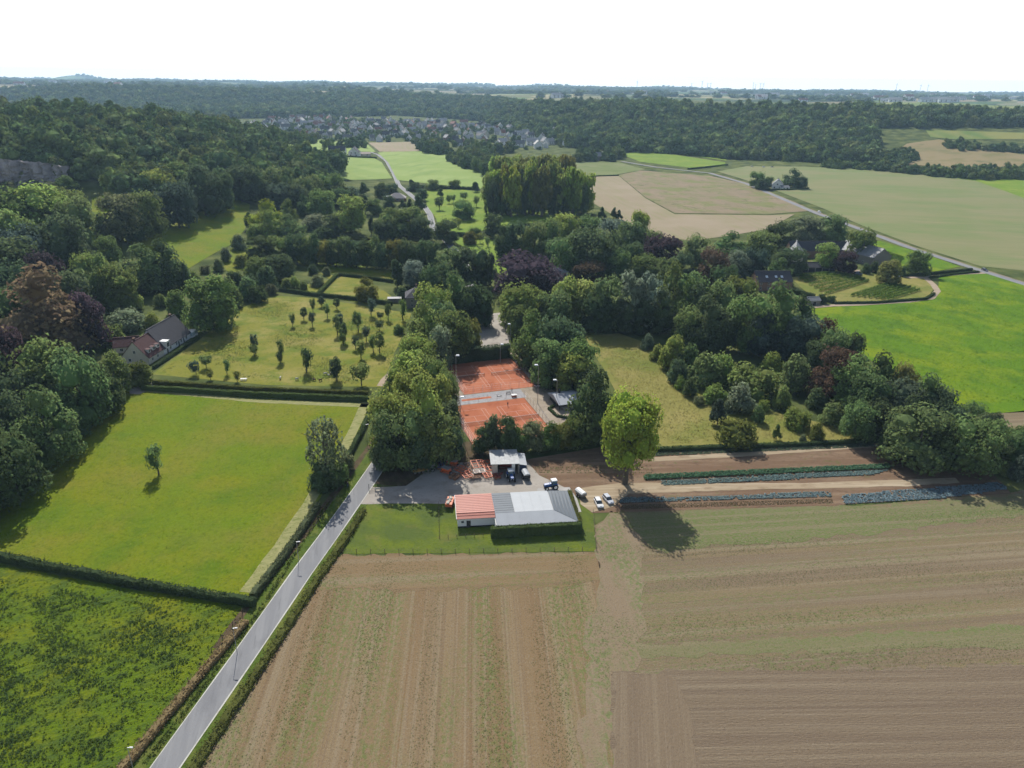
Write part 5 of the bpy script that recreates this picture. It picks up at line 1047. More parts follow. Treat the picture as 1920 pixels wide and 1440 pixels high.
# the long white house
def white_house():
    gable_house('farmhouse', 'long white house with dark slate roof at the orchard edge', (-154.8, 303.0, 0), 85, 22.5, 12.5, 3.0, 10.8, W_WHITE, R_SLATE,
        wins=[('f', -6.0, 1.0, 1.2, 1.3), ('f', -1.0, 1.0, 1.2, 1.3), ('f', 3.0, 1.0, 1.2, 1.3), ('f', 7.5, 1.0, 1.2, 1.3)], doors=[('f', -8.5, 1.1, 2.1), ('f', 0.9, 1.1, 2.1), ('f', 5.2, 1.1, 2.1)], chim=[(9.0, 0.6)])
    h = gable_house('farmhouse', 'white house end with wine-red tiled roof and dormers', (-155.8, 285.8, 0), 85, 11.5, 11.5, 3.2, 9.6, W_CREAM, R_RED,
        wins=[('l', -2.5, 1.0, 1.1, 1.3), ('l', 2.5, 1.0, 1.1, 1.3), ('l', 0.0, 4.6, 1.0, 1.3), ('f', 1.0, 1.0, 1.2, 1.2), ('f', -3.0, 1.0, 1.2, 1.2)], chim=[(-3.6, 0.5)])
    for x in (-3.0, 0.4, 3.6):
        d = MB(); d.box(x - 0.9, x + 0.9, -5.0, -2.6, 4.4, 5.9).build('dormer', W_WHITE, h)
        dd = [c for c in h.children if c.name.startswith('dormer')][-1]
        MB().box(x - 0.6, x + 0.6, -5.06, -5.004, 4.7, 5.6).build('pane', GLASS, dd)
        MB().box(x - 1.0, x + 1.0, -5.2, -2.4, 5.902, 6.02).build('dormer_roof', R_RED, dd)
    p = empty('dormer_porch', (-149.4, 293.6, 0), R(85)); tag(p, 'boxy white dormer porch on the dark slate roof', 'porch')
    MB().box(-1.2, 1.2, -1.0, 3.0, 2.6, 5.6).build('wall', W_WHITE, p); MB().box(-1.35, 1.35, -1.15, 3.1, 5.602, 5.8).build('roof', TRIM, p)
    MB().box(-0.9, 0.9, -1.06, -1.004, 3.2, 5.0).build('pane', GLASS, p)
    c = empty('conservatory', (-148.1, 316.4, 0), R(85)); tag(c, 'small white glazed conservatory at the far end of the house', 'conservatory')
    MB().box(-2.4, 2.4, -1.6, 1.6, 0, 0.9).box(-2.4, 2.4, -1.6, 1.6, 2.5, 2.75).build('wall', TRIM, c)
    for i in range(5): MB().box(-2.4 + i * 1.175, -2.3 + i * 1.175, -1.6, -1.5, 0.9, 2.5).build('post', TRIM, c)
    MB().box(-2.3, 2.3, -1.48, 1.5, 0.9, 2.5).build('pane', plain('pale blue glass', (0.35, 0.47, 0.52), 0.15), c)
    gable_house('annex', 'low red-roofed annex behind the white house', (-168.0, 297.0, 0), 20, 10, 8, 3.0, 5.8, W_CREAM, R_RED, wins=[('f', -2, 1.0, 1.1, 1.2), ('f', 2, 1.0, 1.1, 1.2)], cat='annex')
    o = empty('parasol', P(210, 647)); tag(o, 'red parasol in the white house garden', 'parasol')
    MB().tube((0, 0, 0), (0, 0, 2.4), 0.05).build('pole', METAL, o); MB().tube((0, 0, 2.1), (0, 0, 2.8), 1.7, 0.08, 8).build('canopy', plain('red cloth', (0.5, 0.05, 0.05)), o)
white_house()
_p = P(779, 584)
hip_house('stone_house', 'grey stone house with slate roof by the orchard corner', (-51.3, 372.5, 0), 8, 11.5, 12, 5.6, 9.8, 1.0, W_STONE, R_SLATE, wins=[('f', -2.6, 3.2, 1.0, 1.4), ('f', 2.6, 3.2, 1.0, 1.4), ('f', -2.6, 0.8, 1.0, 1.4), ('f', 2.6, 0.8, 1.0, 1.4)], doors=[('f', 0, 1.2, 2.2)], chim=[(0, 2.0)])
o = gable_house('garden_terrace', 'flat pale terrace roof beside the stone house', P(740, 566), 6, 7, 3.2, 2.2, 2.5, W_STONE, R_GREY, cat='shelter', ridge_cap=False)
gable_house('villa', 'white villa glimpsed behind the purple beech', (28.0, 428, 0), 10, 8, 9, 6.2, 7.6, W_WHITE, R_LIGHT, wins=[('f', -2, 3.6, 1.2, 1.5), ('f', 2, 3.6, 1.2, 1.5), ('f', 0, 0.8, 1.6, 2.0), ('r', 0, 3.6, 1.4, 1.5)])
MBo = empty('villa_wing', (37, 427, 0), R(10)); tag(MBo, 'low flat wing beside the white villa', 'wing')
MB().box(-4, 4, -3, 3, -0.3, 3.0).build('wall', W_WHITE, MBo); MB().box(-4.2, 4.2, -3.2, 3.2, 3.002, 3.2).build('roof', R_LIGHT, MBo)
MB().box(-2.5, 2.5, -3.05, -3.003, 0.8, 2.2).build('window', GLASS, MBo)
_b = P(745, 376)
hip_house('bungalow', 'pale-roofed bungalow beside the winding lane', _b, 5, 17, 12, 3.2, 7.6, 5.0, W_BRICK, plain('pale tile', (0.36, 0.32, 0.30), 0.8), wins=[('f', -5, 0.9, 2.2, 1.5), ('f', 0.5, 0.9, 2.2, 1.5), ('f', 5.5, 0.9, 2.0, 1.5)])
gable_house('shed', 'small white shed beside the bungalow', P(730, 374), 5, 6, 5, 2.4, 3.6, W_WHITE, R_LIGHT, wins=[('f', 0, 0.9, 1.4, 1.0)], cat='shed')
gable_house('cottage', 'red-roofed cottage half hidden in the copse', P(772, 428), 20, 12, 8, 5.0, 9.5, W_BRICK, R_RED, wins=[('f', -3, 1.0, 1.2, 1.4), ('f', 3, 1.0, 1.2, 1.4), ('f', -3, 3.4, 1.2, 1.2), ('f', 3, 3.4, 1.2, 1.2)], chim=[(3, 0.5)])
# farm right of the wood
_win4 = [('f', -8, 1.0, 1.0, 1.4), ('f', -3.5, 1.0, 1.0, 1.4), ('f', 1.0, 1.0, 1.0, 1.4), ('f', 5.5, 1.0, 1.0, 1.4), ('f', -8, 3.6, 1.0, 1.2), ('f', -3.5, 3.6, 1.0, 1.2), ('f', 1.0, 3.6, 1.0, 1.2), ('f', 5.5, 3.6, 1.0, 1.2), ('l', -2.5, 1.0, 1.0, 1.4), ('l', 2.5, 1.0, 1.0, 1.4), ('l', -2.5, 3.6, 1.0, 1.2), ('l', 2.5, 3.6, 1.0, 1.2)]
fb = gable_house('farm_barn', 'brick barn with slate roof and three roof windows above the vineyard', (151.5, 417, 0), 4, 21, 11.5, 5.4, 10.2, W_BRICK, R_SLATE, wins=_win4, cat='barn')
for x in (-5, 0.5, 4):
    v = [(x, -3.9, 7.02), (x + 1.4, -3.9, 7.02), (x + 1.4, -2.7, 8.02), (x, -2.7, 8.02)]
    MB().add([(a, b, c + 0.28) for a, b, c in v] + [(a, b - 0.06, c + 0.36) for a, b, c in v], [(0, 1, 2, 3), (4, 5, 6, 7), (0, 1, 5, 4), (1, 2, 6, 5), (2, 3, 7, 6), (3, 0, 4, 7)]).build('roof_window', plain('sky glass', (0.5, 0.58, 0.65), 0.1), fb)
ob = gable_house('open_barn', 'long open-fronted cart shed with slate roof', (193.5, 463, 0), 4, 27, 7.5, 3.0, 5.4, W_STONE, R_SLATE, cat='barn')
for i in range(6):
    MB().box(-13 + i * 4.6, -9.0 + i * 4.6, -3.82, -3.756, 0.1, 2.6).build('bay_shade', BLACK, ob)  # black panels on the solid wall paint the shade inside the open front
    MB().box(-13.5 + i * 4.6, -13.1 + i * 4.6, -4.0, -3.76, 0, 2.75).build('post', W_STONE, ob)
gable_house('farm_wing', 'low slate-roofed wing on the far side of the farm court', (213, 506, 0), 3, 42, 10, 5.2, 10.4, W_BRICK, R_SLATE, wins=[('f', i * 6 - 15, 1.0, 1.2, 1.4) for i in range(6)], cat='barn')
gable_house('farm_wing', 'pale-gabled farm wing nearer the middle wood', (194, 496, 0), 70, 26, 10, 5.2, 10.6, W_CREAM, R_GREY, wins=[('f', i * 5 - 8, 1.0, 1.2, 1.4) for i in range(4)], cat='barn')
gable_house('farm_hall', 'big grey-roofed farm hall at the court end', (240, 494, 0), 112, 32, 16, 6.0, 11.4, W_STONE, R_GREY, wins=[('b', i * 5 - 8, 1.0, 1.2, 1.4) for i in range(4)] + [('r', -3, 1.0, 1.4, 1.4), ('r', 3, 1.0, 1.4, 1.4)], cat='barn')
MBo = gable_house('garden_shed', 'grey garden shed beside the curving drive', P(1522, 570), 10, 7, 5, 2.6, 4.0, W_STONE, R_GREY, doors=[('f', 0, 2.0, 2.0)], cat='shed')
# roadside house, far farmstead
gable_house('roadside_house', 'white house with grey roof standing alone by the valley road', P(1457, 353), 70, 15, 12, 5.0, 10.5, W_WHITE, R_GREY, wins=[('l', -3, 1.0, 1.6, 1.6), ('l', 3, 1.0, 1.6, 1.6), ('l', 0, 4.6, 1.6, 1.6), ('f', 3, 1, 1.6, 1.6)], chim=[(2, 0.5)])
gable_house('lean_shed', 'low white outbuilding beside the roadside house', P(1470, 355), 10, 10, 7, 2.6, 4.4, W_WHITE, R_GREY, wins=[('f', -2, 0.9, 1.6, 1.2)], doors=[('f', 2, 2.2, 2.2)], cat='outbuilding')
gable_house('field_barn', 'dark-roofed barn of the lone farmstead in the valley', P(633, 291), 3, 24, 13, 6.5, 12.5, W_WHITE, R_SLATE, wins=[('f', -6, 1.5, 2.0, 2.0), ('f', 6, 1.5, 2.0, 2.0)], doors=[('f', 0, 3.5, 4.0)], cat='barn')
gable_house('field_house', 'white house of the lone farmstead in the valley', P(665, 293), 88, 14, 15, 6.0, 13.0, W_WHITE, R_SLATE, wins=[('l', -4, 1.2, 1.6, 1.8), ('l', 4, 1.2, 1.6, 1.8), ('l', -3, 4.4, 1.6, 1.8), ('l', 3, 4.4, 1.6, 1.8)], chim=[(3, 0.5)])
gable_house('field_annex', 'low tan annex right of the lone farmhouse', P(684, 292), 5, 18, 8, 3.2, 5.5, W_CREAM, plain('tan tile', (0.3, 0.2, 0.15)), wins=[('f', -4, 0.9, 1.6, 1.4), ('f', 4, 0.9, 1.6, 1.4)], cat='annex')
gable_house('mill_house', 'grey house with white gable behind the poplar plantation', P(1112, 300), 4, 24, 13, 6.5, 11.5, W_STONE, R_GREY, wins=[('f', i * 5 - 8, 1.4, 1.6, 2.0) for i in range(4)])
gable_house('mill_house', 'white-walled house beside the field behind the poplars', P(1128, 298), 80, 12, 12, 6.0, 11, W_WHITE, R_GREY, wins=[('l', -3, 1.4, 1.6, 2.0), ('l', 3, 1.4, 1.6, 2.0)])

# ------------------------------------------------------------------ village
ROOFS = [('grey', plain('village grey roof', (0.17, 0.165, 0.165), 0.8)), ('red', plain('village red roof', (0.27, 0.115, 0.085), 0.8)), ('dark', plain('village dark roof', (0.085, 0.08, 0.085), 0.8)), ('pale', plain('village pale roof', (0.42, 0.40, 0.38), 0.7))]
WALLS = [('white', W_WHITE), ('cream', W_CREAM), ('brick', plain('village brick', (0.33, 0.21, 0.16), 0.9))]
_vm = {}
def village_mesh(wi, ri, v):
    k = (wi, ri, v)
    if k not in _vm:
        L_, W_, e, r_ = [(12, 9, 5.2, 9.5), (17, 10, 5.6, 10), (9, 9, 5.4, 10.5)][v]
        b = MB(); b.prism([(-W_ / 2, -3), (W_ / 2, -3), (W_ / 2, e), (0, r_), (-W_ / 2, e)], -L_ / 2, L_ / 2, 'x'); nw = len(b.f)
        rb = roof_slabs(L_, W_, e, r_, 0.5, 0.3); b.add(rb.v, rb.f); nr = len(b.f)
        b.box(L_ * 0.2, L_ * 0.2 + 1.1, -0.5, 0.6, r_ - 1, r_ + 1.3); nc = len(b.f)
        for i in range(3):
            for z in (1.0, 3.3): b.box(-L_ / 2 + (i + 0.5) * L_ / 3 - 0.7, -L_ / 2 + (i + 0.5) * L_ / 3 + 0.7, -W_ / 2 - 0.06, -W_ / 2 - 0.004, z, z + 1.4)
        me = bpy.data.meshes.new('house'); me.from_pydata(b.v, [], b.f)
        for m in (WALLS[wi][1], ROOFS[ri][1], GLASS): me.materials.append(m)
        me.polygons.foreach_set('material_index', [0] * nw + [1] * (nr - nw) + [0] * (nc - nr) + [2] * (len(b.f) - nc))
        import bmesh
        bm = bmesh.new(); bm.from_mesh(me); bmesh.ops.recalc_face_normals(bm, faces=bm.faces); bm.to_mesh(me); bm.free()
        _vm[k] = me
    return _vm[k]
VPOLY = [(400, 243), (470, 232), (540, 222), (640, 222), (720, 226), (860, 232), (1000, 246), (1072, 254), (1074, 276), (1000, 282), (880, 276), (800, 274), (780, 270), (700, 265), (600, 262), (520, 258), (430, 250)]
vp = fill(-1500, 400, 1250, 2900, 34, lambda X, Y, px, py: inside(VPOLY, px, py))
rv = random.Random(5); rv.shuffle(vl := [tuple(p) for p in vp])
vl = [p for p in vl if rv.random() < 0.72 + 0.3 * float(noise2(p[0], p[1], 90))][:240]
hs_ = []
for (x, y) in vl:
    px, py = to_px(x, y, float(hf(x, y)))
    castle = px > 995
    wi = 0 if rv.random() < 0.7 or castle else rv.choice([1, 1, 2]); ri = rv.choice([3, 3, 0]) if castle else rv.choice([0, 0, 3, 1, 2, 3])
    hs_.append((px, py, x, y, wi, ri))
hs_.sort(); cnt = {}
for (px, py, x, y, wi, ri) in hs_:
    band = 'castle end' if px > 995 else ('front' if py > 258 else ('middle' if py > 242 else 'back'))
    k = (band, wi, ri); cnt[k] = cnt.get(k, 0) + 1
    o = link(bpy.data.objects.new('village_house', village_mesh(wi, ri, rv.randrange(3)))); o.location = (x, y, float(hf(x, y)))
    o.rotation_euler = (0, 0, R(rv.choice([0, 10, 30, 80, 100, 120]) + rv.uniform(-8, 8)))
    s = rv.uniform(0.95, 1.35); o.scale = (s, s, s * 1.05)
    tag(o, f'{WALLS[wi][0]} house with {ROOFS[ri][0]} roof, {ordinal(cnt[k])} such from the left at the village {band}', 'house', 'houses of the valley village')
woods('village_trees', fill(-1500, 420, 1250, 2900, 22, lambda X, Y, px, py: inside(VPOLY, px, py) & (noise2(X, Y, 70) > -0.35) & (RNG.uniform(0, 1, X.shape) < 0.72)), 'garden trees growing among the village houses', 'low', (8, 14), (0.7, 1.0), 'trees')
def pxfill(poly, gap, pad=60):
    pts = [P(*p) for p in poly]
    xs = [p.x for p in pts]; ys = [p.y for p in pts]
    return fill(min(xs), max(xs), min(ys), max(ys), gap, lambda X, Y, px, py: inside(poly, px, py))
cp = [pxfill(q, g) for q, g in [([(842, 302), (870, 296), (930, 300), (936, 332), (905, 330), (868, 314)], 11), ([(780, 276), (830, 276), (850, 292), (800, 290)], 14), ([(600, 268), (520, 266), (560, 276), (580, 272)], 16),
    ([(690, 276), (600, 275), (600, 277), (690, 279)], 14), ([(860, 286), (960, 282), (960, 288), (870, 294)], 14), ([(1080, 295), (1165, 292), (1165, 303), (1080, 304)], 14)]]
woods('valley_copse', np.concatenate(cp), 'dark copses round the light green valley fields', 'low', (10, 16), (1.0, 1.4), 'trees')
hr = [pxfill(q, g) for q, g in [([(1545, 311), (1640, 314), (1760, 326), (1760, 333), (1640, 320), (1545, 316)], 9), ([(1760, 324), (1925, 322), (1990, 328), (1990, 336), (1830, 338), (1760, 332)], 9), ([(1650, 292), (1700, 284), (1720, 300), (1690, 314), (1640, 312)], 11),
    ([(1765, 272), (1800, 268), (1840, 276), (1925, 280), (1925, 288), (1850, 284), (1790, 284)], 11)]]
woods('ridge_hedgerow', np.concatenate(hr), 'bushy dark hedgerows round the dry hillside', 'low', (8, 13), (0.8, 1.2), 'hedgerow')
def far_keep(X, Y, px, py):
    k = (px > -40) & (px < 1960) & (noise2(X, Y, 420) + 0.5 * noise2(X, Y, 160) > 0.22)
    return k & ~((px > 1630) & (py > 190) & (py < 207)) & ~((px > 680) & (px < 965) & (py > 188) & (py < 206))
woods('plateau_woods', fill(-9000, 9500, 3300, 12500, 70, far_keep), 'hazy tree belts on the far plateau', 'low', (26, 55), (0.35, 0.6), 'trees')
# pale buildings far out on the plateau
rf_ = random.Random(3); fh = sorted([(rf_.uniform(1500, 1900), rf_.uniform(180, 193)) for _ in range(26)] + [(rf_.uniform(1000, 1500), rf_.uniform(174, 186)) for _ in range(10)] + [(rf_.uniform(20, 420), rf_.uniform(152, 162)) for _ in range(14)])
for i, (px, py) in enumerate(fh):
    b = P(px, py)
    if b.y > 14000: continue
    o = link(bpy.data.objects.new('far_building', village_mesh(0, 3 if i % 3 else 1, 1))); o.location = b; s = rf_.uniform(1.2, 2.6); o.scale = (s * 1.5, s, s); o.rotation_euler = (0, 0, R(rf_.uniform(-30, 30)))
    tag(o, f'hazy pale building on the far plateau, {ordinal(i + 1)} from the left along the horizon', 'building', 'far plateau buildings')
# ------------------------------------------------------------------ tennis courts
TU, TV = Vector((0.948, 0.317)), Vector((0.317, -0.948))
LINE = plain('court line', (0.64, 0.46, 0.38), 0.8, var=0.12, scale=0.8)
NETM = plain('dark net', (0.05, 0.055, 0.05), 0.9)
CLAYBOX = plain('terracotta paint', (0.45, 0.17, 0.12), 0.8)
def court_at(O, u, v, z=0.0):
    p = Vector(O) + TU * u + TV * v
    return (p.x, p.y, z)
def quad_line(O, u0, u1, v0, v1, z, name, mat, parent):
    c = [court_at(O, *q, z) for q in ((u0, v0), (u0, v1), (u1, v1), (u1, v0))]
    me = mesh_np(name, c, [(0, 1, 2, 3)], [mat]); o = link(bpy.data.objects.new(name, me), parent)
    if me.polygons[0].normal.z < 0: me.flip_normals()
    return o
def enclosure(O, wide, deep, courts, base, where, gate):
    pad = [court_at(O, *q, 0) for q in ((0, 0), (0, deep), (wide, deep), (wide, 0))]
    clay = sheet('clay_court_ground', [(p[0], p[1]) for p in pad], G_CLAY, 0.09, world=True, label=f'orange clay of the {where} tennis courts')
    for n, u0 in enumerate(courts):
        side = 'left' if n == 0 else 'right'
        L = 0.045
        def ln(a, b, c, d): quad_line(O, a, b, c, d, 0.105, 'court_line', LINE, clay)
        v0 = base
        for uu in (0, 1.37, 9.60, 10.97): ln(u0 + uu - L, u0 + uu + L, v0, v0 + 23.77)
        for vv in (0, 23.77): ln(u0 + L, u0 + 10.97 - L, v0 + vv - L, v0 + vv + L)
        for vv in (5.49, 18.28): ln(u0 + 1.37 + L, u0 + 9.6 - L, v0 + vv - L, v0 + vv + L)
        ln(u0 + 5.485 - L, u0 + 5.485 + L, v0 + 5.49 + L, v0 + 18.28 - L)
        root = empty('tennis_net', court_at(O, u0 + 5.485, v0 + 11.885, 0.09), math.atan2(TU.y, TU.x)); tag(root, f'dark tennis net across the {side} court of the {where} pair', 'net')
        for s in (-1, 1): MB().tube((s * 6.4, 0, 0), (s * 6.4, 0, 1.1), 0.06).build('post', BLACK, root)
        nb = MB()
        for i in range(44): x = -6.35 + i * 12.7 / 43; nb.box(x - 0.02, x + 0.02, -0.012, 0.012, 0.05, 0.98)
        for i in range(5): nb.box(-6.35, 6.35, -0.014, 0.014, 0.08 + i * 0.2, 0.11 + i * 0.2)
        nb.build('mesh', NETM, root); MB().box(-6.38, 6.38, -0.03, 0.03, 0.96, 1.05).build('tape', TRIM, root)
    # wire fence round the pair
    corners = [(0, 0), (wide, 0), (wide, deep), (0, deep)]
    fr = empty('court_fence', court_at(O, 0, 0, 0)); tag(fr, f'tall thin wire fence round the {where} tennis courts', 'fence')
    o0 = Vector(court_at(O, 0, 0, 0))
    for i in range(4):
        a, b = corners[i], corners[(i + 1) % 4]; ln_ = math.hypot(b[0] - a[0], b[1] - a[1]); k = int(ln_ / 3.3)
        for j in range(k):
            q = Vector(court_at(O, a[0] + (b[0] - a[0]) * j / k, a[1] + (b[1] - a[1]) * j / k, 0)) - o0
            MB().tube(q, q + Vector((0, 0, 3.2)), 0.045, n=6).build('post', METAL, fr)
        pa, pb = Vector(court_at(O, *a, 0)) - o0, Vector(court_at(O, *b, 0)) - o0
        for z in (0.6, 1.5, 2.4, 3.15): MB().tube(pa + Vector((0, 0, z)), pb + Vector((0, 0, z)), 0.02, n=4).build('wire', METAL, fr)
OU, OL = (-28.7, 284.1), (-22.6, 241.5)
enclosure(OU, 29.5, 33.0, (1.0, 16.8), 4.6, 'upper', None)
enclosure(OL, 28.8, 33.0, (0.8, 16.4), 5.0, 'lower', None)
_m = Vector(OL) - TV * 4.6
o = sheet('paved_strip', [tuple(Vector(OL) + TU * a - TV * b) for a, b in ((0, 0.4), (30, 0.4), (30, 8.8), (0, 8.8))], ground_mat('paving', (0.36, 0.35, 0.35), [((0.28, 0.27, 0.27), (0.8, 0.8, 18), 0.5, 0.65)], None, 0.85), 0.06, world=True, label='grey paved strip between the two pairs of courts')
sheet('red_carpet', [tuple(Vector(OL) + TU * a - TV * b) for a, b in ((5.5, 3.4), (17, 3.4), (17, 5.2), (5.5, 5.2))], G_CLAY, 0.085, world=True, label='long red mat on the paved strip between courts')
def bench(loc, yaw, label, mat, group=None):
    r = empty('bench', loc, yaw); tag(r, label, 'bench', group)
    for i in range(3): MB().box(-0.9, 0.9, -0.25 + i * 0.17, -0.11 + i * 0.17, 0.42, 0.46).build('seat_slat', mat, r)
    for i in range(2): MB().box(-0.9, 0.9, 0.28, 0.32, 0.58 + i * 0.17, 0.70 + i * 0.17).build('back_slat', mat, r)
    for s in (-0.75, 0.75): MB().box(s - 0.05, s + 0.05, -0.24, 0.3, 0.0, 0.42).build('leg', BLACK, r)
ya = math.atan2(TU.y, TU.x)
bench(court_at(OL, 20.2, -4.4, 0.07), ya, 'white bench on the paving between the tennis courts', TRIM)
bench(court_at(OL, 24.2, -5.2, 0.07), ya, 'dark bench on the paving between the tennis courts', BLACK)
for (u, v, lab) in ((2.6, -7.6, 'terracotta box at the near corner of the upper courts'), (25.4, -2.0, 'terracotta box at the far corner of the lower courts')):
    r = empty('sand_box', court_at(OL, u, v, 0.07), ya); tag(r, lab, 'box')
    MB().box(-0.9, 0.9, -0.5, 0.5, 0, 0.85).build('body', CLAYBOX, r); MB().box(-0.98, 0.98, -0.58, 0.58, 0.852, 0.95).build('lid', TRIM, r)
def floodlight(px, foot, top, label, arm=0.9, group='court floodlights'):
    b = P(px, foot); h = height_at(b, top, px)
    r = empty('lamp_post', b); tag(r, label, 'lamp post', group)
    MB().tube((0, 0, 0), (0, 0, h * 0.5), 0.13, 0.10).tube((0, 0, h * 0.5), (0, 0, h), 0.10, 0.07).build('pole', METAL, r)
    MB().box(-0.12, arm, -0.06, 0.06, h - 0.08, h + 0.02).build('arm', METAL, r)
    MB().box(arm - 0.75, arm + 0.55, -0.45, 0.45, h + 0.02, h + 0.34, 0.12).build('lamp_head', plain('lamp white', (0.85, 0.86, 0.86), 0.4) if 'lamp white' not in bpy.data.materials else bpy.data.materials['lamp white'], r)
floodlight(856, 742, 667, 'tall floodlight at the near corner of the upper courts', 0.8)
floodlight(1008, 757, 685, 'tall floodlight beside the gravel at the lower courts', -0.8)
floodlight(1014, 716, 648, 'tall floodlight in front of the dark trees right of the courts', -0.8)
floodlight(1043, 762, 713, 'floodlight beside the pavilion', -0.8)
floodlight(864, 818, 745, 'dark floodlight pole at the side of the lower courts', 0.8)
floodlight(957, 657, 608, 'lamp post at the entrance of the car park', -0.6)
floodlight(938, 680, 646, 'floodlight behind the tall hedge of the upper courts', 0.8)
# pavilion
pv_ = empty('pavilion', (20.0, 243.5, 0), ya + R(0)); tag(pv_, 'dark pavilion with grey pitched roof beside the courts', 'pavilion')
MB().box(-3.4, 5, 1.5, 7.5, 0, 2.7).build('wall', BLACK, pv_)
MB().add([(-4.2, -3.6, 2.5), (5.6, -3.6, 2.5), (5.6, 2.4, 4.2), (-4.2, 2.4, 4.2), (5.6, 8.2, 2.6), (-4.2, 8.2, 2.6), (-4.2, -3.6, 2.35), (5.6, -3.6, 2.35), (5.6, 8.2, 2.45), (-4.2, 8.2, 2.45)],
         [(0, 1, 2, 3), (3, 2, 4, 5), (0, 6, 7, 1), (5, 4, 8, 9), (6, 9, 8, 7), (0, 3, 5, 9, 6), (1, 7, 8, 4, 2)]).build('roof', plain('pavilion roof', (0.33, 0.35, 0.38), 0.5), pv_)
for (x, y) in ((-3.9, -3.2), (0.5, -3.2), (5.2, -3.2)): MB().box(x - 0.1, x + 0.1, y - 0.1, y + 0.1, 0, 2.5).build('post', BLACK, pv_)
MB().box(-2, 3.5, -2.6, -0.6, 0.02, 0.8).build('counter', W_SHED, pv_)
MB().box(-1.2, -0.5, 4.5, 5.2, 3.4, 5.2).build('flue', BLACK, pv_)
hedge([(17.2, 246.0), (13.6, 240.5), (16.2, 234.5), (21, 232.6)], 0.8, 0.9, 'dk', 'low kidney-shaped planting round the pavilion terrace', world=True)

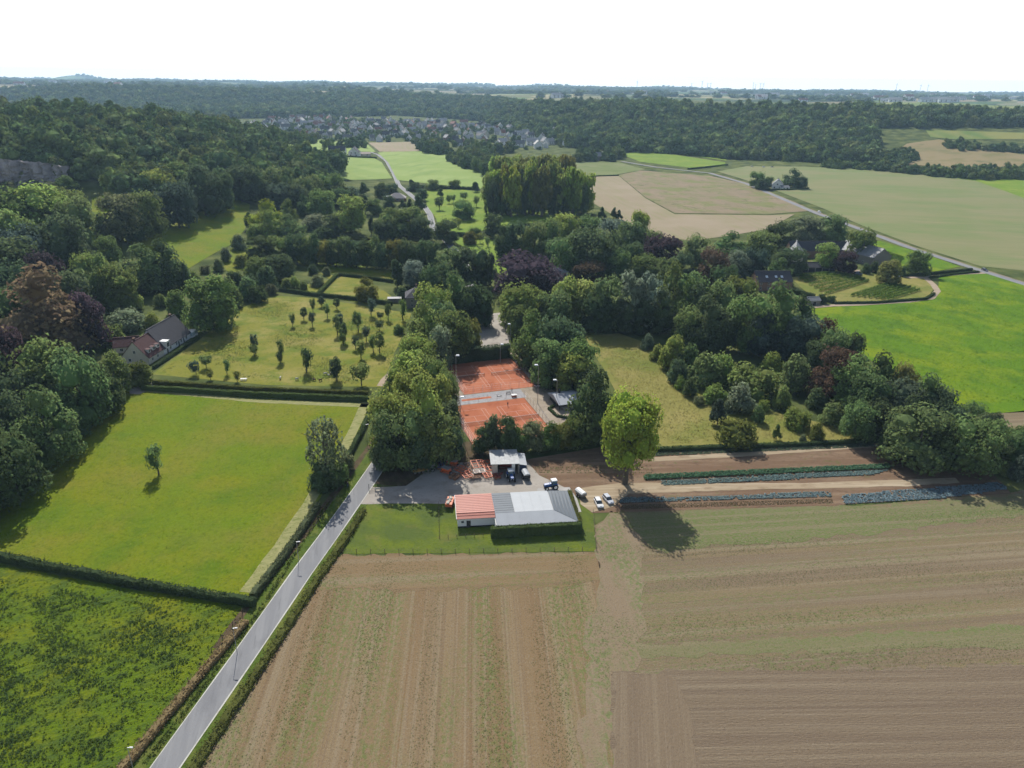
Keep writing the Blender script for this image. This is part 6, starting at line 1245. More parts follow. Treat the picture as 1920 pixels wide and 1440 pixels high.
# ------------------------------------------------------------------ vehicles
TYRE = plain('tyre rubber', (0.018, 0.018, 0.019), 0.85)
RIM = plain('wheel rim', (0.5, 0.5, 0.52), 0.35, 0.6)
HLAMP = plain('headlamp glass', (0.75, 0.77, 0.78), 0.1); TLAMP = plain('tail lamp', (0.35, 0.015, 0.015), 0.2)
_pm = {}
def paint(col):
    if col not in _pm: _pm[col] = plain('car paint ' + str(len(_pm)), col, 0.28, 0.0, 0.04, spec=0.6)
    return _pm[col]
def wheel(parent, x, y, r, wd, rim=None):
    b = MB(); b.tube((x, y - wd / 2, r), (x, y + wd / 2, r), r, n=18); w_ = b.build('wheel', TYRE, parent)
    s = 1 if y > 0 else -1
    MB().tube((x, y + s * wd * 0.4, r), (x, y + s * wd * 0.54, r), r * 0.62, r * 0.55, n=14).build('rim', rim or RIM, w_)
def car(name, label, loc, yaw, col, Lc=4.4, Wc=1.8, Hc=1.55, kind='hatch', group=None, cat='car'):
    r = empty(name, loc, R(yaw)); tag(r, label, cat, group)
    h = Lc / 2; wl = Hc * 0.58
    low = [(-h, 0.32), (-h + 0.12, 0.24), (h - 0.12, 0.24), (h, 0.34), (h + 0.03, 0.62), (h - 0.18, wl * 0.86), (h * 0.48, wl + 0.03), (-h + 0.1, wl + 0.06), (-h - 0.02, 0.7)]
    bd = MB(); n = len(low)
    for sx in (-1, 1): pass
    ws = [(-Wc / 2 + 0.08, 0.965), (-Wc / 2, 1.0), (Wc / 2, 1.0), (Wc / 2 - 0.08, 0.965)]
    rows = []
    for (y, k) in ((-Wc / 2 + 0.14, 0.97), (-Wc / 2, 1.0), (Wc / 2, 1.0), (Wc / 2 - 0.14, 0.97)):
        rows.append([(a * k, y, b if abs(y) < Wc / 2 - 0.01 else b * 0.97 + 0.012) for a, b in low])
    vs = [p for q in (rows[1], rows[0], rows[3], rows[2]) for p in q]
    # order across the car: side, shoulder, shoulder, side
    order = [1, 0, 3, 2]
    vs = rows[1] + rows[0] + rows[3] + rows[2]
    fs = []
    for k in range(3):
        for i in range(n): fs.append((k * n + i, k * n + (i + 1) % n, (k + 1) * n + (i + 1) % n, (k + 1) * n + i))
    fs += [tuple(range(n)), tuple(range(3 * n, 4 * n))]
    bd.add(vs, fs); body = bd.build('body', paint(col), r)
    f0, f1 = (h * 0.50, h * 0.10) if kind != 'van' else (h * 0.62, h * 0.34)
    b0, b1 = (-h + 0.06, -h + 0.30) if kind != 'saloon' else (-h * 0.78, -h * 0.36)
    wi = Wc / 2 - 0.06; wt = Wc / 2 - 0.24
    gv = [(b0, -wi, wl), (f0, -wi, wl), (f0, wi, wl), (b0, wi, wl), (b1, -wt, Hc - 0.07), (f1, -wt, Hc - 0.07), (f1, wt, Hc - 0.07), (b1, wt, Hc - 0.07)]
    MB().add(gv, [(3, 2, 1, 0), (4, 5, 6, 7), (0, 1, 5, 4), (1, 2, 6, 5), (2, 3, 7, 6), (3, 0, 4, 7)]).build('window_glass', GLASS, r)
    MB().add([(b1 - 0.03, -wt - 0.02, Hc - 0.08), (f1 + 0.03, -wt - 0.02, Hc - 0.08), (f1 + 0.03, wt + 0.02, Hc - 0.08), (b1 - 0.03, wt + 0.02, Hc - 0.08), (b1 + 0.1, -wt + 0.12, Hc), (f1 - 0.1, -wt + 0.12, Hc), (f1 - 0.1, wt - 0.12, Hc), (b1 + 0.1, wt - 0.12, Hc)],
             [(3, 2, 1, 0), (4, 5, 6, 7), (0, 1, 5, 4), (1, 2, 6, 5), (2, 3, 7, 6), (3, 0, 4, 7)]).build('roof', paint(col), r)
    for s in (-1, 1):
        for x in (h * 0.62, -h * 0.60): wheel(r, x, s * (Wc / 2 - 0.06), 0.32, 0.2)
        MB().box(h - 0.22, h + 0.01, s * (Wc / 2 - 0.36) - 0.2, s * (Wc / 2 - 0.36) + 0.2, wl * 0.66, wl * 0.84).build('headlight', HLAMP, r)
        MB().box(-h - 0.035, -h + 0.12, s * (Wc / 2 - 0.2) - 0.12, s * (Wc / 2 - 0.2) + 0.12, wl * 0.62, wl * 1.0).build('tail_light', TLAMP, r)
        if kind == 'van':
            MB().box(b1 - 0.1, -0.1, s * (wi - 0.06), s * (wi + 0.015), wl, Hc - 0.12).build('side_panel', paint(col), r)
    return r
def gp(px, py, z=0.0):
    p = P(px, py); return (p.x, p.y, p.z + z)
car('estate_car', 'white estate car parked beside the barn grass', (25.0, 176.0, 0.06), -80, (0.75, 0.75, 0.74), 4.5, 1.8, 1.6)
car('estate_car', 'silver estate car parked next to the white one', (27.9, 178.0, 0.06), -70, (0.55, 0.57, 0.62), 4.3, 1.75, 1.6)
car('parked_car', 'dark people carrier parked beside the pavilion', (13.6, 260.4, 0.06), -50, (0.05, 0.045, 0.045), 4.6, 1.85, 1.75)
car('parked_car', 'small white car beside the upper court gate', (10.6, 262.2, 0.06), 30, (0.75, 0.75, 0.75), 3.8, 1.7, 1.5)
car('parked_car', 'black car under the trees of the car park lane', gp(958, 628, 0.06), -80, (0.03, 0.03, 0.035), 4.4, 1.8, 1.5)
def on_road(px, py, yaw_, label, col, kind='hatch'):
    p = P(px, py); car('car', label, (p.x, p.y, p.z + 0.20), yaw_, col, 4.5, 1.85, 1.55, kind)
_vd = math.degrees(math.atan2(VR[7][1] - VR[6][1], VR[7][0] - VR[6][0]))
on_road(1536, 399, _vd, 'white car driving on the valley road', (0.75, 0.75, 0.75))
on_road(1584, 417, _vd, 'dark car driving on the valley road above the farm', (0.05, 0.03, 0.03))
on_road(1846, 508, _vd, 'dark car at the farm turning of the valley road', (0.03, 0.03, 0.04))
car('parked_car', 'white car beside the farm entrance hedge', gp(1683, 519, 0.12), 20, (0.75, 0.75, 0.75))
car('parked_van', 'blue van parked above the vineyard', gp(1608, 516, 0.12), 10, (0.04, 0.09, 0.2), 5.2, 2.0, 2.3, 'van', cat='van')
for i, (px, py, c) in enumerate([(1410, 313, 'pale'), (1432, 314, 'white'), (1448, 314, 'grey')]):
    car('parked_car', f'{c} car parked under the trees at the field edge', gp(px, py, 0.15), 10, {'pale': (0.5, 0.52, 0.5), 'white': (0.75, 0.75, 0.75), 'grey': (0.3, 0.3, 0.32)}[c])
car('parked_van', 'white van by the hedge below the dry hillside', gp(1672, 319, 0.2), 5, (0.75, 0.75, 0.75), 5.2, 2.0, 2.3, 'van', cat='van')

def tractor(label, loc, yaw):
    r = empty('tractor', loc, R(yaw)); tag(r, label, 'tractor', 'blue tractors in the yard')
    blue = plain('tractor blue', (0.03, 0.10, 0.32), 0.35, spec=0.5) if 'tractor blue' not in bpy.data.materials else bpy.data.materials['tractor blue']
    MB().prism([(0.1, 0.95), (2.25, 0.95), (2.35, 1.25), (2.2, 1.65), (0.1, 1.85)], -0.42, 0.42, 'y').build('hood', blue, r)
    MB().box(2.2, 2.42, -0.3, 0.3, 0.95, 1.4).build('grille', BLACK, r)
    MB().box(-1.5, 2.1, -0.3, 0.3, 0.6, 0.95).build('chassis', BLACK, r)
    cb = MB().add([(-1.55, -0.85, 1.3), (0.1, -0.85, 1.3), (0.1, 0.85, 1.3), (-1.55, 0.85, 1.3), (-1.4, -0.72, 2.72), (-0.1, -0.72, 2.72), (-0.1, 0.72, 2.72), (-1.4, 0.72, 2.72)],
                  [(3, 2, 1, 0), (4, 5, 6, 7), (0, 1, 5, 4), (1, 2, 6, 5), (2, 3, 7, 6), (3, 0, 4, 7)]).build('cab', plain('cab glass', (0.10, 0.16, 0.2), 0.1) if 'cab glass' not in bpy.data.materials else bpy.data.materials['cab glass'], r)
    for x, y in ((-1.5, -0.8), (0.03, -0.8), (0.03, 0.8), (-1.5, 0.8)): MB().tube((x, y, 1.3), (x * 0.93 - 0.02, y * 0.88, 2.72), 0.05, n=5).build('pillar', BLACK, cb)
    MB().box(-1.65, 0.15, -0.88, 0.88, 2.722, 2.95, 0.12).build('roof', TRIM, r)
    for s in (-1, 1):
        wheel(r, -0.95, s * 0.98, 0.86, 0.5, TRIM); wheel(r, 1.6, s * 0.88, 0.58, 0.38, TRIM)
        MB().box(-1.7, -0.2, s * 0.98 - 0.28, s * 0.98 + 0.28, 1.75, 1.83).build('mudguard', blue, r)
        MB().box(2.36, 2.44, s * 0.34 - 0.07, s * 0.34 + 0.07, 1.2, 1.36).build('headlight', HLAMP, r)
    MB().tube((0.6, -0.5, 1.6), (0.6, -0.5, 2.7), 0.06).build('exhaust', BLACK, r)
tractor('blue tractor with white roof in front of the machine shed', (0.1, 189.6, 0.07), -78)
tractor('blue tractor with white roof behind the barn', (12.0, 184.6, 0.07), 195)
def box_trailer(name, label, loc, yaw, L_, W_, H_, mat, cover, z0=0.75, load=None):
    r = empty(name, loc, R(yaw)); tag(r, label, 'trailer')
    MB().box(-L_ / 2, L_ / 2, -W_ / 2, W_ / 2, z0, z0 + H_).build('body', mat, r)
    if cover: MB().prism([(-W_ / 2 - 0.05, z0 + H_ + 0.004), (W_ / 2 + 0.05, z0 + H_ + 0.004), (W_ / 2 * 0.6, z0 + H_ + 0.4), (0, z0 + H_ + 0.5), (-W_ / 2 * 0.6, z0 + H_ + 0.4)], -L_ / 2, L_ / 2, 'x').build('cover', cover, r)
    if load:
        for i in range(6): MB().ball((-L_ / 2 + 0.5 + i * (L_ - 1) / 5, random.uniform(-.4, .4), z0 + H_ + 0.1), 0.45, 0.5, 0.3).build('sack', load, r)
    MB().tube((L_ / 2, 0, z0 + 0.1), (L_ / 2 + 1.3, 0, z0 - 0.1), 0.07).build('drawbar', BLACK, r)
    for s in (-1, 1):
        for x in (-0.6, 0.55): wheel(r, x, s * (W_ / 2 + 0.05), 0.42, 0.28)
    return r
ORANGE = plain('orange farm paint', (0.62, 0.13, 0.035), 0.5, var=0.25, scale=2); RUST = plain('rusty steel', (0.22, 0.11, 0.06), 0.8, var=0.35, scale=3); STEEL = plain('worn steel', (0.30, 0.29, 0.28), 0.5, 0.4, 0.3)
YELLOW = plain('yellow farm paint', (0.50, 0.28, 0.03), 0.5, var=0.2); BLUEP = plain('blue farm paint', (0.04, 0.08, 0.25), 0.5, var=0.2); REDP = plain('red farm paint', (0.33, 0.04, 0.03), 0.5, var=0.25)
box_trailer('trailer', 'black tank trailer with grey cover beside the tractor', (4.5, 190.6, 0.07), -75, 3.8, 1.9, 1.1, BLACK, R_LIGHT)
box_trailer('trailer', 'orange tipping trailer with pale sacks beside the red roof', (-17.0, 174.6, 0.06), 85, 4.2, 1.9, 0.9, ORANGE, None, load=W_CREAM)
box_trailer('trailer', 'white tank trailer behind the grass corner of the barn', (20.3, 180.6, 0.06), -60, 3.4, 1.8, 0.8, STEEL, TRIM)
def implement(label, loc, yaw, L_, W_, mat, kind):
    name = {'harrow': 'harrow', 'roller': 'field_roller', 'seeder': 'seed_drill', 'plough': 'plough'}[kind]
    r = empty(name, loc, R(yaw)); tag(r, label, name.replace('_', ' '), 'farm implements parked in the yard')
    r.scale = (1.3, 1.3, 1.25); fr = MB()
    for y in (-W_ / 2, 0, W_ / 2): fr.box(-L_ / 2, L_ / 2, y - 0.07, y + 0.07, 0.62, 0.78)
    for x in (-L_ / 2, -L_ / 6, L_ / 6, L_ / 2): fr.box(x - 0.06, x + 0.06, -W_ / 2 + 0.07, W_ / 2 - 0.07, 0.64, 0.76)
    fr.build('frame', mat, r)
    MB().tube((L_ / 2, -0.5, 0.7), (L_ / 2 + 0.9, 0, 1.2), 0.06).tube((L_ / 2, 0.5, 0.7), (L_ / 2 + 0.9, 0, 1.2), 0.06).build('hitch', mat, r)
    if kind == 'harrow':
        for i, x in enumerate((-L_ / 3, 0, L_ / 3)):
            t = MB()
            for k in range(7): y = -W_ / 2 + 0.2 + k * (W_ - 0.4) / 6; t.box(x - 0.04, x + 0.04, y - 0.04, y + 0.04, 0.05, 0.62)
            t.build('tine_row', RUST, r)
        MB().tube((-L_ / 2 - 0.35, -W_ / 2, 0.28), (-L_ / 2 - 0.35, W_ / 2, 0.28), 0.27, n=12).build('cage_roller', STEEL, r)
    if kind == 'roller':
        for x in (-L_ / 3, L_ / 3): MB().tube((x, -W_ / 2, 0.4), (x, W_ / 2, 0.4), 0.4, n=14).build('roll', RUST, r)
    if kind == 'seeder':
        MB().prism([(-0.35, 0.8), (0.35, 0.8), (0.65, 1.65), (-0.65, 1.65)], -W_ / 2 + 0.1, W_ / 2 - 0.1, 'y').build('hopper', mat, r)
        MB().box(-0.7, 0.7, -W_ / 2, W_ / 2, 1.652, 1.74).build('lid', STEEL, r)
        for s in (-1, 1): wheel(r, 0, s * (W_ / 2 + 0.15), 0.5, 0.25)
    if kind == 'plough':
        for k in range(4):
            x = -L_ / 2 + 0.3 + k * (L_ - 0.6) / 3
            MB().add([(x, -0.5, 0.0), (x + 0.7, 0.1, 0.0), (x + 0.2, 0.3, 0.75), (x - 0.3, -0.2, 0.7), (x, -0.55, 0.0), (x + 0.7, 0.05, 0.0), (x + 0.2, 0.25, 0.75), (x - 0.3, -0.25, 0.7)], [(0, 1, 2, 3), (7, 6, 5, 4), (0, 4, 5, 1), (1, 5, 6, 2), (2, 6, 7, 3), (3, 7, 4, 0)]).build('share', STEEL, r)
for (lab, x, y, yaw, L_, W_, m, k) in [
    ('yellow plough under the trees at the yard edge', -27.6, 193.0, 20, 3.4, 1.0, YELLOW, 'plough'), ('white and green seed drill beside the yellow plough', -24.8, 195.0, 30, 1.4, 2.6, STEEL, 'seeder'),
    ('blue field roller at the shady yard edge', -21.8, 196.6, 15, 1.6, 2.8, BLUEP, 'roller'), ('orange seed drill nearest the blue roller', -18.2, 197.0, 70, 1.4, 2.6, ORANGE, 'seeder'),
    ('orange and rust harrow in the middle of the implement row', -15.0, 193.8, -40, 2.8, 2.4, ORANGE, 'harrow'), ('rusty field roller at the open end of the implement row', -16.9, 189.9, -30, 1.8, 2.0, RUST, 'roller'),
    ('narrow rusty harrow standing lengthwise in the implement row', -12.8, 195.2, -72, 4.6, 1.6, RUST, 'harrow'), ('bright orange wide harrow in front of the court trees', -10.3, 197.4, -75, 3.6, 2.8, ORANGE, 'harrow'),
    ('dark steel field roller in front of the bright orange harrow', -9.6, 192.8, -75, 1.6, 2.6, STEEL, 'roller'), ('long orange harrow beside the machine shed wall', -7.3, 196.4, -72, 5.0, 2.0, ORANGE, 'harrow'),
    ('orange harrow at the sunny front of the implement row', -13.2, 190.6, -60, 2.6, 2.2, ORANGE, 'harrow'), ('low orange seed drill at the sunny front of the implement row', -19.6, 192.4, 60, 1.4, 2.2, ORANGE, 'seeder'),
    ('short orange harrow nearest the machine shed front', -7.0, 190.6, -70, 2.2, 1.8, ORANGE, 'harrow'), ('rusty plough lying between roller and harrows', -10.8, 189.2, 10, 2.6, 1.0, RUST, 'plough'),
    ('small red roller at the machine shed corner', -4.2, 190.4, 20, 1.2, 1.8, REDP, 'roller'), ('big red seed drill inside the machine shed', -1.6, 196.2, 95, 2.6, 3.0, REDP, 'seeder')]:
    implement(lab, (x, y, 0.07), yaw, L_, W_, m, k)

# ------------------------------------------------------------------ people and animals
SKIN = plain('skin', (0.45, 0.28, 0.20), 0.6); HAIR = plain('dark hair', (0.03, 0.02, 0.015), 0.8)
def person(label, loc, yaw, pose, shirt, legs):
    J = {'pelvis': (0, 0, 0.95), 'chest': (0.02, 0, 1.30), 'neck': (0.03, 0, 1.50), 'head': (0.05, 0, 1.62), 'crown': (0.05, 0, 1.74)}
    if pose == 'stand':
        J.update(lk=(0.02, 0.11, 0.50), la=(0, 0.13, 0.06), lt=(0.18, 0.14, 0.03), rk=(0.08, -0.11, 0.50), ra=(-0.06, -0.13, 0.06), rt=(0.12, -0.14, 0.03), ls=(0, 0.20, 1.42), le=(0.05, 0.28, 1.15), lh=(0.22, 0.26, 0.98), rs=(0, -0.20, 1.42), re=(0.14, -0.34, 1.22), rh=(0.42, -0.34, 1.16))
    else:
        J.update(pelvis=(-0.15, 0, 0.98), chest=(0.1, 0, 1.30), neck=(0.2, 0, 1.47), head=(0.26, 0, 1.58), crown=(0.28, 0, 1.70))
        J.update(lk=(0.22, 0.11, 0.78), la=(0.08, 0.12, 0.30), lt=(0.26, 0.12, 0.26), rk=(0.26, -0.11, 0.92), ra=(0.18, -0.12, 0.50), rt=(0.35, -0.12, 0.46), ls=(0.12, 0.19, 1.40), le=(0.32, 0.24, 1.18), lh=(0.52, 0.24, 1.06), rs=(0.12, -0.19, 1.40), re=(0.32, -0.24, 1.18), rh=(0.52, -0.24, 1.06))
    rad = dict(pelvis=.15, chest=.16, neck=.06, head=.10, crown=.07, lk=.065, la=.045, lt=.04, rk=.065, ra=.045, rt=.04, ls=.07, le=.045, lh=.035, rs=.07, re=.045, rh=.035)
    names = list(J); ed = [('pelvis', 'chest'), ('chest', 'neck'), ('neck', 'head'), ('head', 'crown'), ('pelvis', 'lk'), ('lk', 'la'), ('la', 'lt'), ('pelvis', 'rk'), ('rk', 'ra'), ('ra', 'rt'), ('chest', 'ls'), ('ls', 'le'), ('le', 'lh'), ('chest', 'rs'), ('rs', 're'), ('re', 'rh')]
    me = bpy.data.meshes.new('person'); me.from_pydata([J[n] for n in names], [(names.index(a), names.index(b)) for a, b in ed], [])
    o = link(bpy.data.objects.new('person', me)); md = o.modifiers.new('skin', 'SKIN'); o.modifiers.new('sub', 'SUBSURF').levels = 1
    for i, n in enumerate(names): me.skin_vertices[0].data[i].radius = (rad[n], rad[n])
    me.skin_vertices[0].data[0].use_root = True
    dg = bpy.context.evaluated_depsgraph_get(); ev = bpy.data.meshes.new_from_object(o.evaluated_get(dg))
    ev.materials.clear()
    for m in (shirt, legs, SKIN, HAIR, BLACK): ev.materials.append(m)
    for p in ev.polygons:
        c = p.center
        p.material_index = 3 if c.z > 1.66 else 2 if c.z > 1.46 else 0 if c.z > 0.98 and not (c.x > 0.3 and pose == 'stand') else (4 if c.z < 0.09 else 1)
        p.use_smooth = True
    o.modifiers.clear(); o.data = ev; o.location = loc; o.rotation_euler = (0, 0, R(yaw))
    return tag(o, label, 'person')
C_RED = plain('red shirt', (0.4, 0.04, 0.04)); C_DK = plain('dark clothes', (0.03, 0.03, 0.045)); C_WH = plain('white shirt', (0.7, 0.7, 0.7)); C_BL = plain('blue clothes', (0.05, 0.08, 0.2))
person('tennis player in dark clothes on the lower court', (*P(952, 762)[:2], 0.09), -60, 'stand', C_DK, C_DK)
person('person in a red top at the paved strip between courts', (*P(960, 735)[:2], 0.07), 200, 'stand', C_RED, C_DK)
person('person in white beside the side of the upper court', (*P(970, 698)[:2], 0.09), 120, 'stand', C_WH, C_RED)
_cy = P(652, 914)
person('cyclist in dark clothes riding up the lane', (_cy.x, _cy.y, 0.08), 80, 'ride', C_DK, C_BL)
bk = empty('bicycle', (_cy.x, _cy.y, 0.08), R(80)); tag(bk, 'black bicycle ridden up the shaded lane', 'bicycle')
def ring(b, cx, r_, t=0.03, n=18):
    for i in range(n):
        a0, a1 = 2 * math.pi * i / n, 2 * math.pi * (i + 1) / n
        b.tube((cx + r_ * math.cos(a0), 0, 0.35 + r_ * math.sin(a0)), (cx + r_ * math.cos(a1), 0, 0.35 + r_ * math.sin(a1)), t, n=5)
    return b
for cx in (-0.52, 0.55): ring(MB(), cx, 0.33).build('wheel', TYRE, bk)
MB().tube((-0.52, 0, 0.35), (-0.15, 0, 0.35), 0.025).tube((-0.15, 0, 0.35), (-0.25, 0, 0.92), 0.025).tube((-0.22, 0, 0.8), (0.38, 0, 0.85), 0.025).tube((-0.15, 0, 0.35), (0.38, 0, 0.8), 0.025).tube((0.55, 0, 0.35), (0.36, 0, 1.0), 0.025).build('frame', C_BL, bk)
MB().box(-0.38, -0.12, -0.08, 0.08, 0.92, 0.98).build('saddle', BLACK, bk); MB().tube((0.38, -0.28, 1.03), (0.38, 0.28, 1.03), 0.025).build('handlebar', BLACK, bk)
WOOL = plain('white wool', (0.62, 0.58, 0.50), 0.95, var=0.15, scale=6); BWOOL = plain('brown wool', (0.16, 0.10, 0.06), 0.95, var=0.2, scale=6)
def sheep_mesh(m):
    J = [(-0.5, 0, 0.66), (-0.15, 0, 0.70), (0.25, 0, 0.70), (0.5, 0, 0.78), (0.66, 0, 0.98), (0.9, 0, 0.90), (-0.66, 0, 0.52), (-0.44, 0.14, 0.36), (-0.46, 0.14, 0.02), (-0.44, -0.14, 0.36), (-0.46, -0.14, 0.02), (0.34, 0.14, 0.36), (0.34, 0.14, 0.02), (0.34, -0.14, 0.36), (0.34, -0.14, 0.02)]
    E_ = [(0, 1), (1, 2), (2, 3), (3, 4), (4, 5), (0, 6), (0, 7), (7, 8), (0, 9), (9, 10), (2, 11), (11, 12), (2, 13), (13, 14)]
    rad = [.24, .28, .25, .16, .11, .06, .05, .08, .04, .08, .04, .08, .04, .08, .04]
    me = bpy.data.meshes.new('sheep'); me.from_pydata(J, E_, [])
    o = link(bpy.data.objects.new('sheep_source', me)); o.modifiers.new('s', 'SKIN'); o.modifiers.new('u', 'SUBSURF').levels = 1
    for i, r_ in enumerate(rad): me.skin_vertices[0].data[i].radius = (r_, r_)
    me.skin_vertices[0].data[1].use_root = True
    ev = bpy.data.meshes.new_from_object(o.evaluated_get(bpy.context.evaluated_depsgraph_get())); ev.materials.clear(); ev.materials.append(m); ev.materials.append(BLACK)
    for p in ev.polygons:
        p.use_smooth = True
        if p.center.x > 0.72 or p.center.z < 0.3: p.material_index = 1
    bpy.data.objects.remove(o); return ev
sw, sb = sheep_mesh(WOOL), sheep_mesh(BWOOL)
for (px, py, br, yw, lab) in [(610, 703, 0, 20, 'white sheep lying nearest the orchard tree by the hedge'), (617, 706, 0, 160, 'white sheep just below its neighbour in the orchard corner'), (621, 702, 0, 60, 'white sheep beside the low branches of the corner fruit tree'), (557, 713, 0, 0, 'white sheep grazing alone along the orchard hedge'),
        (589, 714, 1, 180, 'brown sheep grazing along the orchard hedge'), (601, 715, 1, 40, 'brown sheep behind the other brown one at the hedge'), (526, 711, 0, 90, 'pale sheep farthest along the orchard hedge')]:
    p = P(px, py); o = link(bpy.data.objects.new('sheep', sb if br else sw)); o.location = (p.x, p.y, 0.04); o.rotation_euler = (0, 0, R(yw)); o.scale = (1.1, 1.1, 1.1); tag(o, lab, 'sheep', 'sheep grazing in the orchard')
r = empty('picnic_table', (*P(457, 713)[:2], 0.03), R(5)); tag(r, 'white picnic table at the foot of the orchard', 'table')
for i in range(4): MB().box(-1.2, 1.2, -0.42 + i * 0.21, -0.24 + i * 0.21, 0.72, 0.77).build('table_board', TRIM, r)
for s in (-1, 1):
    MB().box(-1.2, 1.2, s * 0.75 - 0.13, s * 0.75 + 0.13, 0.42, 0.47).build('seat', TRIM, r)
    MB().box(s * 0.9 - 0.05, s * 0.9 + 0.05, -0.8, 0.8, 0.34, 0.42).build('cross_beam', TRIM, r); MB().box(s * 0.9 - 0.05, s * 0.9 + 0.05, -0.3, 0.3, 0.0, 0.34).build('leg', TRIM, r)

# ------------------------------------------------------------------ fences, lamps, gate
WOODP = plain('fence post wood', (0.16, 0.12, 0.085), 0.9, var=0.3)
def post_fence(line, label, gap=3.5, h=1.25, world=False):
    pts = [Vector((p[0], p[1], float(hf(p[0], p[1])))) if world else P(*p) for p in line]
    base = pts[0]; r = empty('fence', base); tag(r, label, 'fence')
    me = None
    for i in range(len(pts) - 1):
        a, b = pts[i] - base, pts[i + 1] - base; k = max(1, int((b - a).length / gap))
        for j in range(k + (1 if i == len(pts) - 2 else 0)):
            q = a.lerp(b, j / k)
            if me is None:
                o = MB().box(-0.06, 0.06, -0.06, 0.06, -0.1, h).build('post', WOODP, r); me = o.data
            else: o = link(bpy.data.objects.new('post', me), r)
            o.location = q
        for z in (0.35, 0.75, 1.1): MB().tube(a + Vector((0, 0, z)), b + Vector((0, 0, z)), 0.01, n=4).build('wire', WOODP, r)
post_fence([(642, 1037), (880, 1036), (1118, 1032), (1112, 962)], 'wire fence between barn lawn and tilled field')
post_fence([(822, 946), (824, 1009), (922, 1006)], 'low wooden fence round the barn front grass', 2.2, 1.0)
post_fence([(225, 1440), (330, 1310), (455, 1150)], 'wire fence inside the rough pasture along the brown hedge', 4.0)
def street_lamp(px, foot, top, label):
    b = P(px, foot); h = height_at(b, top, px); r = empty('street_lamp', b); tag(r, label, 'street lamp', 'street lamps along the lane')
    MB().tube((0, 0, 0), (0, 0, h), 0.07, 0.05).build('pole', METAL, r); MB().box(-0.05, 0.75, -0.05, 0.05, h - 0.05, h + 0.03).build('arm', METAL, r); MB().box(0.3, 0.95, -0.14, 0.14, h + 0.031, h + 0.16, 0.04).build('lamp_head', TRIM, r)
street_lamp(445, 1226, 1178, 'street lamp beside the brown hedge and rough pasture')
street_lamp(560, 1052, 1016, 'street lamp beside the ditch below the bright meadow')
street_lamp(251, 1448, 1402, 'street lamp cut by the lower picture edge')
street_lamp(688, 826, 796, 'street lamp beside the dark hedge at the lane top')
g_ = empty('gate', (*P(692, 919)[:2], 0.06), R(15)); tag(g_, 'dark metal frame gate at the yard entrance', 'gate')
for x in (0, 1.9): MB().box(x - 0.07, x + 0.07, -0.07, 0.07, 0, 2.0).build('post', BLACK, g_)
for z in (0.3, 0.8, 1.3, 1.9): MB().box(0.07, 1.83, -0.03, 0.03, z, z + 0.06).build('rail', BLACK, g_)
s_ = empty('sign_board', (*P(708, 920)[:2], 0.06), R(5)); tag(s_, 'low cream sign board beside the yard gate', 'sign')
MB().box(-0.8, 0.8, -0.04, 0.04, 0.35, 1.0).build('board', W_CREAM, s_)
for x in (-0.7, 0.7): MB().box(x - 0.05, x + 0.05, 0.042, 0.12, 0, 1.05).build('leg', WOODP, s_)

# ------------------------------------------------------------------ crops
def veg_bed(name, poly, label, col, row=0.75, gap=0.6, size=0.42, hgt=0.3, leaves=7, skip=0.06):
    pts = [P(*p) for p in poly]; rng = np.random.default_rng(len(label))
    a, b = Vector(pts[0][:2]), Vector(pts[1][:2]); d = (b - a).normalized(); n = Vector((-d.y, d.x))
    loc = [((Vector(p[:2]) - a).dot(d), (Vector(p[:2]) - a).dot(n)) for p in pts]
    us = [q[0] for q in loc]; vs = [q[1] for q in loc]
    C, N_ = [], []
    gu, gv = np.meshgrid(np.arange(min(us), max(us), gap), np.arange(min(vs) + row / 2, max(vs), row))
    U = gu.ravel() + rng.uniform(-.1, .1, gu.size); Vv = gv.ravel() + rng.uniform(-.06, .06, gu.size)
    k = inside(loc, U, Vv) & (rng.uniform(0, 1, U.size) > skip); U, Vv = U[k], Vv[k]
    m = len(U); s = rng.uniform(0.75, 1.2, m)
    for i in range(leaves):
        t = 2 * math.pi * i / leaves + rng.uniform(0, 1, m); rr = size * 0.42 * s
        lx, ly = np.cos(t) * rr, np.sin(t) * rr
        X = a.x + d.x * U + n.x * Vv + lx; Y = a.y + d.y * U + n.y * Vv + ly
        C.append(np.stack([X, Y, hf(X, Y) + 0.06 + hgt * s * (0.55 if i % 2 else 0.8)], 1)); N_.append(np.stack([np.cos(t) * 0.6, np.sin(t) * 0.6, np.ones(m)], 1))
    V, Q = leaf_quads(np.concatenate(C), np.concatenate(N_), size * 0.85, rng, 0.3)
    o = link(bpy.data.objects.new(name, mesh_np(name, V, Q, [LEAF]))); o.color = (*col, 1)
    tag(o, label, 'crop', kind='stuff')
veg_bed('kale_bed', [(1208, 901), (1668, 880), (1666, 872), (1600, 874), (1208, 892)], 'tall dark green kale rows in the vegetable plot', (0.085, 0.165, 0.095), 0.7, 0.55, 0.62, 0.7, 9)
veg_bed('cabbage_bed', [(1240, 911), (1420, 903), (1640, 890), (1668, 882), (1240, 902)], 'blue-green cabbage rows below the kale', (0.17, 0.245, 0.235), 0.65, 0.5, 0.5, 0.35)
veg_bed('cabbage_bed', [(1160, 944), (1558, 932), (1556, 923), (1300, 932), (1165, 934)], 'blue cabbage rows between track and tilled field', (0.20, 0.275, 0.28), 0.7, 0.55, 0.52, 0.35, skip=0.12)
veg_bed('cabbage_bed', [(1584, 946), (1760, 936), (1892, 918), (1870, 906), (1640, 924), (1578, 930)], 'broad bed of blue cabbages at the garden end', (0.20, 0.275, 0.30), 0.7, 0.6, 0.55, 0.38, skip=0.1)
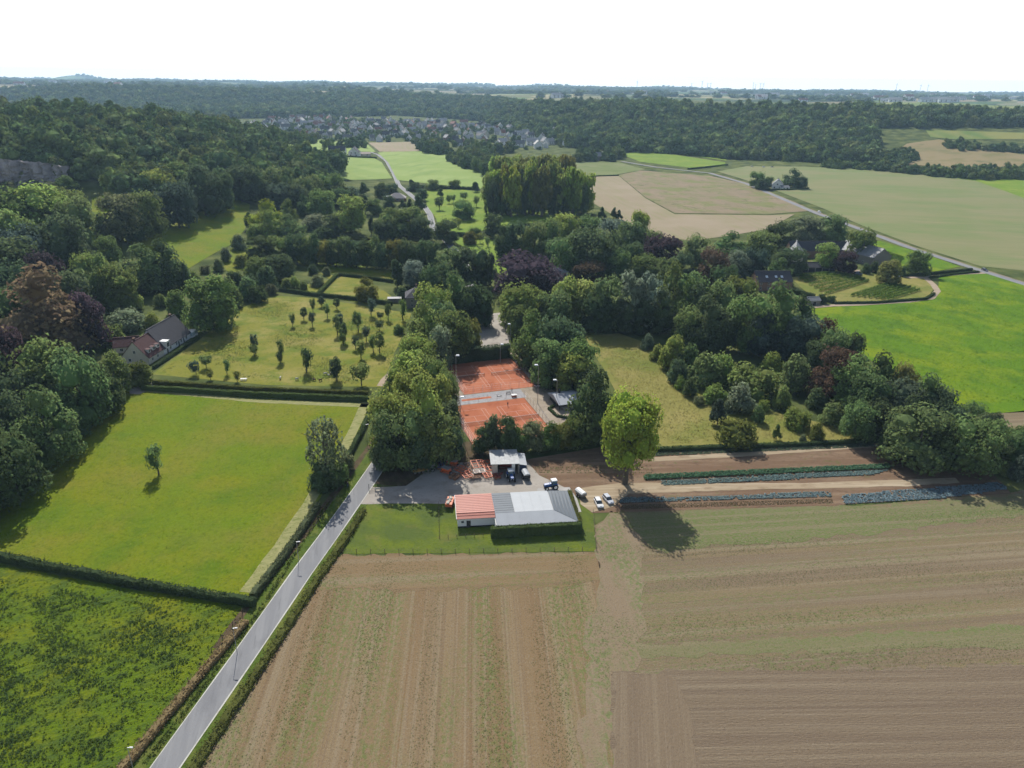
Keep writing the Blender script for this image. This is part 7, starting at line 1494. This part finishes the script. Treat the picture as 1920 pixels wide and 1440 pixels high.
veg_bed('leek_bed', [(1165, 956), (1562, 944), (1560, 936), (1165, 948)], 'low olive seedling rows at the edge of the tilled field', (0.06, 0.07, 0.03), 0.6, 0.4, 0.25, 0.15, 5)
veg_bed('herb_bed', [(1228, 856), (1640, 838), (1638, 832), (1228, 848)], 'grey-green low crop rows along the dark hedge', (0.10, 0.14, 0.09), 0.6, 0.5, 0.42, 0.25)
veg_bed('seedling_bed', [(1005, 888), (1225, 888), (1222, 872), (1000, 874)], 'sparse seedling rows beside the machine shed', (0.09, 0.14, 0.05), 1.1, 0.6, 0.3, 0.15, 5, 0.35)
def vine_rows(quadpx, n, phrase):
    a, b, c, d = [P(*p) for p in quadpx]     # a-b first row, d-c last row
    rng = np.random.default_rng(n)
    for i in range(n):
        t = i / (n - 1); p, q = a.lerp(d, t), b.lerp(c, t); L_ = (q - p).length; m = int(L_ * 26)
        u = rng.uniform(0, 1, m); dr = (q - p) / L_; nn = Vector((-dr.y, dr.x, 0))
        off = rng.normal(0, 0.17, m); z = rng.uniform(0.3, 1.9, m)
        C = np.stack([dr.x * L_ * u + nn.x * off, dr.y * L_ * u + nn.y * off, z], 1)
        N_ = np.stack([np.sign(off) * nn.x, np.sign(off) * nn.y, np.full(m, 0.5)], 1)
        V, Q = leaf_quads(C, N_, 0.5, rng, 0.6)
        o = link(bpy.data.objects.new('vine_row', mesh_np('vine_row', V, Q, [LEAF]))); o.location = (p.x, p.y, p.z); o.color = (0.10, 0.17, 0.035, 1)
        tag(o, f'green vine row, {ordinal(i + 1)} from the {phrase}', 'vines', 'vineyard rows')
vine_rows([(1490, 519), (1588, 511), (1628, 528), (1545, 553)], 7, 'cart shed in the upper vineyard plot')
vine_rows([(1595, 556), (1674, 531), (1724, 545), (1662, 563)], 7, 'middle wood in the lower vineyard plot')
vine_rows([(1640, 468), (1695, 486), (1685, 498), (1632, 476)], 7, 'valley road in the small plot beside it')
# weeds and tussocks of the rough pasture, and ragged verge growth
def tufts(name, poly, n, label, col, size=0.5, hgt=0.5, clump=None, leaves=9):
    pts = [P(*p) for p in poly]; xs = [p.x for p in pts]; ys = [p.y for p in pts]; rng = np.random.default_rng(n)
    X = rng.uniform(min(xs), max(xs), n * 3); Y = rng.uniform(min(ys), max(ys), n * 3)
    k = inside([(p.x, p.y) for p in pts], X, Y)
    if clump: k &= clump(X, Y) > rng.uniform(-0.1, 0.5, X.shape)
    X, Y = X[k][:n], Y[k][:n]; m = len(X); s = rng.uniform(0.5, 1.4, m)
    C, N_ = [], []
    for i in range(leaves):
        a = rng.uniform(0, 6.28, m); r_ = rng.uniform(0, size, m) * s
        x, y = X + np.cos(a) * r_, Y + np.sin(a) * r_
        C.append(np.stack([x, y, hf(x, y) + 0.04 + hgt * s * rng.uniform(0.2, 1, m)], 1)); N_.append(np.stack([np.cos(a) * .6, np.sin(a) * .6, np.ones(m)], 1))
    V, Q = leaf_quads(np.concatenate(C), np.concatenate(N_), size * 0.7, rng, 0.5)
    o = link(bpy.data.objects.new(name, mesh_np(name, V, Q, [LEAF]))); o.color = (*col, 1); tag(o, label, 'weeds', kind='stuff')
_cl = lambda X, Y: 0.45 * np.sin(X * 0.2 + 1.3 * np.sin(Y * 0.17)) * np.sin(Y * 0.27 + X * 0.13 + 1.0) + 0.45 * np.sin(X * 0.9 + 1.2 * np.sin(Y * 0.7)) * np.sin(Y * 1.1 - X * 0.4) + 0.08
tufts('pasture_weeds', [(-250, 1080), (0, 1080), (240, 1125), (400, 1160), (340, 1260), (240, 1345), (165, 1470), (-250, 1500)], 9500, 'dark nettle clumps scattered over the rough pasture', (0.070, 0.112, 0.036), 0.34, 0.36, _cl, 6)
tufts('pasture_weeds', [(-250, 1070), (0, 1075), (250, 1115), (470, 1150), (240, 1440), (-250, 1500)], 3500, 'light grass tussocks of the rough pasture', (0.14, 0.19, 0.025), 0.36, 0.28, None, 6)
tufts('verge_growth', [(480, 1150), (605, 955), (632, 925), (588, 990), (488, 1150), (290, 1420), (262, 1440)], 2500, 'ragged grass in the ditch beside the lane', (0.09, 0.12, 0.03), 0.35, 0.4, None, 6)

_dr = lambda X, Y: 0.6 * np.sin(X * 0.5 + 0.5 * np.sin(Y * 0.06)) * np.sin(Y * 0.045 + X * 0.02) + 0.25 * np.sin(X * 0.13 - Y * 0.05)
_dx = lambda X, Y: 0.6 * np.sin((Y - 0.12 * X) * 0.45) * np.sin(X * 0.03 + Y * 0.02) + 0.25 * np.sin(Y * 0.21 + X * 0.02)
tufts('field_weeds', [(380, 1440), (640, 1048), (1112, 1040), (1140, 1120), (1148, 1500), (330, 1500)], 9000, 'green volunteer seedlings in drifts over the tilled field', (0.115, 0.175, 0.05), 0.16, 0.1, _dr, 3)
tufts('field_straw', [(380, 1440), (640, 1048), (1112, 1040), (1140, 1120), (1148, 1500), (330, 1500)], 9000, 'straw bits and clods lying on the tilled field', (0.30, 0.245, 0.165), 0.14, 0.07, None, 2)
tufts('field_weeds', [(1125, 1040), (1120, 990), (1560, 955), (1900, 930), (2050, 1000), (2050, 1260), (1155, 1258)], 12000, 'green volunteer seedlings in drifts over the cross-tilled field', (0.115, 0.175, 0.05), 0.17, 0.1, _dx, 3)
tufts('field_straw', [(1125, 1040), (1120, 990), (1560, 955), (1900, 930), (2050, 1000), (2050, 1480), (1155, 1480)], 14000, 'straw bits and clods lying on the cross-tilled field', (0.29, 0.24, 0.17), 0.14, 0.07, None, 2)
tufts('meadow_tufts', [(270, 740), (480, 756), (680, 766), (590, 940), (468, 1110), (240, 1085), (-120, 1010), (-60, 930), (120, 830)], 9000, 'taller grass tufts standing in the bright meadow', (0.12, 0.175, 0.015), 0.22, 0.14, None, 3)
tufts('orchard_tufts', [(300, 700), (440, 590), (505, 560), (765, 592), (714, 722)], 6000, 'dock and thistle patches in the orchard grass', (0.115, 0.15, 0.04), 0.35, 0.3, lambda X, Y: np.sin(X * 0.12 + 1) * np.sin(Y * 0.1 + X * 0.05) + 0.2 * np.sin(X * 0.6) * np.sin(Y * 0.7), 4)
tufts('golden_tufts', [(1110, 640), (1160, 632), (1230, 655), (1300, 730), (1570, 805), (1600, 822), (1250, 832), (1180, 760)], 6000, 'dry seed heads and tufts in the golden meadow', (0.22, 0.20, 0.07), 0.3, 0.3, None, 4)
tufts('clover_tufts', [(1560, 590), (1700, 575), (1770, 545), (1780, 525), (1930, 545), (2050, 600), (2050, 780), (1930, 765), (1800, 745), (1660, 680)], 9000, 'uneven clover growth in the vivid green field', (0.10, 0.19, 0.015), 0.4, 0.3, None, 3)
# ------------------------------------------------------------------ quarry cliff, wind turbines
def cliff():
    nx, nz = 60, 22; V = []; rng = np.random.default_rng(4)
    xs = np.linspace(-462, -362, nx)
    for i, x in enumerate(xs):
        y0 = 586 + 8 * math.sin((x + 400) / 30.0) + abs(x + 402) * 0.12
        zb = float(hf(x, y0 - 6)) - 4; zt = max(zb + 6, float(hf(x, y0 + 26)) + 7)
        for j in range(nz):
            t = j / (nz - 1)
            V.append((x, y0 + 9 * t + 2.2 * math.sin(x * 0.31 + t * 5) * t + 2.0 * math.sin(x * 0.9 + 1.5 * math.sin(t * 7)) + rng.normal(0, 1.2), zb + (zt - zb) * t + rng.normal(0, 0.4)))
        V.append((x, y0 + 40, zt - 9))
    k = nz + 1
    Fc = [(i * k + j, (i + 1) * k + j, (i + 1) * k + j + 1, i * k + j + 1) for i in range(nx - 1) for j in range(nz)]
    m = ground_mat('quarry rock', (0.34, 0.31, 0.30), [((0.46, 0.42, 0.40), (0.1, 0.1, 0), 0.45, 0.6, 5), ((0.27, 0.24, 0.23), (0.25, 0.06, 0), 0.52, 0.66, 5, 0.8), ((0.07, 0.09, 0.04), (0.08, 0.08, 0), 0.58, 0.7, 4, 0.7)], (0.5, 0.5, 0, 0.8))
    o = link(bpy.data.objects.new('quarry_cliff', mesh_np('quarry_cliff', V, Fc, [m]))); tag(o, 'grey quarry face in the wooded hillside', 'cliff', kind='structure')
cliff()
grow('at the foot and rim of the quarry face', 'bushes by the quarry face', [(x_, t_, f_, w_, 'bush', c_) for x_, t_, f_, w_, c_ in [(22, 336, 362, 34, 'gy'), (60, 342, 364, 30, 'md'), (98, 338, 362, 34, 'gy'), (128, 326, 356, 40, 'md'), (44, 318, 334, 18, 'ol')]])
_wt = [(1195, 153, 164), (1297, 158, 165), (1317, 153, 166), (1327, 157, 166), (1333, 156, 166), (1413, 156, 167), (1417, 160, 167), (1426, 157, 167), (1432, 157, 167), (1682, 158, 170), (1727, 160, 171), (1741, 160, 171)]
TW = plain('turbine grey', (0.55, 0.56, 0.58), 0.5)
for i, (px, top, foot) in enumerate(_wt):
    d = ray(px, top); Y = 10500.0; t = Y / d[1]; x = d[0] * t; zt = CAM_H + d[2] * t; zb = float(hf(x, Y)); h = max(70, zt - zb)
    r = empty('wind_turbine', (x, Y, zb)); tag(r, f'pale wind turbine on the horizon, {ordinal(i + 1)} from the left', 'wind turbine', 'wind turbines on the horizon')
    MB().tube((0, 0, 0), (0, 0, h), 3.6, 2.4).build('tower', TW, r); MB().box(-2.2, 2.2, -6, 5, h - 2, h + 3.0).build('nacelle', TW, r)
    a0 = random.uniform(0, 2)
    for k in range(3):
        a = a0 + k * 2.094; c, s = math.cos(a), math.sin(a); Lb = h * 0.36
        MB().add([(c * 2 - s * 2.2, -6.6, h + s * 2 + c * 2.2), (c * 2 + s * 2.2, -6.6, h + s * 2 - c * 2.2), (c * Lb, -6.8, h + s * Lb), (c * 2 - s * 2.2, -6.0, h + s * 2 + c * 2.2), (c * 2 + s * 2.2, -6.0, h + s * 2 - c * 2.2), (c * Lb, -6.4, h + s * Lb)],
                 [(0, 1, 2), (5, 4, 3), (0, 3, 4, 1), (1, 4, 5, 2), (2, 5, 3, 0)]).build('blade', TW, r)
# ------------------------------------------------------------------ air
hz = MB(); hz.box(-14000, 14000, -60, 13100, -30, 235)
hm, hnt, hout = new_mat('haze air')
pv = hnt.nodes.new('ShaderNodeVolumePrincipled')
pv.inputs['Color'].default_value = (0.50, 0.74, 1.0, 1)
pv.inputs['Density'].default_value = 5.8e-5
pv.inputs['Anisotropy'].default_value = 0.2
hnt.links.new(pv.outputs[0], hout.inputs['Volume'])
ho = hz.build('haze', hm)
tag(ho, 'thin blue summer haze in the air', 'haze', kind='stuff')
